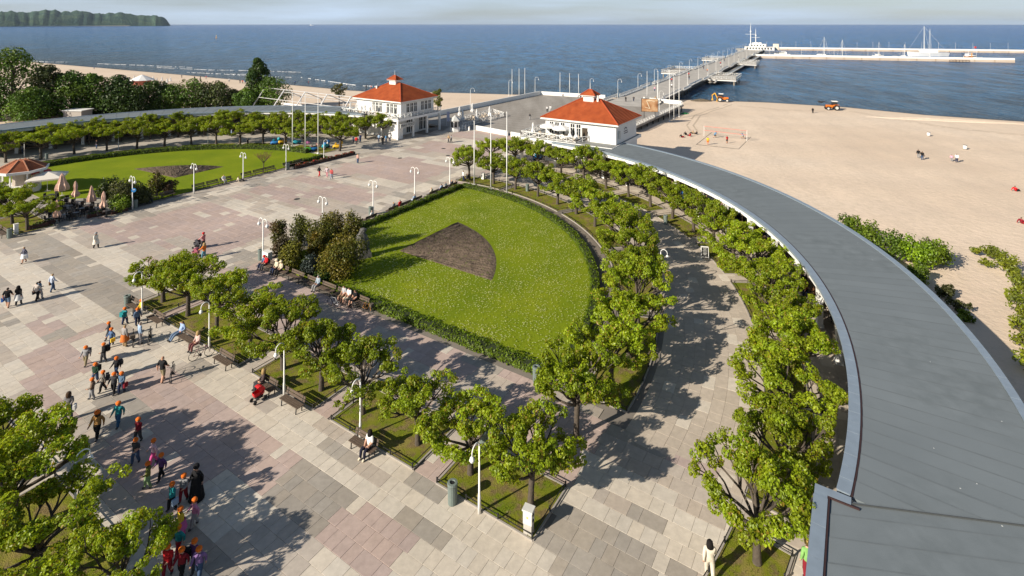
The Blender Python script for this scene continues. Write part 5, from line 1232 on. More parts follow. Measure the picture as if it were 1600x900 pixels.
for k, b_ in enumerate([34.8, 36.9, 39.0, 43.4, 45.5, 47.6, 51.0, 53.1, 55.2, 58.6, 60.7]): bench(W(83.9, b_), rz_front_na, f'dark bench before the far lawn, {ORD[k + 1]} from the cafe', 'benches before the far lawn')
for k, a_ in enumerate([84.9, 87.2]): bench(W(a_, 21.3), rz_front_b, ['dark bench beside the white box at the left edge', 'dark bench at the left edge of the picture'][k], 'benches by the cafe bed')
M_bin = plain('bin_green_grey', (.15, .185, .17), .6, var=.1)
BINB = MB().lathe([(.2, 0), (.21, .05), (.225, .8), (.235, .84)], 14, cap=True).mesh('body', M_bin, False)
BINR = MB().lathe([(.235, .84), (.245, .88), (.23, .95), (.13, .96), (.11, .90)], 14, cap=False).mesh('rim', M_bin); BINI = MB().lathe([(.115, .915), (.05, .914)], 12).mesh('opening', M_dark)
def bin_(p, label, sc=1.0, mat=None):
    t_ = thing('litter_bin', label, 'litter bin', p, 0, 'litter bins'); t_.scale = (sc,) * 3
    for nm, me in (('body', BINB), ('rim', BINR), ('opening', BINI)): link(nm, me, t_)
for (x, y), lb in [((707, 786), 'grey green litter bin left of the white lamp by the worn bed'), ((756, 702), 'grey green litter bin between two trees behind the worn bed'), ((838, 597), 'grey green litter bin at the near corner of the lawn hedge'), ((199, 481), 'dark green litter bin at the left end of the tree beds'), ((407, 406), 'dark litter bin beside the lamp at the shrubs'), ((824, 299), 'dark litter bin under the second tree by the flagpoles'), ((1040, 350), 'grey litter bin on the ring path beside the arcade beds'), ((15, 372), 'grey green litter bin by the dark bench at the left edge'), ((212, 325), 'grey litter bin at the foot of the lamp with a blue sign'), ((450, 265), 'grey litter bin at the foot of the far lawn lamp'), ((579, 336), 'dark litter bin at the third double lamp'), ((73, 249), 'dark litter bin behind the far hedge at the left')]: bin_(gp(x, y), lb, 1.15)
cb = thing('cable_cabinet', 'pale grey utility cabinet on a concrete foot in the worn bed', 'cabinet', gp(826, 833), TB + .15)
MB().box((0, 0, .28), (.34, .42, .56)).obj('foot', M_conc, cb); MB().box((0, 0, .86), (.36, .46, .62)).obj('body', plain('cabinet_grey', (.6, .6, .57), .5), cb)
MB().prism([(-.22, -.27), (.22, -.27), (.22, .27), (-.22, .27)], 1.17, 1.25).obj('lid', plain('cabinet_grey', (.6, .6, .57), .5), cb); MB().box((-.19, 0, .9), (.01, .07, .07)).obj('warning_mark', plain('warn_yellow', (.75, .5, .03), .6), cb)
for z_ in (.72, 1.0): MB().box((-.02, -.25, z_), (.08, .05, .1)).obj('hinge', M_dark, cb)
asg = thing('menu_board', 'white framed black menu board on the ring path', 'sign', gp(1101, 403), math.atan2(-1, -.2) + PI / 2)
for s in (-1, 1):
    Mx = Matrix.Translation((0, s * .2, .6)) @ Matrix.Rotation(R(12 * s), 4, 'X')
    fr = MB()
    for x in (-.36, .36): fr.box(Mx @ Vector((x, 0, 0)), (.045, .05, 1.25), M=Matrix.Rotation(R(12 * s), 4, 'X'))
    for z_ in (-.4, .6): fr.box(Mx @ Vector((0, 0, z_)), (.66, .05, .045), M=Matrix.Rotation(R(12 * s), 4, 'X'))
    fr.obj('frame', M_white, asg); MB().box(Mx @ Vector((0, 0, .1)), (.64, .02, .94), M=Matrix.Rotation(R(12 * s), 4, 'X')).obj('panel', plain('blackboard', (.015, .015, .016), .6), asg)
ch = MB()
for k, (w, z_) in enumerate([(.4, .42), (.3, .3), (.44, .15), (.36, .02), (.4, -.12), (.28, -.24)]): ch.box(Matrix.Translation((0, -.2, .6)) @ Matrix.Rotation(R(-12), 4, 'X') @ Vector((0, -.014, z_ + .08)), (w, .006, .035), M=Matrix.Rotation(R(-12), 4, 'X'))
ch.obj('chalk_lines', plain('chalk', (.55, .55, .52), .9), asg)
for (x, y), lb, sz in [((755, 280), 'small white box on the grass by the right flagpoles', (.45, .45, .95)), ((25, 366), 'white post box in the fenced bed by the cafe', (.4, .3, 1.2)), ((418, 413), 'white cabinet with rounded top at the corner of the shrubs', (.5, .9, 1.3))]:
    t_ = thing('service_box', lb, 'cabinet', gp(x, y), TB); MB().box((0, 0, sz[2] / 2), sz).obj('body', M_white, t_); MB().box((0, 0, sz[2] + .03), (sz[0] + .06, sz[1] + .06, .06)).obj('lid', M_trim, t_)
# flower planters with red begonias
M_plt = plain('planter_wood', (.06, .035, .025), .8)
for k in range(8):
    p = W(82.0 - .05 * k, 59.2 + k * 1.62); t_ = thing('flower_planter', f'dark planter box of red flowers before the far lawn corner, {ORD[k + 1]} from the left', 'planter', p, TB, 'planters of red flowers')
    MB().box((0, 0, .25), (1.5, .6, .5)).obj('box', M_plt, t_)
    P, D = shell_pts(110, np.array((0, 0, .55)), 1.0, inner=.2); P = (P - np.array((0, 0, .55))) * np.array((.72, .3, .22)) + np.array((0, 0, .58))
    c_ = np.where(rng.random((110, 1)) < .5, np.array([[.45, .03, .03]]), np.array([[.06, .10, .015]])); c_[rng.random(110) < .1] = (.6, .5, .45)
    v, f, c = leaf_cloud(P, D + np.array([0, 0, .5]), .16, c_); link('flowers', np_mesh('flowers', v, f, M_leafd, c), t_)
for k, (x, y) in enumerate([(186, 332), (150, 338), (70, 352), (60, 356)]):
    t_ = thing('cafe_planter', f'low dark planter along the cafe edge, {ORD[k + 1]} from the right', 'planter', gp(x, y), TB, 'cafe planters'); MB().box((0, 0, .22), (1.9, .5, .44)).obj('box', plain('planter_red', (.07, .028, .02), .8), t_)
    P, D = shell_pts(80, np.zeros(3), 1.0, inner=.2); P = P * np.array((.9, .24, .2)) + np.array((0, 0, .52)); v, f, c = leaf_cloud(P, D, .15, np.array([[.05, .085, .015]]) * rng.uniform(.6, 1.5, (80, 1))); link('foliage', np_mesh('foliage', v, f, M_leafd, c), t_)

# ------------------------------------------------------------------ shrubs and free-grown trees
M_core = plain('shrub_core', (.018, .022, .008), 1.0)
def shrub(p, rx, h, cols, label, group=None, n=None, leaf=.2, cone=0.0, seed=0, lobes=9, name='shrub', cat='shrub', mat=None, ry=None):
    """lobed leaf body on several stems; cone > 0 draws it up to a point"""
    rg = np.random.default_rng(seed + 50); rr = random.Random(seed + 50); t_ = thing(name, label, cat, p, rr.uniform(0, 6.28), group)
    ry = ry or rx; st = MB()
    Vs = []; Fs = []; Cs = []; n0 = 0; n = n or int(260 * rx * h)
    for i in range(lobes):
        an = 2 * PI * i / lobes + rr.uniform(-.4, .4); f_ = rr.uniform(.3, 1.0)
        zf = rr.uniform(.22, .8); wz = (1 - cone * zf) if cone else math.sqrt(max(.08, 1 - (zf - .3) ** 2 * 1.7))
        c_ = np.array((rx * math.cos(an) * f_ * wz * .75, ry * math.sin(an) * f_ * wz * .75, h * zf)); r_ = (rx + ry) / 2 * rr.uniform(.22, .46) * (wz if cone else 1); r_ = min(r_, h * .4)
        if i == 0: c_ = np.array((0, 0, h * .78)); r_ = rx * (.25 if cone else .42); r_ = min(r_, h * .3)
        if i == 1: c_ = np.array((0, 0, h * .42)); r_ = min(rx * .62, h * .4)
        st.tube([(0, 0, 0), tuple(c_ * np.array((.5, .5, .45))), tuple(c_)], [.06 + .015 * h, .05, .02], 5)
        k = max(20, int(n / lobes * (r_ / (rx * .42)) ** 2)); P, D = shell_pts(k, c_, r_, rg, zs=1.0 if not cone else 1.6, inner=.35); P = P + rg.normal(size=P.shape) * r_ * .14; ok = P[:, 2] > 0.03; P, D = P[ok], D[ok]
        col = np.array(cols[rg.integers(len(cols))])[None] * rr.uniform(.8, 1.2) * rg.uniform(.6, 1.4, (len(P), 1))
        v, f, c = leaf_cloud(P, D + np.array([0, 0, .3]), leaf, col, .7, rg); Vs.append(v); Fs.append(f + n0); Cs.append(c); n0 += len(v)
    st.obj('stem', M_bark, t_); link('foliage', np_mesh('foliage', np.concatenate(Vs), np.concatenate(Fs), mat or M_leafd, np.concatenate(Cs)), t_); return t_
GOLD, DKG, BRN, BLU, OLV, LIM, MID = [(.13, .13, .016), (.10, .11, .015), (.17, .14, .016)], [(.035, .055, .012), (.05, .07, .014)], [(.10, .065, .035), (.075, .06, .03)], [(.07, .095, .085), (.05, .07, .06)], [(.10, .105, .035), (.075, .085, .025)], [(.24, .36, .012), (.19, .31, .012)], [(.12, .19, .014), (.16, .23, .018), (.09, .15, .013)]
gS = 'shrubs in the corner of the near lawn'
for i, (x, y, rx, h, cols, cone, lb) in enumerate([
    (532, 432, 2.3, 3.6, GOLD, 0, 'large golden green shrub at the front of the lawn corner group'), (549, 392, 1.5, 4.6, [(.11, .12, .015), (.15, .13, .02)], .75, 'pointed conifer at the back right of the lawn corner group'),
    (505, 395, 1.9, 3.6, [(.12, .13, .016), (.16, .14, .02)], .35, 'broad yellow green conifer in the middle of the lawn corner group'), (468, 385, 1.5, 3.4, [(.10, .11, .016), (.07, .08, .015)], .5, 'dark olive conifer behind the brown shrub in the corner group'),
    (436, 384, 1.2, 2.8, [(.10, .10, .02), (.13, .09, .03)], .4, 'small bronze conifer at the left back of the corner group'), (444, 405, 1.3, 2.4, BRN, 0, 'brownish bare shrub beside the lamp in the corner group'),
    (456, 420, 1.5, 2.6, [(.17, .16, .018), (.13, .14, .016)], .2, 'yellow green shrub at the left front of the corner group'), (486, 428, 1.0, 1.7, BLU, .5, 'low blue grey conifer in the corner group'), (492, 405, 1.0, 2.7, [(.26, .18, .015), (.13, .13, .02)], 0, 'bright yellow shrub in the centre of the corner group'),
    (520, 375, 1.6, 3.0, [(.12, .10, .02), (.09, .10, .015)], .3, 'rusty green conifer at the rear of the corner group'), (505, 438, .9, .9, [(.04, .09, .01)], 0, 'low green shrub behind the benches of the corner group')]):
    shrub(gp(x, y), rx * 1.22, h * 1.1, [tuple(np.array(c) * .85) for c in cols], lb, gS, leaf=.16, cone=cone * .8, seed=i, n=int(3600 * rx), lobes=17)
gS = 'shrubs between the cafe and the far lawn'
for i, (x, y, rx, h, cols, cone, lb) in enumerate([(167, 312, 1.4, 3.2, DKG, .3, 'dark conifer nearest the folded cafe parasols'), (195, 322, 1.9, 3.6, OLV, 0, 'grey green bush behind the lamp with the blue sign'), (188, 328, 1.5, 2.2, MID, 0, 'low leafy bush at the edge of the cafe'), (245, 305, 1.5, 3.9, [(.07, .07, .015), (.11, .085, .02)], .75, 'pointed bronze conifer right of the blue sign lamp'), (218, 318, 1.5, 2.6, OLV, 0, 'olive bush between lamp and pointed conifer'), (264, 302, 1.2, 1.9, BRN, 0, 'brown rounded bush at the end of the cafe shrubs')]):
    shrub(gp(x, y), rx * 1.25, h, cols, lb, gS, leaf=.19, cone=cone, seed=30 + i, n=int(2200 * rx), lobes=13)
gS = 'bushes behind the arcade'
for i, (x, y, rx, h, cols, lb) in enumerate([(1335, 372, 1.8, 2.6, MID, 'dark green bush behind the arcade, farthest of the group'), (1362, 388, 2.0, 3.0, MID, 'tall dark bush behind the arcade with ragged top'), (1392, 405, 2.1, 2.9, MID, 'broad green bush behind the arcade left of the lime green one'), (1420, 408, 2.0, 2.8, LIM, 'lime green maple bush behind the arcade'), (1448, 418, 1.9, 2.7, LIM + MID, 'second bright green bush behind the arcade'), (1468, 412, 1.8, 2.4, OLV + MID, 'olive bush at the sandy edge of the arcade group'), (1440, 440, 1.7, 1.7, MID, 'low bush in the arcade shadow'), (1476, 462, 1.1, .9, OLV, 'small scrub clump in the arcade shadow'), (1498, 484, 1.3, .7, OLV, 'flat scrub clump on the sand behind the arcade'), (1508, 500, 1.2, .7, MID, 'lowest scrub clump in the arcade shadow')]):
    shrub(gp(x, y, -.5), rx, h, cols, lb, gS, leaf=.22, seed=60 + i, n=int(800 * rx), mat=M_leaf)
gS = 'dune scrub at the right edge'
for i, (x, y, rx, h) in enumerate([(1526, 396, .7, .6), (1548, 402, 1.2, 1.3), (1566, 412, 1.3, 1.4), (1580, 428, 1.3, 1.5), (1588, 448, 1.3, 1.4), (1592, 470, 1.3, 1.5), (1598, 494, 1.3, 1.5), (1594, 518, 1.1, 1.2), (1604, 545, 1.2, 1.4), (1540, 414, .8, .7), (1612, 580, 1.3, 1.5)]):
    shrub(gp(x, y, -.5), rx, h, [(.22, .25, .02), (.17, .21, .02)], f'yellow green dune bush at the right edge, {ORD[i + 1]} from the top', gS, leaf=.2, seed=90 + i, n=int(520 * rx), mat=M_leaf)
def big_tree(p, H, Wd, cols, label, seed, group='trees behind the far arcade', leaf=.55, n=3200, base=.12, name='broadleaf_tree', lobes=22, slim=False):
    rg = np.random.default_rng(seed); rr = random.Random(seed); t_ = thing(name, label, 'tree', p, rr.uniform(0, 6), group); tb = MB(); r0 = .018 * H + .05
    tb.tube([(0, 0, -.4), (0, 0, H * .2), (rr.uniform(-.3, .3), rr.uniform(-.3, .3), H * .55), (0, 0, H * .85)], [r0 * 1.3, r0, r0 * .6, .05], 8)
    Vs = []; Fs = []; Cs = []; n0 = 0
    for i in range(lobes):
        zf = base + (1 - base) * (i + .5) / lobes; an = i * 2.4 + rr.uniform(-.5, .5)
        env = math.sin(PI * min(1, (zf - base) / (1 - base) * .86 + .12)) ** (.6 if not slim else .8); f_ = rr.uniform(.35, .85) * env
        c_ = np.array((Wd * .5 * f_ * math.cos(an), Wd * .5 * f_ * math.sin(an), H * (zf * .93 + .02))); r_ = Wd * rr.uniform(.19, .30) * (.5 + .5 * env)
        tb.tube([(0, 0, H * zf * .55), tuple(c_ * np.array((.5, .5, .93))), tuple(c_)], [r0 * .4, r0 * .22, .03], 5)
        k = int(n / lobes * rr.uniform(.7, 1.3)); P, D = shell_pts(k, c_, r_, rg, zs=.8, inner=.45)
        col = np.array(cols[rg.integers(len(cols))])[None] * rr.uniform(.75, 1.25) * rg.uniform(.6, 1.4, (k, 1)); v, f, c = leaf_cloud(P, D + np.array([0, 0, .4]), leaf, col, .6, rg); Vs.append(v); Fs.append(f + n0); Cs.append(c); n0 += len(v)
    tb.obj('trunk', M_bark, t_); link('crown', np_mesh('crown', np.concatenate(Vs), np.concatenate(Fs), M_leafd, np.concatenate(Cs)), t_); return t_
DK2 = [(.09, .165, .018), (.13, .21, .022), (.065, .125, .015)]
for i, (x, yb, yt, wpx, cols, lb) in enumerate([
    (20, 188, 77, 92, DK2, 'tall dense tree at the left edge behind the far arcade'), (74, 186, 101, 46, [(.08, .09, .03), (.06, .08, .025)], 'thin pale leaved tree beside the tall left edge tree'), (112, 184, 112, 60, DK2, 'dark rounded tree third from the left edge'),
    (146, 182, 116, 62, DK2, 'dark rounded tree in the middle of the left clump'), (185, 181, 119, 58, [(.03, .06, .012), (.05, .09, .015)], 'rounded tree left of the beach bar roof'), (205, 181, 136, 66, [(.05, .09, .014), (.035, .065, .012)], 'lower bright green tree before the beach bar'),
    (240, 178, 127, 50, [(.06, .10, .016), (.04, .075, .014)], 'bright green tree right of the beach bar roof'), (266, 176, 133, 52, DK2, 'low dark tree in the right part of the left clump'), (300, 174, 127, 66, OLV + DK2, 'olive coloured tree in the right part of the left clump'), (336, 172, 131, 56, [(.075, .10, .025), (.045, .07, .02)], 'grey green tree before the poplar'),
    (366, 171, 143, 40, OLV, 'low olive bush left of the poplar'), (404, 168, 89, 38, [(.04, .08, .014), (.055, .10, .016)], 'slender upright poplar near the marquee frame'), (425, 170, 122, 62, DK2, 'broad dark tree at the foot of the poplar'), (385, 173, 140, 40, DK2, 'low dark bush below the poplar'), (-40, 190, 100, 80, DK2, 'dark tree partly outside the left edge'), (45, 192, 140, 60, DK2, 'low dark tree under the tall left edge tree')]):
    g_ = gp(x, yb, -1.0); k_ = 26 / (yb - HZ); big_tree(g_, (yb - yt) * k_, wpx * k_, cols, lb, 400 + i, leaf=.5 if yb - yt > 60 else .42, base=.06, slim=(i == 11), n=7000 if i in (0, 11) else 5000, lobes=26)
big_tree(gp(530, 165, -1.4), 7.2, 4.6, [(.13, .12, .03), (.09, .10, .025)], 'staked young tree left of the left pavilion', 470, n=700, base=.5, lobes=9, leaf=.4, group='small trees on the beach'); big_tree(gp(684, 178, -1.0), 7.5, 3.6, [(.13, .14, .02)], 'small bright tree behind the left pavilion', 471, n=700, base=.3, lobes=9, leaf=.4, group='small trees on the beach')
# leafless young tree on the far lawn
bt = thing('young_tree', 'leafless reddish young tree on the far lawn', 'tree', gp(412, 270)); tb = MB(); rr = random.Random(5); tb.tube([(0, 0, 0), (0, 0, 1.7)], [.09, .07], 7); tw = MB()
for i in range(9):
    an = i * 2.4; d = Vector((math.cos(an), math.sin(an), 1.1)).normalized(); e = Vector((0, 0, 1.65)) + d * rr.uniform(1.0, 1.5); tb.tube([(0, 0, 1.65), tuple(e)], [.05, .025], 5)
    for j in range(7):
        q = e + Vector((rr.uniform(-.6, .6), rr.uniform(-.6, .6), rr.uniform(.1, .8))); tw.bar(Vector((0, 0, 1.65)).lerp(e, rr.uniform(.5, 1)), q, .02)
        for m_ in range(3): tw.bar(q, q + Vector((rr.uniform(-.25, .25), rr.uniform(-.25, .25), rr.uniform(0, .25))), .014)
tb.obj('trunk', M_bark, bt); tw.obj('twigs', plain('red_twig', (.16, .08, .05), .9), bt)
# sandy bank with scrub in front of the trees
for i, (x, y) in enumerate([(60, 190), (100, 186), (140, 178)]): pass

# ------------------------------------------------------------------ statue
stt = thing('stone_sculpture', 'rough grey stone sculpture on a plinth beside the lawn shrubs', 'sculpture', gp(566, 402), .4)
MB().prism([(-.9, -.6), (.9, -.6), (.9, .6), (-.9, .6)], -.05, .55).prism([(-.75, -.5), (.75, -.5), (.75, .5), (-.75, .5)], .55, .8).obj('plinth', plain('grey_stone', (.12, .115, .11), .9, var=.25, scale=3, bump=.5), stt)
mb = MB(); n = 14; prof = [(.55, .8), (.62, 1.1), (.58, 1.5), (.66, 1.9), (.6, 2.25), (.42, 2.5), (.3, 2.62), (.36, 2.8), (.34, 3.0), (.18, 3.12)]; vs = []
for j, (r_, z) in enumerate(prof): vs += [((r_ * (1 + .16 * math.sin(3 * k + j)) * math.cos(2 * PI * k / n)) + .1 * math.sin(j), r_ * .7 * (1 + .12 * math.cos(2 * k + j * 1.3)) * math.sin(2 * PI * k / n), z) for k in range(n)]
mb.add(vs, [(j * n + k, j * n + (k + 1) % n, (j + 1) * n + (k + 1) % n, (j + 1) * n + k) for j in range(len(prof) - 1) for k in range(n)] + [tuple((len(prof) - 1) * n + k for k in range(n))]).obj('figure', plain('grey_stone', (.12, .115, .11), .9), stt)

# ------------------------------------------------------------------ cafe on the far side
ck = thing('cafe_kiosk', 'octagonal white kiosk with red tiled roof at the left edge', 'kiosk', W(105.2, 28.6), .2); rk = 2.9
MB().lathe([(rk - .6, 0), (rk - .6, 1.0), (rk - .45, 1.02), (rk - .45, 1.12)], 8).obj('counter', M_white, ck)
for k in range(8): an = 2 * PI * k / 8; MB().box(((rk - .45) * math.cos(an), (rk - .45) * math.sin(an), 2.15), (.16, .16, 2.1), an).obj('post', M_white, ck)
MB().lathe([(rk + .05, 3.1), (rk + .35, 3.15), (rk + .4, 3.5), (rk + .1, 3.5)], 8).obj('eave', M_white, ck)
M_tile2 = noise_mat('brown_tile', [(.3, (.27, .085, .04)), (.7, (.38, .13, .06))], 1.5, rough=.8, bump=.4, bscale=8)
rfk = MB().lathe([(rk + .2, 3.45), (.7, 4.75), (.1, 4.8)], 8).obj('roof', M_tile2, ck)
for k in range(8):
    an = 2 * PI * k / 8
    p, q = Vector(((rk + .2) * math.cos(an), (rk + .2) * math.sin(an), 3.48)), Vector((.7 * math.cos(an), .7 * math.sin(an), 4.78)); MB().tube([p, q], .1, 5).obj('hip_tile', plain('hip', (.36, .16, .09), .8), rfk)
    a2 = 2 * PI * (k + 1) / 8; p2, q2 = Vector(((rk + .2) * math.cos(a2), (rk + .2) * math.sin(a2), 3.48)), Vector((.7 * math.cos(a2), .7 * math.sin(a2), 4.78))
    cs = MB()
    for j in range(9): cs.bar(p.lerp(q, (j + .3) / 10) + Vector((0, 0, .02)), p2.lerp(q2, (j + .3) / 10) + Vector((0, 0, .02)), .05, .05)
    cs.obj('tile_course', M_tile2, rfk)
MB().lathe([(1.1, .05), (1.1, 2.9)], 8).obj('core', plain('kiosk_core', (.4, .34, .28), .8), ck)
open_parasol(gp(74, 299), 3.0, 2.25, plain('cream_canvas', (.70, .64, .56), .8, var=.06), 'large open cream parasol beside the tiled kiosk', rz=.5, square=True, rise=.75)
open_parasol(gp(60, 290), 1.6, 2.2, plain('red_canvas', (.5, .08, .07), .8), 'red parasol behind the large cream one', rz=.1)
for k, (x, y, h, w) in enumerate([(97, 306, 3.3, .62), (118, 315, 2.9, .42), (143, 323, 2.9, .40), (162, 333, 2.9, .40), (89, 348, 2.9, .38)]):
    folded_parasol(gp(x, y), h, M_pink, ['wide folded salmon parasol beside the open cream one', 'folded salmon parasol with bunched hem, second from the open one', 'slim folded salmon parasol in mid cafe', 'folded salmon parasol at the shrub end of the cafe', 'folded salmon parasol at the front of the cafe beside the tree'][k], 'folded salmon parasols of the cafe', tied=k not in (0, 2), wid=w)
for k, (x, y) in enumerate([(80, 312), (90, 322), (104, 318), (108, 330), (121, 324), (128, 334), (140, 330), (152, 333), (166, 338), (118, 341), (100, 344), (84, 345), (76, 334)]):
    cafe_set(gp(x, y), k * 1.1, f'dark cafe table, {ORD[k + 1]} of the parasol cafe', 'dark tables of the cafe', dark=True)
tag(sheet('cafe_paving', [(82.9, 25.8), (82.9, 34.2), (97, 33.5), (108, 34), (108, 26.2), (93, 26.2)], .008, noise_mat('cafe_stone', [(.3, (.28, .25, .22)), (.7, (.38, .345, .30))], 1.2, bump=.2, bscale=8)), 'grey paved cafe terrace', 'terrace', kind='structure')
# blue disc sign on the first far lamp
ds = thing('disc_sign', 'blue round sign on the lamp beside the cafe shrubs', 'sign', gp(208.5, 327) + Vector((.12, -.12, 2.6)), 0)
MB().lathe([(.28, -.02), (.28, .02)], 16).obj('disc', plain('sign_blue', (.03, .25, .6), .5), ds); ds.rotation_euler = (R(80), 0, .4)
MB().box((0, .08, .03), (.28, .1, .01)).obj('arrow', M_white, ds)

# ------------------------------------------------------------------ marquee frame, beach hut, beach bar
mq = thing('marquee_frame', 'bare steel frame of a marquee behind the far arcade', 'marquee', W(131, 98, -1.2)); m0 = mq.location.copy(); M_alu = plain('aluminium', (.6, .6, .6), .4, metal=.3)
fr5 = [151, 141.5, 132, 122.5, 113]; eb = (92.5, 103); zp, ze_ = 6.4, 4.0
for a_ in fr5:
    A_, B_, Cc_, D_, E_ = W(a_, eb[0] - .5, -1.2) - m0, W(a_, eb[0] + 2, 3.2) - m0, W(a_, 97.5, zp - .6) - m0, W(a_, eb[1], ze_ - .8) - m0, W(a_, eb[1], -1.4) - m0
    MB().bar(A_, Cc_, .3, .2).bar(Cc_, D_, .26, .2).bar(D_, E_, .26, .26).obj('portal', M_alu, mq)
for b_, z_ in ((97.5, zp - .6), (100.3, (zp + ze_) / 2 - .7), (eb[1], ze_ - .8), (95.2, 3.2)): MB().bar(W(fr5[0], b_, z_) - m0, W(fr5[-1], b_, z_) - m0, .16, .16).obj('purlin', M_alu, mq)
tp = thing('tent_panel', 'white canvas panel standing inside the marquee frame', 'panel', W(141, 99.5, -1.3), TB); MB().box((0, 0, 1.4), (.2, 10, 2.8)).obj('cloth', M_canvas, tp); MB().box((-.2, -3.2, 1.2), (.3, 1.0, 2.3)).obj('door', plain('dark_red', (.22, .05, .05), .8), tp)
hut = thing('beach_bar', 'low beach bar with pale pointed roof behind the left trees', 'hut', gp(222, 133, -1.8)); MB().lathe([(3.4, 0), (3.4, 2.4)], 10).obj('wall', plain('hut_red', (.35, .12, .08), .8), hut); MB().lathe([(5, 2.3), (2.2, 3.6), (.1, 4.6)], 10).obj('roof', M_canvas, hut)
fr_ = thing('flat_hut', 'small flat roofed white hut at the left end behind the arcade', 'hut', gp(122, 186, -.5), TB + .5); MB().box((0, 0, 1.2), (3.5, 5, 2.4)).obj('wall', plain('hut_wall', (.4, .36, .32), .9), fr_); MB().box((0, 0, 2.5), (4.0, 5.6, .2)).obj('roof', M_white, fr_)
gB = 'folded parasols on the left beach'
for k in range(13):
    x = 180 + k * 7.2 + (k % 3); folded_parasol(gp(x, 125 + (k % 2) * 2.5 + k * .35, -2.2), 2.6, M_canvas, f'folded white beach parasol by the left waterline, {ORD[k + 1]} from the left', gB, wid=.5)
# low bank of sandy soil behind the arcade on the left
tag(sheet('sand_bank', [(150, 38), (152, 60), (146, 74), (134, 86), (160, 92), (190, 60), (175, 36)], -.05, noise_mat('bank_soil', [(.3, (.16, .11, .07)), (.7, (.33, .24, .16))], .15, rough=1, bump=.6, bscale=1)), 'brown sandy bank under the left trees', 'bank', kind='structure')

# ------------------------------------------------------------------ childrens rides under the far trees
def ride(p, rz, label, c1, c2, kind):
    t_ = thing('ride', label, 'ride', p, rz, 'coin rides under the far trees'); m1, m2 = plain(f'ride_{c1}', c1, .45), plain(f'ride_{c2}', c2, .45)
    body = MB(); st = [(-.9, .3, .35), (-.6, .45, .75), (.1, .5, .7), (.5, .46, .62), (.9, .25, .4)]; vs = []; n = 8
    for x, w, h in st: vs += [(x, w * math.cos(2 * PI * k / n), .45 + h * .6 * math.sin(2 * PI * k / n)) for k in range(n)]
    body.add(vs, [(j * n + k, j * n + (k + 1) % n, (j + 1) * n + (k + 1) % n, (j + 1) * n + k) for j in range(len(st) - 1) for k in range(n)] + [tuple(range(n))[::-1], tuple((len(st) - 1) * n + k for k in range(n))])
    body.obj('body', m1, t_, True); MB().box((0, 0, .08), (1.5, .8, .16)).obj('base', M_dark, t_)
    if kind: MB().lathe([(.6, 1.75), (.45, 1.9), (.05, 2.05)], 8).obj('canopy', m2, t_); [MB().bar((x, 0, .8), (x, 0, 1.8), .05).obj('post', M_white, t_) for x in (-.4, .4)]
    else: MB().ball((.75, 0, 1.15), .38, 8, 6).obj('head', m2, t_, True); MB().box((-.3, 0, 1.0), (.3, .6, .3)).obj('seat', m2, t_)
    for s in (-1, 1):
        for x in (-.5, .5): MB().tube([(x, s * .42, .25), (x, s * .54, .25)], .2, 10).obj('wheel', M_dark, t_)
BL, GN, RD, YL, PKc, TQ = (.02, .16, .42), (.05, .42, .05), (.5, .03, .03), (.65, .38, .02), (.45, .14, .3), (.02, .3, .38)
for x, y, rz, c1, c2, k, lb in [(430, 226, .3, BL, TQ, 0, 'blue coin ride left of the flagpoles'), (441, 225, .8, YL, (.2, .12, .05), 0, 'orange and brown coin ride next to the blue one'), (463, 225, .2, TQ, RD, 1, 'turquoise coin ride with red canopy between flagpoles'), (481, 237, .4, GN, PKc, 1, 'green coin ride with pink canopy beside the second flagpole'), (490, 236, .5, BL, (.6, .3, .25), 0, 'dark blue coin ride between second and third flagpole'), (509, 231, 1.2, TQ, BL, 0, 'turquoise coin ride right of the third flagpole'), (527, 232, .2, YL, YL, 0, 'yellow coin ride before the last tree of the far row'), (840, 250, .2, BL, TQ, 0, 'bright blue coin ride under the trees by the right pavilion')]: ride(gp(x, y), rz, lb, c1, c2, k)
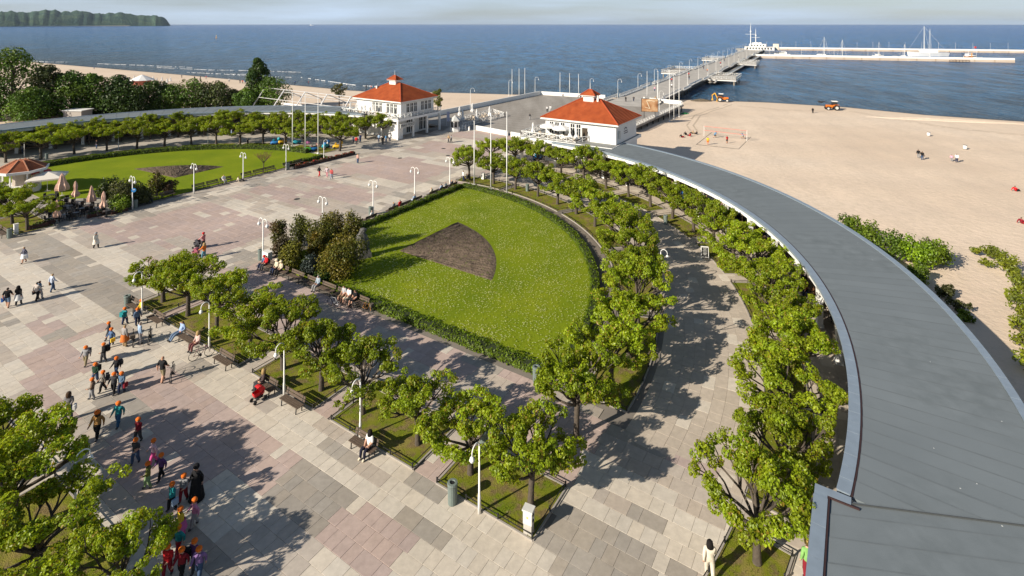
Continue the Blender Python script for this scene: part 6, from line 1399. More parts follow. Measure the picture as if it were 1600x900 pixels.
# ------------------------------------------------------------------ people: one skinned body mesh per pose, dressed through object-linked material slots
def body_mesh(name, J):
    """J overrides default joints (standing, facing -y, 1.72 m)"""
    D = dict(pel=(0, 0, .93), spi=(0, .01, 1.13), che=(0, .01, 1.34), nek=(0, .015, 1.48), hdb=(0, 0, 1.55), hed=(0, -.005, 1.63), top=(0, .005, 1.70), nos=(0, -.105, 1.615),
             shL=(.175, .01, 1.41), elL=(.23, .03, 1.14), wrL=(.25, -.03, .90), paL=(.255, -.05, .83), shR=(-.175, .01, 1.41), elR=(-.23, .03, 1.14), wrR=(-.25, -.03, .90), paR=(-.255, -.05, .83),
             hiL=(.095, 0, .89), knL=(.105, -.02, .50), anL=(.105, .02, .09), toL=(.115, -.14, .035), hiR=(-.095, 0, .89), knR=(-.105, -.02, .50), anR=(-.105, .02, .09), toR=(-.115, -.14, .035))
    D.update(J); K = list(D); idx = {k: i for i, k in enumerate(K)}; V = [Vector(D[k]) for k in K]
    rad = dict(pel=(.185, .15), spi=(.17, .135), che=(.19, .145), nek=(.065, .065), hdb=(.085, .09), hed=(.105, .12), top=(.075, .085), nos=(.018, .018), sh=(.095, .095), el=(.068, .068), wr=(.046, .046), pa=(.042, .028), hi=(.125, .125), kn=(.09, .092), an=(.066, .07), to=(.06, .046))
    Rr = [rad.get(k, rad.get(k[:2])) for k in K]
    E_ = [('pel', 'spi'), ('spi', 'che'), ('che', 'nek'), ('nek', 'hdb'), ('hdb', 'hed'), ('hed', 'top'), ('hed', 'nos')]
    for s in 'LR': E_ += [('che', 'sh' + s), ('sh' + s, 'el' + s), ('el' + s, 'wr' + s), ('wr' + s, 'pa' + s), ('pel', 'hi' + s), ('hi' + s, 'kn' + s), ('kn' + s, 'an' + s), ('an' + s, 'to' + s)]
    E = [(idx[a], idx[b]) for a, b in E_]; bones = [(idx[a], idx[b], a) for a, b in E_]
    for s in 'LR':     # four fingers of different length and a thumb from the side of the palm
        w, p = Vector(D['wr' + s]), Vector(D['pa' + s]); d = (p - w).normalized(); side = d.cross(Vector((0, -1, 0)) if abs(d.y) < .8 else Vector((0, 0, 1))).normalized(); curl = side.cross(d)
        for k, (o_, L_) in enumerate([(-.026, .066), (-.009, .076), (.009, .072), (.026, .056)]):
            a_ = len(V); V.append(p + side * o_ + d * .025); V.append(p + side * o_ + d * (.02 + L_ * .6) + curl * .008); V.append(p + side * o_ * 1.1 + d * (.015 + L_) + curl * .026); Rr += [(.010, .010), (.0095, .0095), (.008, .008)]; E += [(idx['pa' + s], a_), (a_, a_ + 1), (a_ + 1, a_ + 2)]
        th = -1 if s == 'L' else 1; a_ = len(V); V.append(w.lerp(p, .55) + side * .034 * th); V.append(w.lerp(p, .9) + side * .055 * th + curl * .012); Rr += [(.011, .011), (.009, .009)]; E += [(idx['pa' + s], a_), (a_, a_ + 1)]
    me = bpy.data.meshes.new(name); me.from_pydata([tuple(v) for v in V], E, []); ob = bpy.data.objects.new(name, me); C.objects.link(ob)
    mod = ob.modifiers.new('skin', 'SKIN'); mod.use_smooth_shade = True; mod.branch_smoothing = .3
    sv = me.skin_vertices[0].data
    for i, r_ in enumerate(Rr): sv[i].radius = r_; sv[i].use_root = (i == idx['pel'])
    sub = ob.modifiers.new('sub', 'SUBSURF'); sub.levels = 1; sub.render_levels = 1
    dg = bpy.context.evaluated_depsgraph_get(); out = bpy.data.meshes.new_from_object(ob.evaluated_get(dg)); bpy.data.objects.remove(ob); out.name = name
    # dress faces by the nearest bone: 0 skin 1 top 2 bottom 3 hair 4 shoes 5 forearm 6 shin
    for i in range(7): out.materials.append(M_white)
    hd = Vector(D['hed']); mi = []
    B = [(V[a], V[b], n) for a, b, n in bones]
    for p in out.polygons:
        c = p.center; best = 1e9; nm = 'pel'; tt = 0
        for a, b, n in B:
            ab_ = b - a; t_ = max(0, min(1, (c - a).dot(ab_) / max(ab_.length_squared, 1e-9))); d = (c - a - ab_ * t_).length
            if d < best: best, nm, tt = d, n, t_
        k = nm[:2]
        if (c - hd).length < .135 and c.z > D['nek'][2] + .035:
            q = c - hd; m_ = 3 if (q.z > .045 - max(0, -q.y) * .15 and q.y > -.085) or q.y > .02 else 0
            if abs(q.z + .0) < .012 and .025 < abs(q.x) < .052 and q.y < -.05: m_ = 3
            if abs(q.z + .058) < .008 and abs(q.x) < .026 and q.y < -.05: m_ = 3
        elif nm in ('nek', 'hdb'): m_ = 0
        elif nm == 'pel': m_ = 2 if (tt < .25 and c.z < D['pel'][2] + .06) else 1
        elif nm in ('spi', 'che'): m_ = 1
        elif k == 'sh': m_ = 1
        elif k == 'el': m_ = 5
        elif k in ('wr', 'pa'): m_ = 0
        elif k == 'hi': m_ = 2
        elif k == 'kn': m_ = 6
        else: m_ = 4
        mi.append(m_)
    out.polygons.foreach_set('material_index', mi); out.polygons.foreach_set('use_smooth', [True] * len(mi)); return out
POSE = {
 'stand': {}, 'walk': dict(knL=(.105, -.13, .51), anL=(.105, -.17, .10), toL=(.115, -.31, .06), knR=(-.105, .03, .50), anR=(-.105, .19, .12), toR=(-.115, .08, .04), elL=(.23, .13, 1.16), wrL=(.24, .12, .92), paL=(.24, .11, .85), elR=(-.23, -.06, 1.16), wrR=(-.23, -.22, .97), paR=(-.23, -.27, .92)),
 'walk_other': dict(knR=(-.105, -.10, .51), anR=(-.105, -.12, .10), toR=(-.115, -.26, .05), knL=(.105, .02, .50), anL=(.105, .14, .11), toL=(.115, .03, .035), elR=(-.23, .12, 1.16), wrR=(-.24, .10, .92), paR=(-.24, .09, .85), elL=(.22, -.02, 1.15), wrL=(.16, -.22, 1.05), paL=(.12, -.27, 1.05)),
 'reach': dict(elL=(.24, -.12, 1.2), wrL=(.22, -.36, 1.08), paL=(.21, -.42, 1.05), elR=(-.24, -.12, 1.2), wrR=(-.22, -.36, 1.08), paR=(-.21, -.42, 1.05), knL=(.105, -.12, .52), anL=(.105, -.14, .10), toL=(.115, -.28, .05), anR=(-.105, .18, .11), toR=(-.115, .06, .03)),
 'sit': dict(pel=(0, .05, .55), spi=(0, .1, .75), che=(0, .12, .96), nek=(0, .1, 1.10), hdb=(0, .075, 1.17), hed=(0, .065, 1.25), top=(0, .075, 1.32), nos=(0, -.035, 1.235), shL=(.175, .11, 1.03), elL=(.22, .06, .77), wrL=(.13, -.14, .66), paL=(.09, -.19, .64), shR=(-.175, .11, 1.03), elR=(-.22, .06, .77), wrR=(-.13, -.14, .66), paR=(-.09, -.19, .64), hiL=(.095, .02, .53), knL=(.13, -.40, .52), anL=(.12, -.42, .09), toL=(.13, -.57, .035), hiR=(-.095, .02, .53), knR=(-.13, -.40, .52), anR=(-.12, -.46, .09), toR=(-.13, -.61, .035)),
 'lean': dict(pel=(0, .02, .55), spi=(0, .16, .72), che=(0, .25, .91), nek=(0, .27, 1.06), hdb=(0, .25, 1.13), hed=(0, .23, 1.21), top=(0, .24, 1.28), nos=(0, .13, 1.20), shL=(.175, .26, .98), elL=(.30, .24, .74), wrL=(.22, .0, .66), paL=(.18, -.04, .64), shR=(-.175, .26, .98), elR=(-.34, .3, .80), wrR=(-.5, .34, .9), paR=(-.56, .34, .9), hiL=(.095, 0, .53), knL=(.13, -.42, .53), anL=(.15, -.72, .16), toL=(.16, -.80, .26), hiR=(-.095, 0, .53), knR=(-.13, -.42, .53), anR=(-.12, -.66, .12), toR=(-.13, -.78, .2)),
 'ground': dict(pel=(0, .05, .14), spi=(0, .12, .33), che=(0, .16, .54), nek=(0, .14, .68), hdb=(0, .12, .75), hed=(0, .10, .83), top=(0, .11, .90), nos=(0, .0, .815), shL=(.175, .16, .61), elL=(.26, .28, .36), wrL=(.28, .36, .14), paL=(.28, .38, .08), shR=(-.175, .16, .61), elR=(-.24, .0, .40), wrR=(-.16, -.2, .42), paR=(-.13, -.25, .42), hiL=(.095, .02, .13), knL=(.14, -.34, .34), anL=(.13, -.62, .08), toL=(.14, -.76, .06), hiR=(-.095, .02, .13), knR=(-.14, -.36, .36), anR=(-.1, -.60, .08), toR=(-.11, -.74, .06)),
 'lunge': dict(pel=(0, .05, .72), spi=(0, -.03, .91), che=(0, -.12, 1.10), nek=(0, -.18, 1.23), hdb=(0, -.21, 1.29), hed=(0, -.24, 1.36), top=(0, -.25, 1.43), nos=(0, -.34, 1.33), shL=(.175, -.14, 1.17), elL=(.24, -.36, 1.02), wrL=(.10, -.56, .95), paL=(.07, -.62, .94), shR=(-.175, -.14, 1.17), elR=(-.24, -.36, 1.02), wrR=(-.10, -.56, .95), paR=(-.07, -.62, .94), hiL=(.095, .04, .68), knL=(.24, -.24, .46), anL=(.24, -.14, .09), toL=(.27, -.28, .035), hiR=(-.095, .04, .68), knR=(-.2, .02, .38), anR=(-.22, .38, .14), toR=(-.24, .28, .04)),
 'arm_up': dict(elR=(-.28, -.02, 1.62), wrR=(-.26, -.08, 1.86), paR=(-.26, -.10, 1.92), elL=(.27, -.1, 1.22), wrL=(.24, -.3, 1.3), paL=(.23, -.35, 1.33), knL=(.12, -.14, .52), anL=(.13, -.12, .10), toL=(.14, -.26, .05), anR=(-.14, .2, .11), toR=(-.15, .07, .035)),
}
BODY = {k: body_mesh('body_' + k, v) for k, v in POSE.items()}
CAPM = MB().lathe([(.128, -.02), (.138, .03), (.128, .10), (.092, .145), (.03, .165), (.005, .167)], 10, cap=False).mesh('cap', M_white, True)
BRIM = MB().lathe([(.2, -.005), (.205, .0), (.12, .03), (.118, .08), (.09, .12), (.02, .13)], 12, cap=False).mesh('hat', M_white, True)
LONGH = MB().lathe([(.06, -.26), (.135, -.2), (.14, -.05), (.125, .06), (.08, .12), (.01, .135)], 9, cap=False).mesh('hair', M_white, True)
PACK = MB().box((0, .235, 1.20), (.34, .2, .46)).box((0, .35, 1.12), (.26, .07, .24)).mesh('backpack', M_white)
SKIRT = MB().lathe([(.2, 1.02), (.23, .92), (.28, .62), (.30, .52)], 12, cap=False).mesh('skirt', M_white, True)
ROBE = MB().lathe([(.21, 1.3), (.22, 1.0), (.27, .6), (.35, .06), (.34, .04)], 12, cap=False).mesh('robe', M_white, True)
BAG = MB().box((.30, -.02, .74), (.12, .3, .34)).mesh('bag', M_white); 
CLO = {}
def cl(c):
    if c not in CLO: CLO[c] = plain('cloth_' + str(len(CLO)), c, .9, var=.15, scale=9, spec=.2)
    return CLO[c]
SK, SKD = (.52, .30, .21), (.42, .23, .15); HB, HD, HBL, HGR, HW = (.06, .035, .02), (.012, .01, .009), (.36, .24, .11), (.3, .28, .26), (.55, .53, .5)
BLK, NAV, JEAN, LJEAN, WHT, CRM, GRY, DGR, RED, DRED, ORG, YEL, TEA, PNK, HPK, PUR, OLI, GRN, BRW, TAN, LBL, BLUE, KHA = (.012, .012, .014), (.02, .03, .07), (.05, .085, .16), (.14, .2, .3), (.72, .71, .69), (.62, .55, .42), (.26, .26, .27), (.05, .05, .055), (.5, .02, .025), (.2, .015, .025), (.62, .16, .02), (.65, .45, .04), (.02, .22, .24), (.6, .33, .42), (.55, .08, .25), (.12, .05, .16), (.16, .17, .04), (.03, .08, .04), (.12, .06, .03), (.36, .25, .14), (.32, .43, .58), (.04, .12, .38), (.24, .2, .12)
CAPO = (.72, .16, .02)
def person(p, face, pose, top, bot, label, hair=HB, sc=1.0, skin=SK, shoes=DGR, short=False, shorts=False, cap=None, hat=None, longh=False, pack=None, skirt=None, robe=None, bag=None, group=None, cat='person'):
    o = link('person', BODY[pose]); o.location = p; o.rotation_euler = (0, 0, face + PI / 2); bulk = 1.3 if sc < .95 else 1.12; o.scale = (sc * bulk, sc * bulk * .97, sc); tag(o, label, cat, group)
    cols = [skin, top, bot, hair, shoes, skin if short else top, skin if shorts else bot]
    for s_, c in zip(o.material_slots, cols): s_.link = 'OBJECT'; s_.material = cl(c)
    J = POSE[pose]; hd = Vector(J.get('hed', (0, -.005, 1.63)))
    def kid(nm, me, col, loc=(0, 0, 0)):
        k = link(nm, me, o); k.location = loc; k.material_slots[0].link = 'OBJECT'; k.material_slots[0].material = cl(col); return k
    if cap: kid('cap', CAPM, cap, hd + Vector((0, .005, .015)))
    if hat: kid('hat', BRIM, hat, hd + Vector((0, .005, .03)))
    if longh: kid('hair', LONGH, hair, hd + Vector((0, .03, .0)))
    che = Vector(J.get('che', (0, .01, 1.34))); dz = che - Vector((0, .01, 1.34))
    if pack: kid('backpack', PACK, pack, dz)
    if skirt: kid('skirt', SKIRT, skirt)
    if robe: kid('robe', ROBE, robe)
    if bag: kid('bag', BAG, bag)
    return o
TOC = -PI / 2          # heading towards the camera
AW = PI / 2
gK = 'schoolchildren in orange caps'
def kid(x, y, top, bot, lb, face=None, pose=None, pack=None, sc=.80, **k):
    i = int(x * 7 + y); person(gp(x, y), face if face is not None else -2.0 + .5 * math.sin(i), pose or ('walk' if i % 2 else 'walk_other'), top, bot, lb, cap=CAPO, pack=pack, sc=sc, group=gK, **k)
kid(134, 571, GRY, KHA, 'child in orange cap with grey checked jacket and khaki trousers, leading on the left', pack=DGR)
kid(162, 566, BLK, DGR, 'child in orange cap all in black beside the leading grey one', pack=BLK)
kid(149, 599, (.02, .05, .03), JEAN, 'child in orange cap with dark green jacket and jeans', pack=BLK)
kid(182, 589, BLK, JEAN, 'child in orange cap with black jacket and blue jeans behind the group of four', pack=DGR)
kid(144, 624, (.16, .11, .08), GRY, 'child in orange cap with brown top and pale grey trousers')
kid(161, 612, (.17, .15, .13), BLK, 'child in orange cap with grey brown jacket and black trousers', pack=DGR)
kid(178, 615, DGR, BLK, 'child in orange cap in dark clothes, between grey brown and blue ones')
kid(190, 614, (.10, .16, .24), NAV, 'child in orange cap with blue top and a red bag', bag=DRED)
kid(185, 666, TEA, (.03, .1, .2), 'child in orange cap with teal jacket and blue trousers walking alone', pack=None, sc=.86)
kid(152, 685, (.34, .18, .06), BLK, 'taller orange capped walker with mustard top and black trousers', sc=.94, longh=True, hair=HB)
kid(216, 690, DRED, DGR, 'child in orange cap with dark red hooded jacket')
kid(212, 724, DGR, JEAN, 'child in orange cap with dark vest and blue jeans', short=True)
kid(240, 725, (.62, .42, .48), HPK, 'child in orange cap with pale pink hoodie and bright pink trousers')
kid(252, 749, PUR, BLK, 'child in orange cap with dark purple jacket and pale shirt', pack=None)
kid(231, 763, OLI, (.22, .32, .16), 'child in orange cap with olive jacket and light green trousers')
kid(269, 797, TEA, BLK, 'child in orange cap with teal jacket carrying a blue bag', bag=LBL)
kid(287, 783, GRY, DRED, 'child in orange cap with grey jacket beside the black robed adult')
kid(304, 823, (.5, .2, .33), GRY, 'child in orange cap with rose jacket and pale trousers')
kid(282, 838, YEL, HPK, 'child in orange cap with yellow top and magenta skirt', skirt=(.5, .12, .32))
kid(279, 868, TEA, DRED, 'child in orange cap in teal and red near the small tree')
kid(304, 891, PUR, DGR, 'child in orange cap with purple coat over a light blue top')
kid(311, 904, (.2, .12, .28), JEAN, 'child in orange cap with violet jacket and jeans at the bottom edge')
kid(284, 905, DRED, BLK, 'child in orange cap with maroon top and black jacket at the bottom edge', pack=BLK)
kid(262, 900, RED, DRED, 'child in orange cap in red half hidden by the small tree')
kid(170, 531, DGR, DGR, 'child in orange cap with dark jacket bending forward near the bicycles', face=-2.6)
kid(174, 541, (.08, .14, .26), NAV, 'child in orange cap with yellow bag near the bicycles', bag=YEL)
kid(195, 507, TEA, NAV, 'child in orange cap with teal backpack seen from behind', face=AW - .2, pack=TEA)
person(W(toab(gp(214, 492))[0], 22.1), _nb, 'sit', YEL, DGR, 'seated child in orange cap and yellow vest on the left end bench', cap=CAPO, sc=.85, group=gK)
kid(215, 508, (.1, .15, .24), NAV, 'child in orange cap with blue top standing at the left end bench', face=-.6, pose='stand')
person(gp(307, 780), TOC - .4, 'walk', BLK, BLK, 'adult in long black robe with white collar leading the children', cap=BLK, robe=BLK, sc=1.03)
person(gp(107, 656), TOC + .3, 'walk_other', (.2, .19, .19), NAV, 'woman in grey top with white and black bags beside the near trees', longh=True, hair=HB, bag=WHT)
person(gp(12, 481), AW + .3, 'walk', BLK, LJEAN, 'man in black shirt and denim shorts with a blue bag, left edge', short=True, shorts=True, bag=BLUE, hair=HD, sc=1.05)
person(gp(29, 477), AW + .2, 'walk_other', BLK, DGR, 'long haired woman in black top with white hem', longh=True, hair=HD, skirt=WHT)
person(gp(58, 470), AW - .2, 'walk', (.45, .4, .36), BLK, 'woman in beige top and black trousers beside a denim jacket', hair=HD, bag=BLK)
person(gp(62, 468), AW - .4, 'walk_other', (.12, .2, .28), GRY, 'person in denim jacket beside the woman in beige', hair=HD)
person(gp(82, 456), AW - .5, 'walk', (.45, .5, .6), JEAN, 'person in pale blue shirt and jeans with brown bag', hair=HBL, bag=BRW)
person(gp(38, 411), TOC - .6, 'walk', (.1, .1, .14), WHT, 'woman with dark top and white skirt carrying a white bag', hair=HBL, skirt=(.55, .58, .66), bag=WHT, shorts=True)
person(gp(150, 388), -.3, 'walk', (.66, .63, .55), BLK, 'person in long white coat and black trousers crossing the square', cap=(.3, .3, .3), skirt=(.66, .63, .55))
person(gp(319, 405), PI * .95, 'reach', ORG, (.1, .25, .32), 'woman in orange top and teal jeans pushing a pram', hair=HBL, longh=True)
person(gp(318, 388), PI * .95, 'reach', (.5, .2, .2), DGR, 'person with red hat behind the pram pushing woman', cap=RED)
person(gp(219, 537), .9, 'stand', LBL, (.3, .29, .3), 'man in light blue shirt and grey trousers with a bicycle', hair=HGR)
person(gp(195, 542), 1.2, 'stand', (.3, .28, .27), TAN, 'person with orange jacket tied round the waist beside a bicycle', hair=HBL, skirt=(.6, .17, .04))
person(gp(254, 597), AW - .2, 'walk', (.02, .02, .022), KHA, 'bald man in black and grey shirt walking beside a bicycle', hair=SKD, short=True, shorts=True, sc=1.05)
def on_bench_b(x, y, bline, pose, top, bot, lb, **k): return person(W(toab(gp(x, y))[0], bline), _nb + k.pop('turn', 0), pose, top, bot, lb, **k)
on_bench_b(285, 527, 22.0, 'lean', (.3, .4, .6), LJEAN, 'man in light blue shirt leaning back on a bench', hair=HB, shoes=HD)
on_bench_b(313, 543, 22.0, 'sit', (.6, .42, .38), (.14, .05, .05), 'woman in pale pink top seated behind the parked bicycle', hair=HBL, longh=True)
on_bench_b(418, 603, 22.0, 'sit', (.07, .05, .05), DGR, 'woman in dark brown seated beside the red pram', hair=HBL, longh=True, turn=-.5)
on_bench_b(590, 698, 22.0, 'sit', WHT, (.015, .015, .03), 'dark haired woman in white top and black trousers on the bench', hair=HD, short=True, longh=True, shoes=CRM)
for x, y, top, bot, lb, kw in [(408, 420, (.06, .13, .25), NAV, 'seated child in blue with red cap, left end of the shaded benches', dict(cap=RED, sc=.9)), (417, 419, RED, DGR, 'seated figure in red jacket on the shaded benches', dict()), (430, 427, CRM, NAV, 'seated woman in cream with pale hat, left of two on the shaded benches', dict(hat=CRM)), (441, 428, (.55, .48, .36), BLK, 'seated person in beige jacket with dark bag on the shaded benches', dict(hat=(.6, .52, .36))), (498, 452, (.3, .36, .42), GRY, 'seated man in grey blue with red scarf on the shaded benches', dict(hair=HW, pack=None)), (543, 466, (.4, .4, .42), TAN, 'seated cyclist in grey top, left of three', dict(short=True, shorts=True)), (551, 469, WHT, CRM, 'seated cyclist in white top, middle of three', dict(short=True, shorts=True)), (560, 473, BLK, BLK, 'seated cyclist in black top, right of three', dict(short=True, shorts=True))]:
    on_bench_b(x, y, 33.05, 'sit', top, bot, lb, **kw)
fa = math.atan2(EA[1], EA[0])
for k, (b_, top, bot, lb) in enumerate([(43.4, BLK, DGR, 'person in black on the first axis bench by the shrubs'), (48.4, WHT, GRY, 'person in white on the third axis bench'), (52.2, GRY, NAV, 'person in grey on the axis benches left of the red one'), (53.4, RED, DGR, 'person in red on the middle axis bench'), (56.2, LBL, LBL, 'person in light blue stretched on the axis bench'), (59.8, CRM, GRY, 'person in cream on the far axis benches'), (62.0, LBL, NAV, 'person in pale blue, left of three on the last axis benches'), (63.0, WHT, NAV, 'person in white, middle of three on the last axis benches'), (64.4, (.1, .1, .12), NAV, 'person in dark grey, right of three on the last axis benches')]):
    person(W(52.25, b_), fa, 'sit', top, bot, lb, hair=[HB, HGR, HBL][k % 3])
person(gp(711, 291), fa, 'ground', RED, DRED, 'person in red crouching at the corner of the near lawn', hair=HD); person(gp(724, 283), .4, 'stand', WHT, NAV, 'person in white beside the first tree by the flagpoles'); person(gp(730, 284), 2.4, 'sit', DGR, BLK, 'person in dark clothes seated by the first tree by the flagpoles')
person(W(83.95, 36.6), fa + PI, 'sit', BLK, NAV, 'person in black seated on a bench before the far lawn'); person(W(83.95, 47.2), fa + PI, 'sit', WHT, GRY, 'person in white seated on a bench before the far lawn', hair=HBL); person(gp(374, 284), .4, 'ground', CRM, DGR, 'figure in cream squatting at the foot of the third far lamp')
person(gp(499, 276), .9, 'walk', BLK, RED, 'person with black top and bright red trousers by the planters', hair=HD); person(gp(511, 277), AW, 'walk', (.6, .5, .52), (.6, .3, .33), 'person in pale top and pink trousers by the planters', hair=HBL); person(gp(518, 280), AW, 'walk_other', (.5, .1, .1), (.3, .33, .42), 'person in red and white with jeans by the planters', hair=HBL)
person(gp(701, 223), -2.6, 'walk', TAN, (.05, .05, .06), 'tan shirted half of the couple near the pier entrance'); person(gp(705, 223), -2.6, 'walk_other', GRY, DGR, 'grey shirted half of the couple near the pier entrance')
for k, (x, y, c, lb) in enumerate([(552, 224, LBL, 'person in pale blue, left of three under the far trees'), (557, 226, RED, 'person in red, middle of three under the far trees'), (563, 222, (.1, .13, .3), 'person in blue, right of three under the far trees'), (592, 222, LBL, 'person in light blue at the pavilion corner, leftmost of the group'), (598, 226, BLK, 'person in black at the pavilion corner, nearest of the group'), (603, 223, (.1, .25, .45), 'person in bright blue at the pavilion corner'), (609, 221, WHT, 'person in white at the pavilion corner, rightmost of the group'), (387, 229, BLK, 'dark figure walking on the far promenade behind the bare tree'), (151, 232, BLK, 'dark figure walking on the far promenade at the left'), (34, 240, GRY, 'grey figure behind the tiled kiosk'), (362, 214, LBL, 'person in pale blue under the far arcade trees')]): person(gp(x, y), k * 1.3, 'walk' if k % 2 else 'stand', c, [NAV, DGR, JEAN][k % 3], lb, hair=[HB, HGR, HBL][k % 3])
person(gp(559, 255), 1.0, 'stand', (.5, .3, .25), JEAN, 'person bending behind the row of red flower planters', hair=HBL)
person(gp(828, 187), .4, 'walk', DGR, GRY, 'dark figure on the forecourt left of the right pavilion'); person(gp(855, 175), AW, 'walk', WHT, BLK, 'white shirted person behind the right pavilion roof, left of two'); person(gp(860, 174), AW, 'walk_other', WHT, WHT, 'person all in white behind the right pavilion roof, right of two')
for k, (s, o_, c) in enumerate([(6, -2, BLK), (8, 0, DGR), (9.5, 3, WHT), (3, 4.5, BLUE), (12, 6, TAN), (38, -1, PNK), (52, 2, WHT), (74, -3, RED), (88, 1.5, BLK), (105, -2, RED), (132, 2, ORG), (150, -3, DGR), (171, 3, WHT), (190, 0, RED), (220, -2, BLK), (262, 2, GRY)]):
    person(PP(s, o_, .02), math.atan2(pd.y, pd.x) + (PI if k % 2 else 0), 'walk' if k % 3 else 'walk_other', c, [DGR, NAV, JEAN][k % 3], f'{ORD[k + 1]} person from the shore end of the pier', hair=[HB, HD, HBL][k % 3], group='people strolling on the pier')
for k, (a_, c) in enumerate([(86.5, RED), (80.6, WHT), (79.6, BLUE), (54.5, DGR), (52.6, WHT)]): person(W(a_, (167.9 if a_ > 70 else 170.2), 0), math.atan2(-EB[1], -EB[0]), 'sit', c, NAV, f'small figure seated along the far forecourt parapet, {ORD[k + 1]} from the left', group='people at the far parapet')
person(gp(1109, 904), AW - .2, 'walk', (.64, .57, .46), (.62, .56, .46), 'dark haired woman in cream suit walking at the bottom edge', hair=HD, shoes=CRM, longh=True)
person(gp(1262, 905), AW, 'stand', (.2, .4, .12), DRED, 'figure in green and orange at the arcade edge, bottom', cap=(.5, .35, .1))
BZ = lambda x, y: None
def sand_p(x, y, z0=-1.4):
    z = z0
    for _ in range(4):
        q = gp(x, y, z); a_, b_ = toab(q); z = float(beach_z(np.array(a_), np.array(b_)))
    return gp(x, y, z)
for k, (x, y, pose, c1, c2, f_, lb, kw) in enumerate([(1106, 226, 'stand', YEL, ORG, 1.2, 'volleyball player in yellow shirt', dict(shorts=True, short=True)), (1117, 215, 'lunge', (.06, .25, .5), BLK, -.4, 'volleyball player in blue shirt at the left of the net', dict(shorts=True, short=True)), (1136, 224, 'stand', RED, DGR, 2.0, 'volleyball player in red shirt', dict(shorts=True, short=True)), (1161, 217, 'lunge', (.06, .3, .55), (.4, .3, .2), 2.6, 'volleyball player in blue shirt at the right end of the net', dict(shorts=True, short=True)),
    (1065, 215, 'ground', BLK, RED, .3, 'sunbather with red towel, leftmost on the sand by the net', {}), (1071, 211, 'ground', BLK, DGR, 1, 'dark haired sitter behind the red towel sunbather', {}), (1078, 213, 'ground', RED, DRED, 2, 'sitter in red on the sand by the net', {}), (1082, 209, 'ground', TAN, BLK, 3, 'small dark sitter behind the one in red', {}), (1088, 210, 'ground', DGR, BLK, 2, 'lone dark sitter right of the red one', {}),
    (1435, 247, 'walk', BLK, GRY, .9, 'left walker of the dark clothed pair on the sand', {}), (1441, 250, 'walk_other', BLK, JEAN, .9, 'right walker of the dark clothed pair on the sand', {}), (1487, 252, 'walk', PNK, GRY, .7, 'small walker in pink on the sand', dict(sc=.75)), (1495, 254, 'walk_other', WHT, NAV, .9, 'walker in white shirt on the sand', {}), (1270, 177, 'stand', BLK, BLK, 1, 'dark figure standing near the orange tractor', {}),
    (1587, 299, 'ground', RED, BLK, .2, 'red and black sunbather at the right edge of the beach', {}), (1597, 350, 'ground', DRED, RED, .2, 'red sunbather at the right edge below', {})]):
    person(sand_p(x, y), f_, pose, c1, c2, lb, group='people on the sand', **kw)
for k, (x, y, c) in enumerate([(147, 108, BLUE), (284, 122, DGR), (304, 124.5, BLK), (313, 124, BLK), (322, 123.5, RED), (358, 128, WHT), (375, 130, BLK), (379, 130.5, RED), (383, 130.5, BLUE), (461, 131.5, BLUE), (482, 132, DRED), (542, 136, WHT), (572, 139, BLK), (580, 139.5, RED)]):
    person(sand_p(x, y, -2.5), k, 'walk' if k % 2 else 'stand', c, [NAV, DGR, JEAN][k % 3], f'tiny figure on the left beach, {ORD[k + 1]} from the left', group='people on the left beach')

# ------------------------------------------------------------------ bicycles, prams
def _wheel(x):
    mb = MB(); n = 20
    mb.tube([(x + .33 * math.cos(2 * PI * k / n), 0, .34 + .33 * math.sin(2 * PI * k / n)) for k in range(n + 1)], .022, 5, cap=False)
    return mb.mesh('wheel', M_dark)
def _spokes(x):
    mb = MB()
    for k in range(8): mb.bar((x, 0, .34), (x + .32 * math.cos(PI * k / 4), 0, .34 + .32 * math.sin(PI * k / 4)), .008)
    return mb.mesh('spokes', plain('steel', (.5, .5, .5), .3, metal=.8))
BW = [(_wheel(x), _spokes(x)) for x in (-.52, .52)]
BF = MB().tube([(-.52, 0, .34), (-.08, 0, .30), (.38, 0, .82), (-.22, 0, .86), (-.08, 0, .30)], .022, 6).tube([(-.52, 0, .34), (-.22, 0, .84)], .016, 5).tube([(.52, 0, .34), (.40, 0, .78), (.36, 0, .98)], .02, 5)
BFm = BF.mesh('frame', M_white); BS = MB().prism([(-.4, -.04), (-.12, -.02), (-.12, .02), (-.4, .04)], .93, .98).tube([(-.22, 0, .84), (-.24, 0, .94)], .016, 5).mesh('saddle', M_dark); BH = MB().tube([(.28, -.27, 1.0), (.37, -.12, 1.0), (.36, 0, .98), (.37, .12, 1.0), (.28, .27, 1.0)], .014, 5).mesh('handlebar', M_dark); BB_ = MB().box((.62, 0, .86), (.26, .34, .24)).mesh('basket', plain('wicker_dark', (.1, .08, .06), .9)); BP = MB().tube([(-.08, -.09, .30), (-.08, .09, .30)], .09, 8).bar((-.08, .1, .3), (.06, .1, .2), .02).bar((-.08, -.1, .3), (-.22, -.1, .4), .02).mesh('crank', M_dark)
def bicycle(p, rz, label, col, basket=False):
    t_ = thing('bicycle', label, 'bicycle', p, rz, 'bicycles'); f_ = link('frame', BFm, t_); f_.material_slots[0].link = 'OBJECT'; f_.material_slots[0].material = plain(f'bike_{col}', col, .35)
    for w_, s_ in BW: x = link('wheel', w_, t_); link('spokes', s_, x)
    link('saddle', BS, t_); link('handlebar', BH, t_); link('crank', BP, t_)
    if basket: link('basket', BB_, t_)
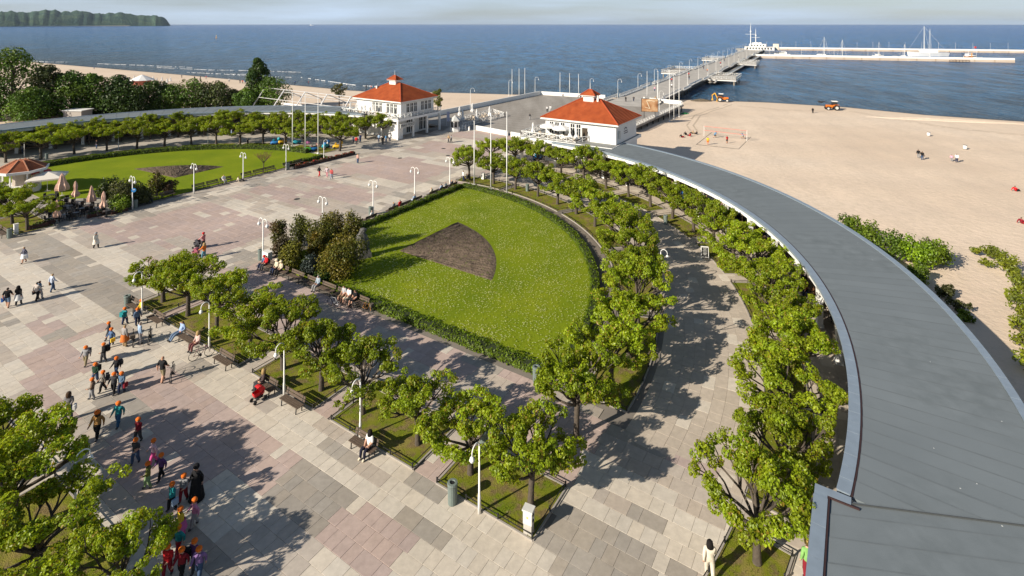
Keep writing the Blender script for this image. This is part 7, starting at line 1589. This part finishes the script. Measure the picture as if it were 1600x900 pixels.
for x, y, rz, lb, col, bk in [(208, 537, -1.0, 'bicycle held between the two standing adults', DGR, True), (234, 533, -1.15, 'dark bicycle right of the man in light blue shirt', BLK, False), (269, 591, -1.2, 'black bicycle wheeled by the man in black and grey', DGR, False), (315, 560, .65, 'silver and red bicycle parked by the seated woman', (.4, .2, .2), False), (522, 480, 2.6, 'silver bicycle leaning before the empty shaded bench', (.5, .5, .52), False), (546, 482, 2.7, 'dark bicycle at the feet of the three cyclists', DGR, False), (573, 489, -.6, 'orange framed bicycle with basket beside the cyclists', (.6, .25, .03), True)]:
    bicycle(gp(x, y), rz, lb, col, bk)
def pram(p, rz, label, col):
    t_ = thing('pram', label, 'pram', p, rz, 'prams', .85); m_ = plain(f'pram_{col}', col, .8); n = 10
    b_ = MB(); vs = []; prof = [(-.42, .12, .62), (-.4, .2, .5), (0, .22, .42), (.38, .2, .48), (.45, .16, .66)]
    for x, w, z in prof: vs += [(x, -w, .78), (x, -w * .8, z), (x, w * .8, z), (x, w, .78)]
    b_.add(vs, [(i * 4 + k, i * 4 + k + 1, i * 4 + 5 + k, i * 4 + 4 + k) for i in range(4) for k in range(3)] + [(0, 3, 2, 1), (16, 17, 18, 19)]).obj('seat', m_, t_)
    h_ = MB(); vs = []
    for an in range(0, 121, 20): vs += [(-.1 - .42 * math.cos(R(an)) + .1, s * .23, .76 + .42 * math.sin(R(an))) for s in (-1, 1)] + []
    h_.add(vs, [(2 * i, 2 * i + 1, 2 * i + 3, 2 * i + 2) for i in range(6)])
    for s in (0, 1): h_.add([(0, (-.23, .23)[s], .76)] + [vs[2 * i + s] for i in range(7)], [(0, i, i + 1) for i in range(1, 7)])
    h_.obj('hood', m_, t_)
    MB().tube([(.35, -.22, .3), (-.3, -.22, .72), (-.72, -.2, 1.02), (-.72, .2, 1.02), (-.3, .22, .72), (.35, .22, .3)], .018, 6).obj('handle', M_dark, t_)
    MB().bar((-.4, -.24, .16), (.2, -.22, .5), .03).bar((-.4, .24, .16), (.2, .22, .5), .03).bar((.42, -.2, .14), (-.1, -.22, .5), .03).bar((.42, .2, .14), (-.1, .22, .5), .03).obj('chassis', M_dark, t_)
    for x in (-.4, .42):
        for s in (-1, 1): MB().tube([(x, s * .25, .15), (x, s * .29, .15)], .15, 12).obj('wheel', M_dark, t_)
    MB().box((.0, 0, .3), (.5, .36, .12)).obj('basket', M_dark, t_)
pram(gp(404, 626), -2.2, 'red pram beside the seated woman in dark brown', (.55, .015, .02)); pram(gp(306, 402), PI * .95, 'pink and dark pram pushed across the square', (.3, .08, .12)); pram(gp(308, 388), PI * .95, 'dark pram behind the pink one', (.05, .05, .06))

# ------------------------------------------------------------------ machines and things on the beach
M_tor = plain('tractor_orange', (.65, .17, .015), .45); M_tyel = plain('digger_yellow', (.62, .33, .02), .5)
def tractor(p, rz, label, digger):
    t_ = thing('tractor', label, 'tractor', p, rz, 'machines on the beach')
    MB().box((1.2, 0, 1.25), (1.9, .9, .8)).box((1.9, 0, 1.2), (.5, .8, .7)).obj('bonnet', M_tor, t_); MB().box((0, 0, .9), (3.4, .8, .5)).obj('chassis', M_dark, t_)
    MB().box((-.35, 0, 1.5), (1.3, 1.4, .5)).obj('cab_base', M_tor, t_); c = MB()
    for x in (-.95, .3):
        for y in (-.68, .68): c.bar((x, y, 1.7), (x * .95, y * .95, 2.75), .09)
    c.obj('cab_pillar', M_dark, t_); MB().box((-.32, 0, 2.2), (1.2, 1.3, .9)).obj('cab_glass', M_glass, t_); MB().box((-.32, 0, 2.82), (1.6, 1.6, .16)).obj('cab_roof', M_white, t_)
    for x, r_, w in ((-.7, .85, .5), (1.7, .6, .42)):
        for s in (-1, 1):
            o = MB().tube([(x, s * .75, r_), (x, s * (.75 + w), r_)], r_, 18).obj('wheel', M_dark, t_); MB().tube([(x, s * (.76 + w), r_), (x, s * (.80 + w), r_)], r_ * .55, 12).obj('rim', plain('rim_pale', (.55, .52, .48), .5), o)
            MB().box((x, s * (.75 + w / 2), 2 * r_ + .12), (r_ * 1.6, w, .08)).obj('mudguard', M_tor, t_)
    if digger:
        MB().bar((-1.5, 0, 1.2), (-2.3, 0, 3.0), .32).bar((-2.3, 0, 3.0), (-3.3, 0, 2.2), .28).bar((-3.3, 0, 2.2), (-3.1, 0, .9), .24).obj('boom', M_tyel, t_); MB().prism([(-3.5, -.35), (-2.9, -.35), (-2.9, .35), (-3.5, .35)], .45, .95).obj('bucket', M_tyel, t_); MB().bar((-1.5, -.8, 1.2), (-1.7, -.9, .05), .2).bar((-1.5, .8, 1.2), (-1.7, .9, .05), .2).obj('stabiliser', M_tyel, t_)
    else:
        MB().bar((.2, -.6, 1.6), (2.4, -.6, 2.6), .16).bar((.2, .6, 1.6), (2.4, .6, 2.6), .16).bar((2.4, -.6, 2.6), (3.4, -.6, 2.5), .16).bar((2.4, .6, 2.6), (3.4, .6, 2.5), .16).obj('loader_arm', M_dark, t_); MB().prism([(3.3, -1), (4.2, -1), (4.2, 1), (3.3, 1)], 2.3, 2.75).obj('bucket', M_dark, t_)
tractor(sand_p(1128, 159, -2.5), -.35, 'orange tractor with yellow digger arm at the waterline', True); tractor(sand_p(1302, 172, -2.5), PI - .25, 'orange tractor with raised loader at the waterline, farther right', False)
hp = MB(); rr = random.Random(3)
def heap(p, L, Wd, H, label, mat, seed):
    rr = random.Random(seed); t_ = link('heap', None); mb = MB(); n = 14; vs = []
    for j in range(4):
        for k in range(n):
            f_ = 1 - j / 3.6; vs.append((L / 2 * f_ * math.cos(2 * PI * k / n) * rr.uniform(.85, 1.15), Wd / 2 * f_ * math.sin(2 * PI * k / n) * rr.uniform(.85, 1.15), H * (j / 3) ** .8 * rr.uniform(.8, 1.1) - (.15 if j == 0 else 0)))
    mb.add(vs, [(j * n + k, j * n + (k + 1) % n, (j + 1) * n + (k + 1) % n, (j + 1) * n + k) for j in range(3) for k in range(n)] + [tuple(3 * n + k for k in range(n))])
    bpy.data.objects.remove(t_); o = mb.obj('heap', mat); o.location = p; tag(o, label, 'heap'); return o
heap(sand_p(1096, 158, -2.5), 9, 4, .8, 'dark heap of seaweed left of the digger tractor', noise_mat('seaweed', [(.3, (.06, .05, .04)), (.7, (.2, .16, .11))], 2, rough=1), 3)
heap(sand_p(1470, 188, -2.5), 46, 4.5, .5, 'long low sand ridge along the waterline', M_sand, 5).rotation_euler = (0, 0, -.28)
tg = heap(sand_p(1070, 178, -2.0), 3, 2, .45, 'green tarpaulin on the sand by the flagpoles', plain('green_tarp', (.02, .2, .06), .7), 6)
for k, (x, y) in enumerate([(1451, 213), (1508, 234)]):
    t_ = thing('beach_bin', ['white rubbish sack on a stand, farther one on the beach', 'white rubbish sack on a stand, nearer one on the beach'][k], 'litter bin', sand_p(x, y), 0, 'sack stands on the beach'); MB().lathe([(.25, .15), (.34, .3), (.36, .8), (.3, .95)], 10).obj('sack', M_canvas, t_); MB().lathe([(.33, .93), (.36, .97), (.33, 1.0)], 10, cap=False).obj('hoop', M_dark, t_); MB().bar((.0, .36, 0), (0, .36, 1.0), .05).obj('stake', M_dark, t_)
vn = thing('volleyball_net', 'thin red bordered volleyball net on the sand', 'net', sand_p(1133, 216)); v0 = vn.location.copy(); A_, B_ = sand_p(1100, 213) - v0, sand_p(1167, 221) - v0; M_red = plain('net_red', (.6, .1, .07), .8)
for nm, q in (('post', A_), ('post', B_)): MB().bar(q + Vector((0, 0, -.2)), q + Vector((0, 0, 2.5)), .07).obj(nm, M_white, vn)
for z_ in (1.45, 2.4): MB().bar(A_ + Vector((0, 0, z_)), B_ + Vector((0, 0, z_)), .06).obj('tape', M_red, vn)
mb = MB()
for k in range(33): q = A_.lerp(B_, k / 32); mb.bar(q + Vector((0, 0, 1.45)), q + Vector((0, 0, 2.4)), .008)
for k in range(6): mb.bar(A_ + Vector((0, 0, 1.45 + k * .16)), B_ + Vector((0, 0, 1.45 + k * .16)), .006)
mb.obj('mesh', M_dark, vn)
cl_ = thing('court_lines', 'dark cord lines of the volleyball court on the sand', 'court lines', sand_p(1125, 220)); c0 = cl_.location.copy()
for p, q in (((1088, 226), (1112, 207)), ((1154, 233), (1173, 214)), ((1088, 226), (1154, 233))):
    pts = [sand_p(p[0] + (q[0] - p[0]) * k / 8, p[1] + (q[1] - p[1]) * k / 8) - c0 + Vector((0, 0, .03)) for k in range(9)]; MB().tube(pts, .035, 4).obj('line', M_dark, cl_)
# furniture under the arcade, blue counter panels
for k in range(22):
    t_ = 12 + k * 2.9; pz = PR(51.4 + .9 * (k % 2), t_)
    cafe_set(pz, k, f'table under the right arcade, {ORD[k + 1]} from the near end', 'tables under the right arcade', dark=(k % 3 == 0), chairs=3)
for k, t_ in enumerate([48.0, 53.6]):
    q = PR(50.9, t_); t2 = thing('counter_banner', ['bright blue banner between arcade columns, nearer one', 'bright blue banner between arcade columns, farther one'][k], 'banner', q, math.atan2((PR(51, t_) - PR(50, t_)).y, (PR(51, t_) - PR(50, t_)).x)); MB().box((0, 0, 1.5), (.08, 4.0, 1.3)).obj('cloth', plain('banner_blue', (.015, .12, .42), .6), t2); [MB().bar((0, y, 0), (0, y, 2.2), .06).obj('post', M_white, t2) for y in (-2, 2)]
for k, (t_, c) in enumerate([(14.5, RED), (24.6, BRW), (25.6, (.55, .2, .15)), (27.5, BLK), (36, WHT), (62, LBL), (70, DGR)]): person(PR(50.9 + .4 * (k % 2), t_), k, 'stand' if k % 2 else 'walk', c, NAV, f'shopper under the right arcade, {ORD[k + 1]} from the near end', group='people under the arcade')

# wheel tracks pressed into the sand
def track(pts, label, seed):
    rr = random.Random(seed); mb = MB()
    P_ = [sand_p(x, y, -2.0) for x, y in pts]; fine = []
    for a_, b_ in zip(P_[:-1], P_[1:]):
        for k in range(14): fine.append(a_.lerp(b_, k / 14))
    for off in (-.8, .8):
        for a_, b_ in zip(fine[:-1], fine[1:]):
            if rr.random() < .12: continue
            d = (b_ - a_); n = Vector((-d.y, d.x, 0)).normalized(); w = .22
            q = []
            for p_, s_ in ((a_, -1), (a_, 1), (b_, 1), (b_, -1)):
                x_ = p_ + n * (off + s_ * w); aa, bb = toab(x_); x_.z = float(beach_z(np.array(aa), np.array(bb))) + .012; q.append(x_)
            mb.add(q, [(0, 1, 2, 3)])
    o = mb.obj('wheel_tracks', noise_mat('pressed_sand_%d' % seed, [(.3, (.44, .35, .26)), (.7, (.54, .435, .33))], .8, rough=1)); tag(o, label, 'tracks', kind='stuff')
track([(1330, 174), (1400, 187), (1480, 199), (1620, 214)], 'tractor tracks along the waterline to the right', 1)
track([(1140, 163), (1090, 180), (1078, 196), (1085, 205)], 'tractor tracks from the digger towards the volleyball court', 2)
track([(1290, 174), (1220, 172), (1150, 165)], 'tractor tracks between the two machines', 3)
# ------------------------------------------------------------------ sea air: thin even haze round the whole place
hz = MB().box((0, 14500, 98), (64000, 36000, 216)).obj('haze', None)
mh = bpy.data.materials.new('sea_air'); mh.use_nodes = True; th = mh.node_tree; th.nodes.clear()
pv = N(th, 'ShaderNodeVolumePrincipled'); pv.inputs['Color'].default_value = (0.70, 0.84, 1.0, 1); pv.inputs['Density'].default_value = 1.5e-5; pv.inputs['Anisotropy'].default_value = 0.2
oh = N(th, 'ShaderNodeOutputMaterial'); th.links.new(pv.outputs[0], oh.inputs['Volume'])
hz.data.materials.clear(); hz.data.materials.append(mh); tag(hz, 'thin sea haze over the bay', 'haze', kind='stuff')
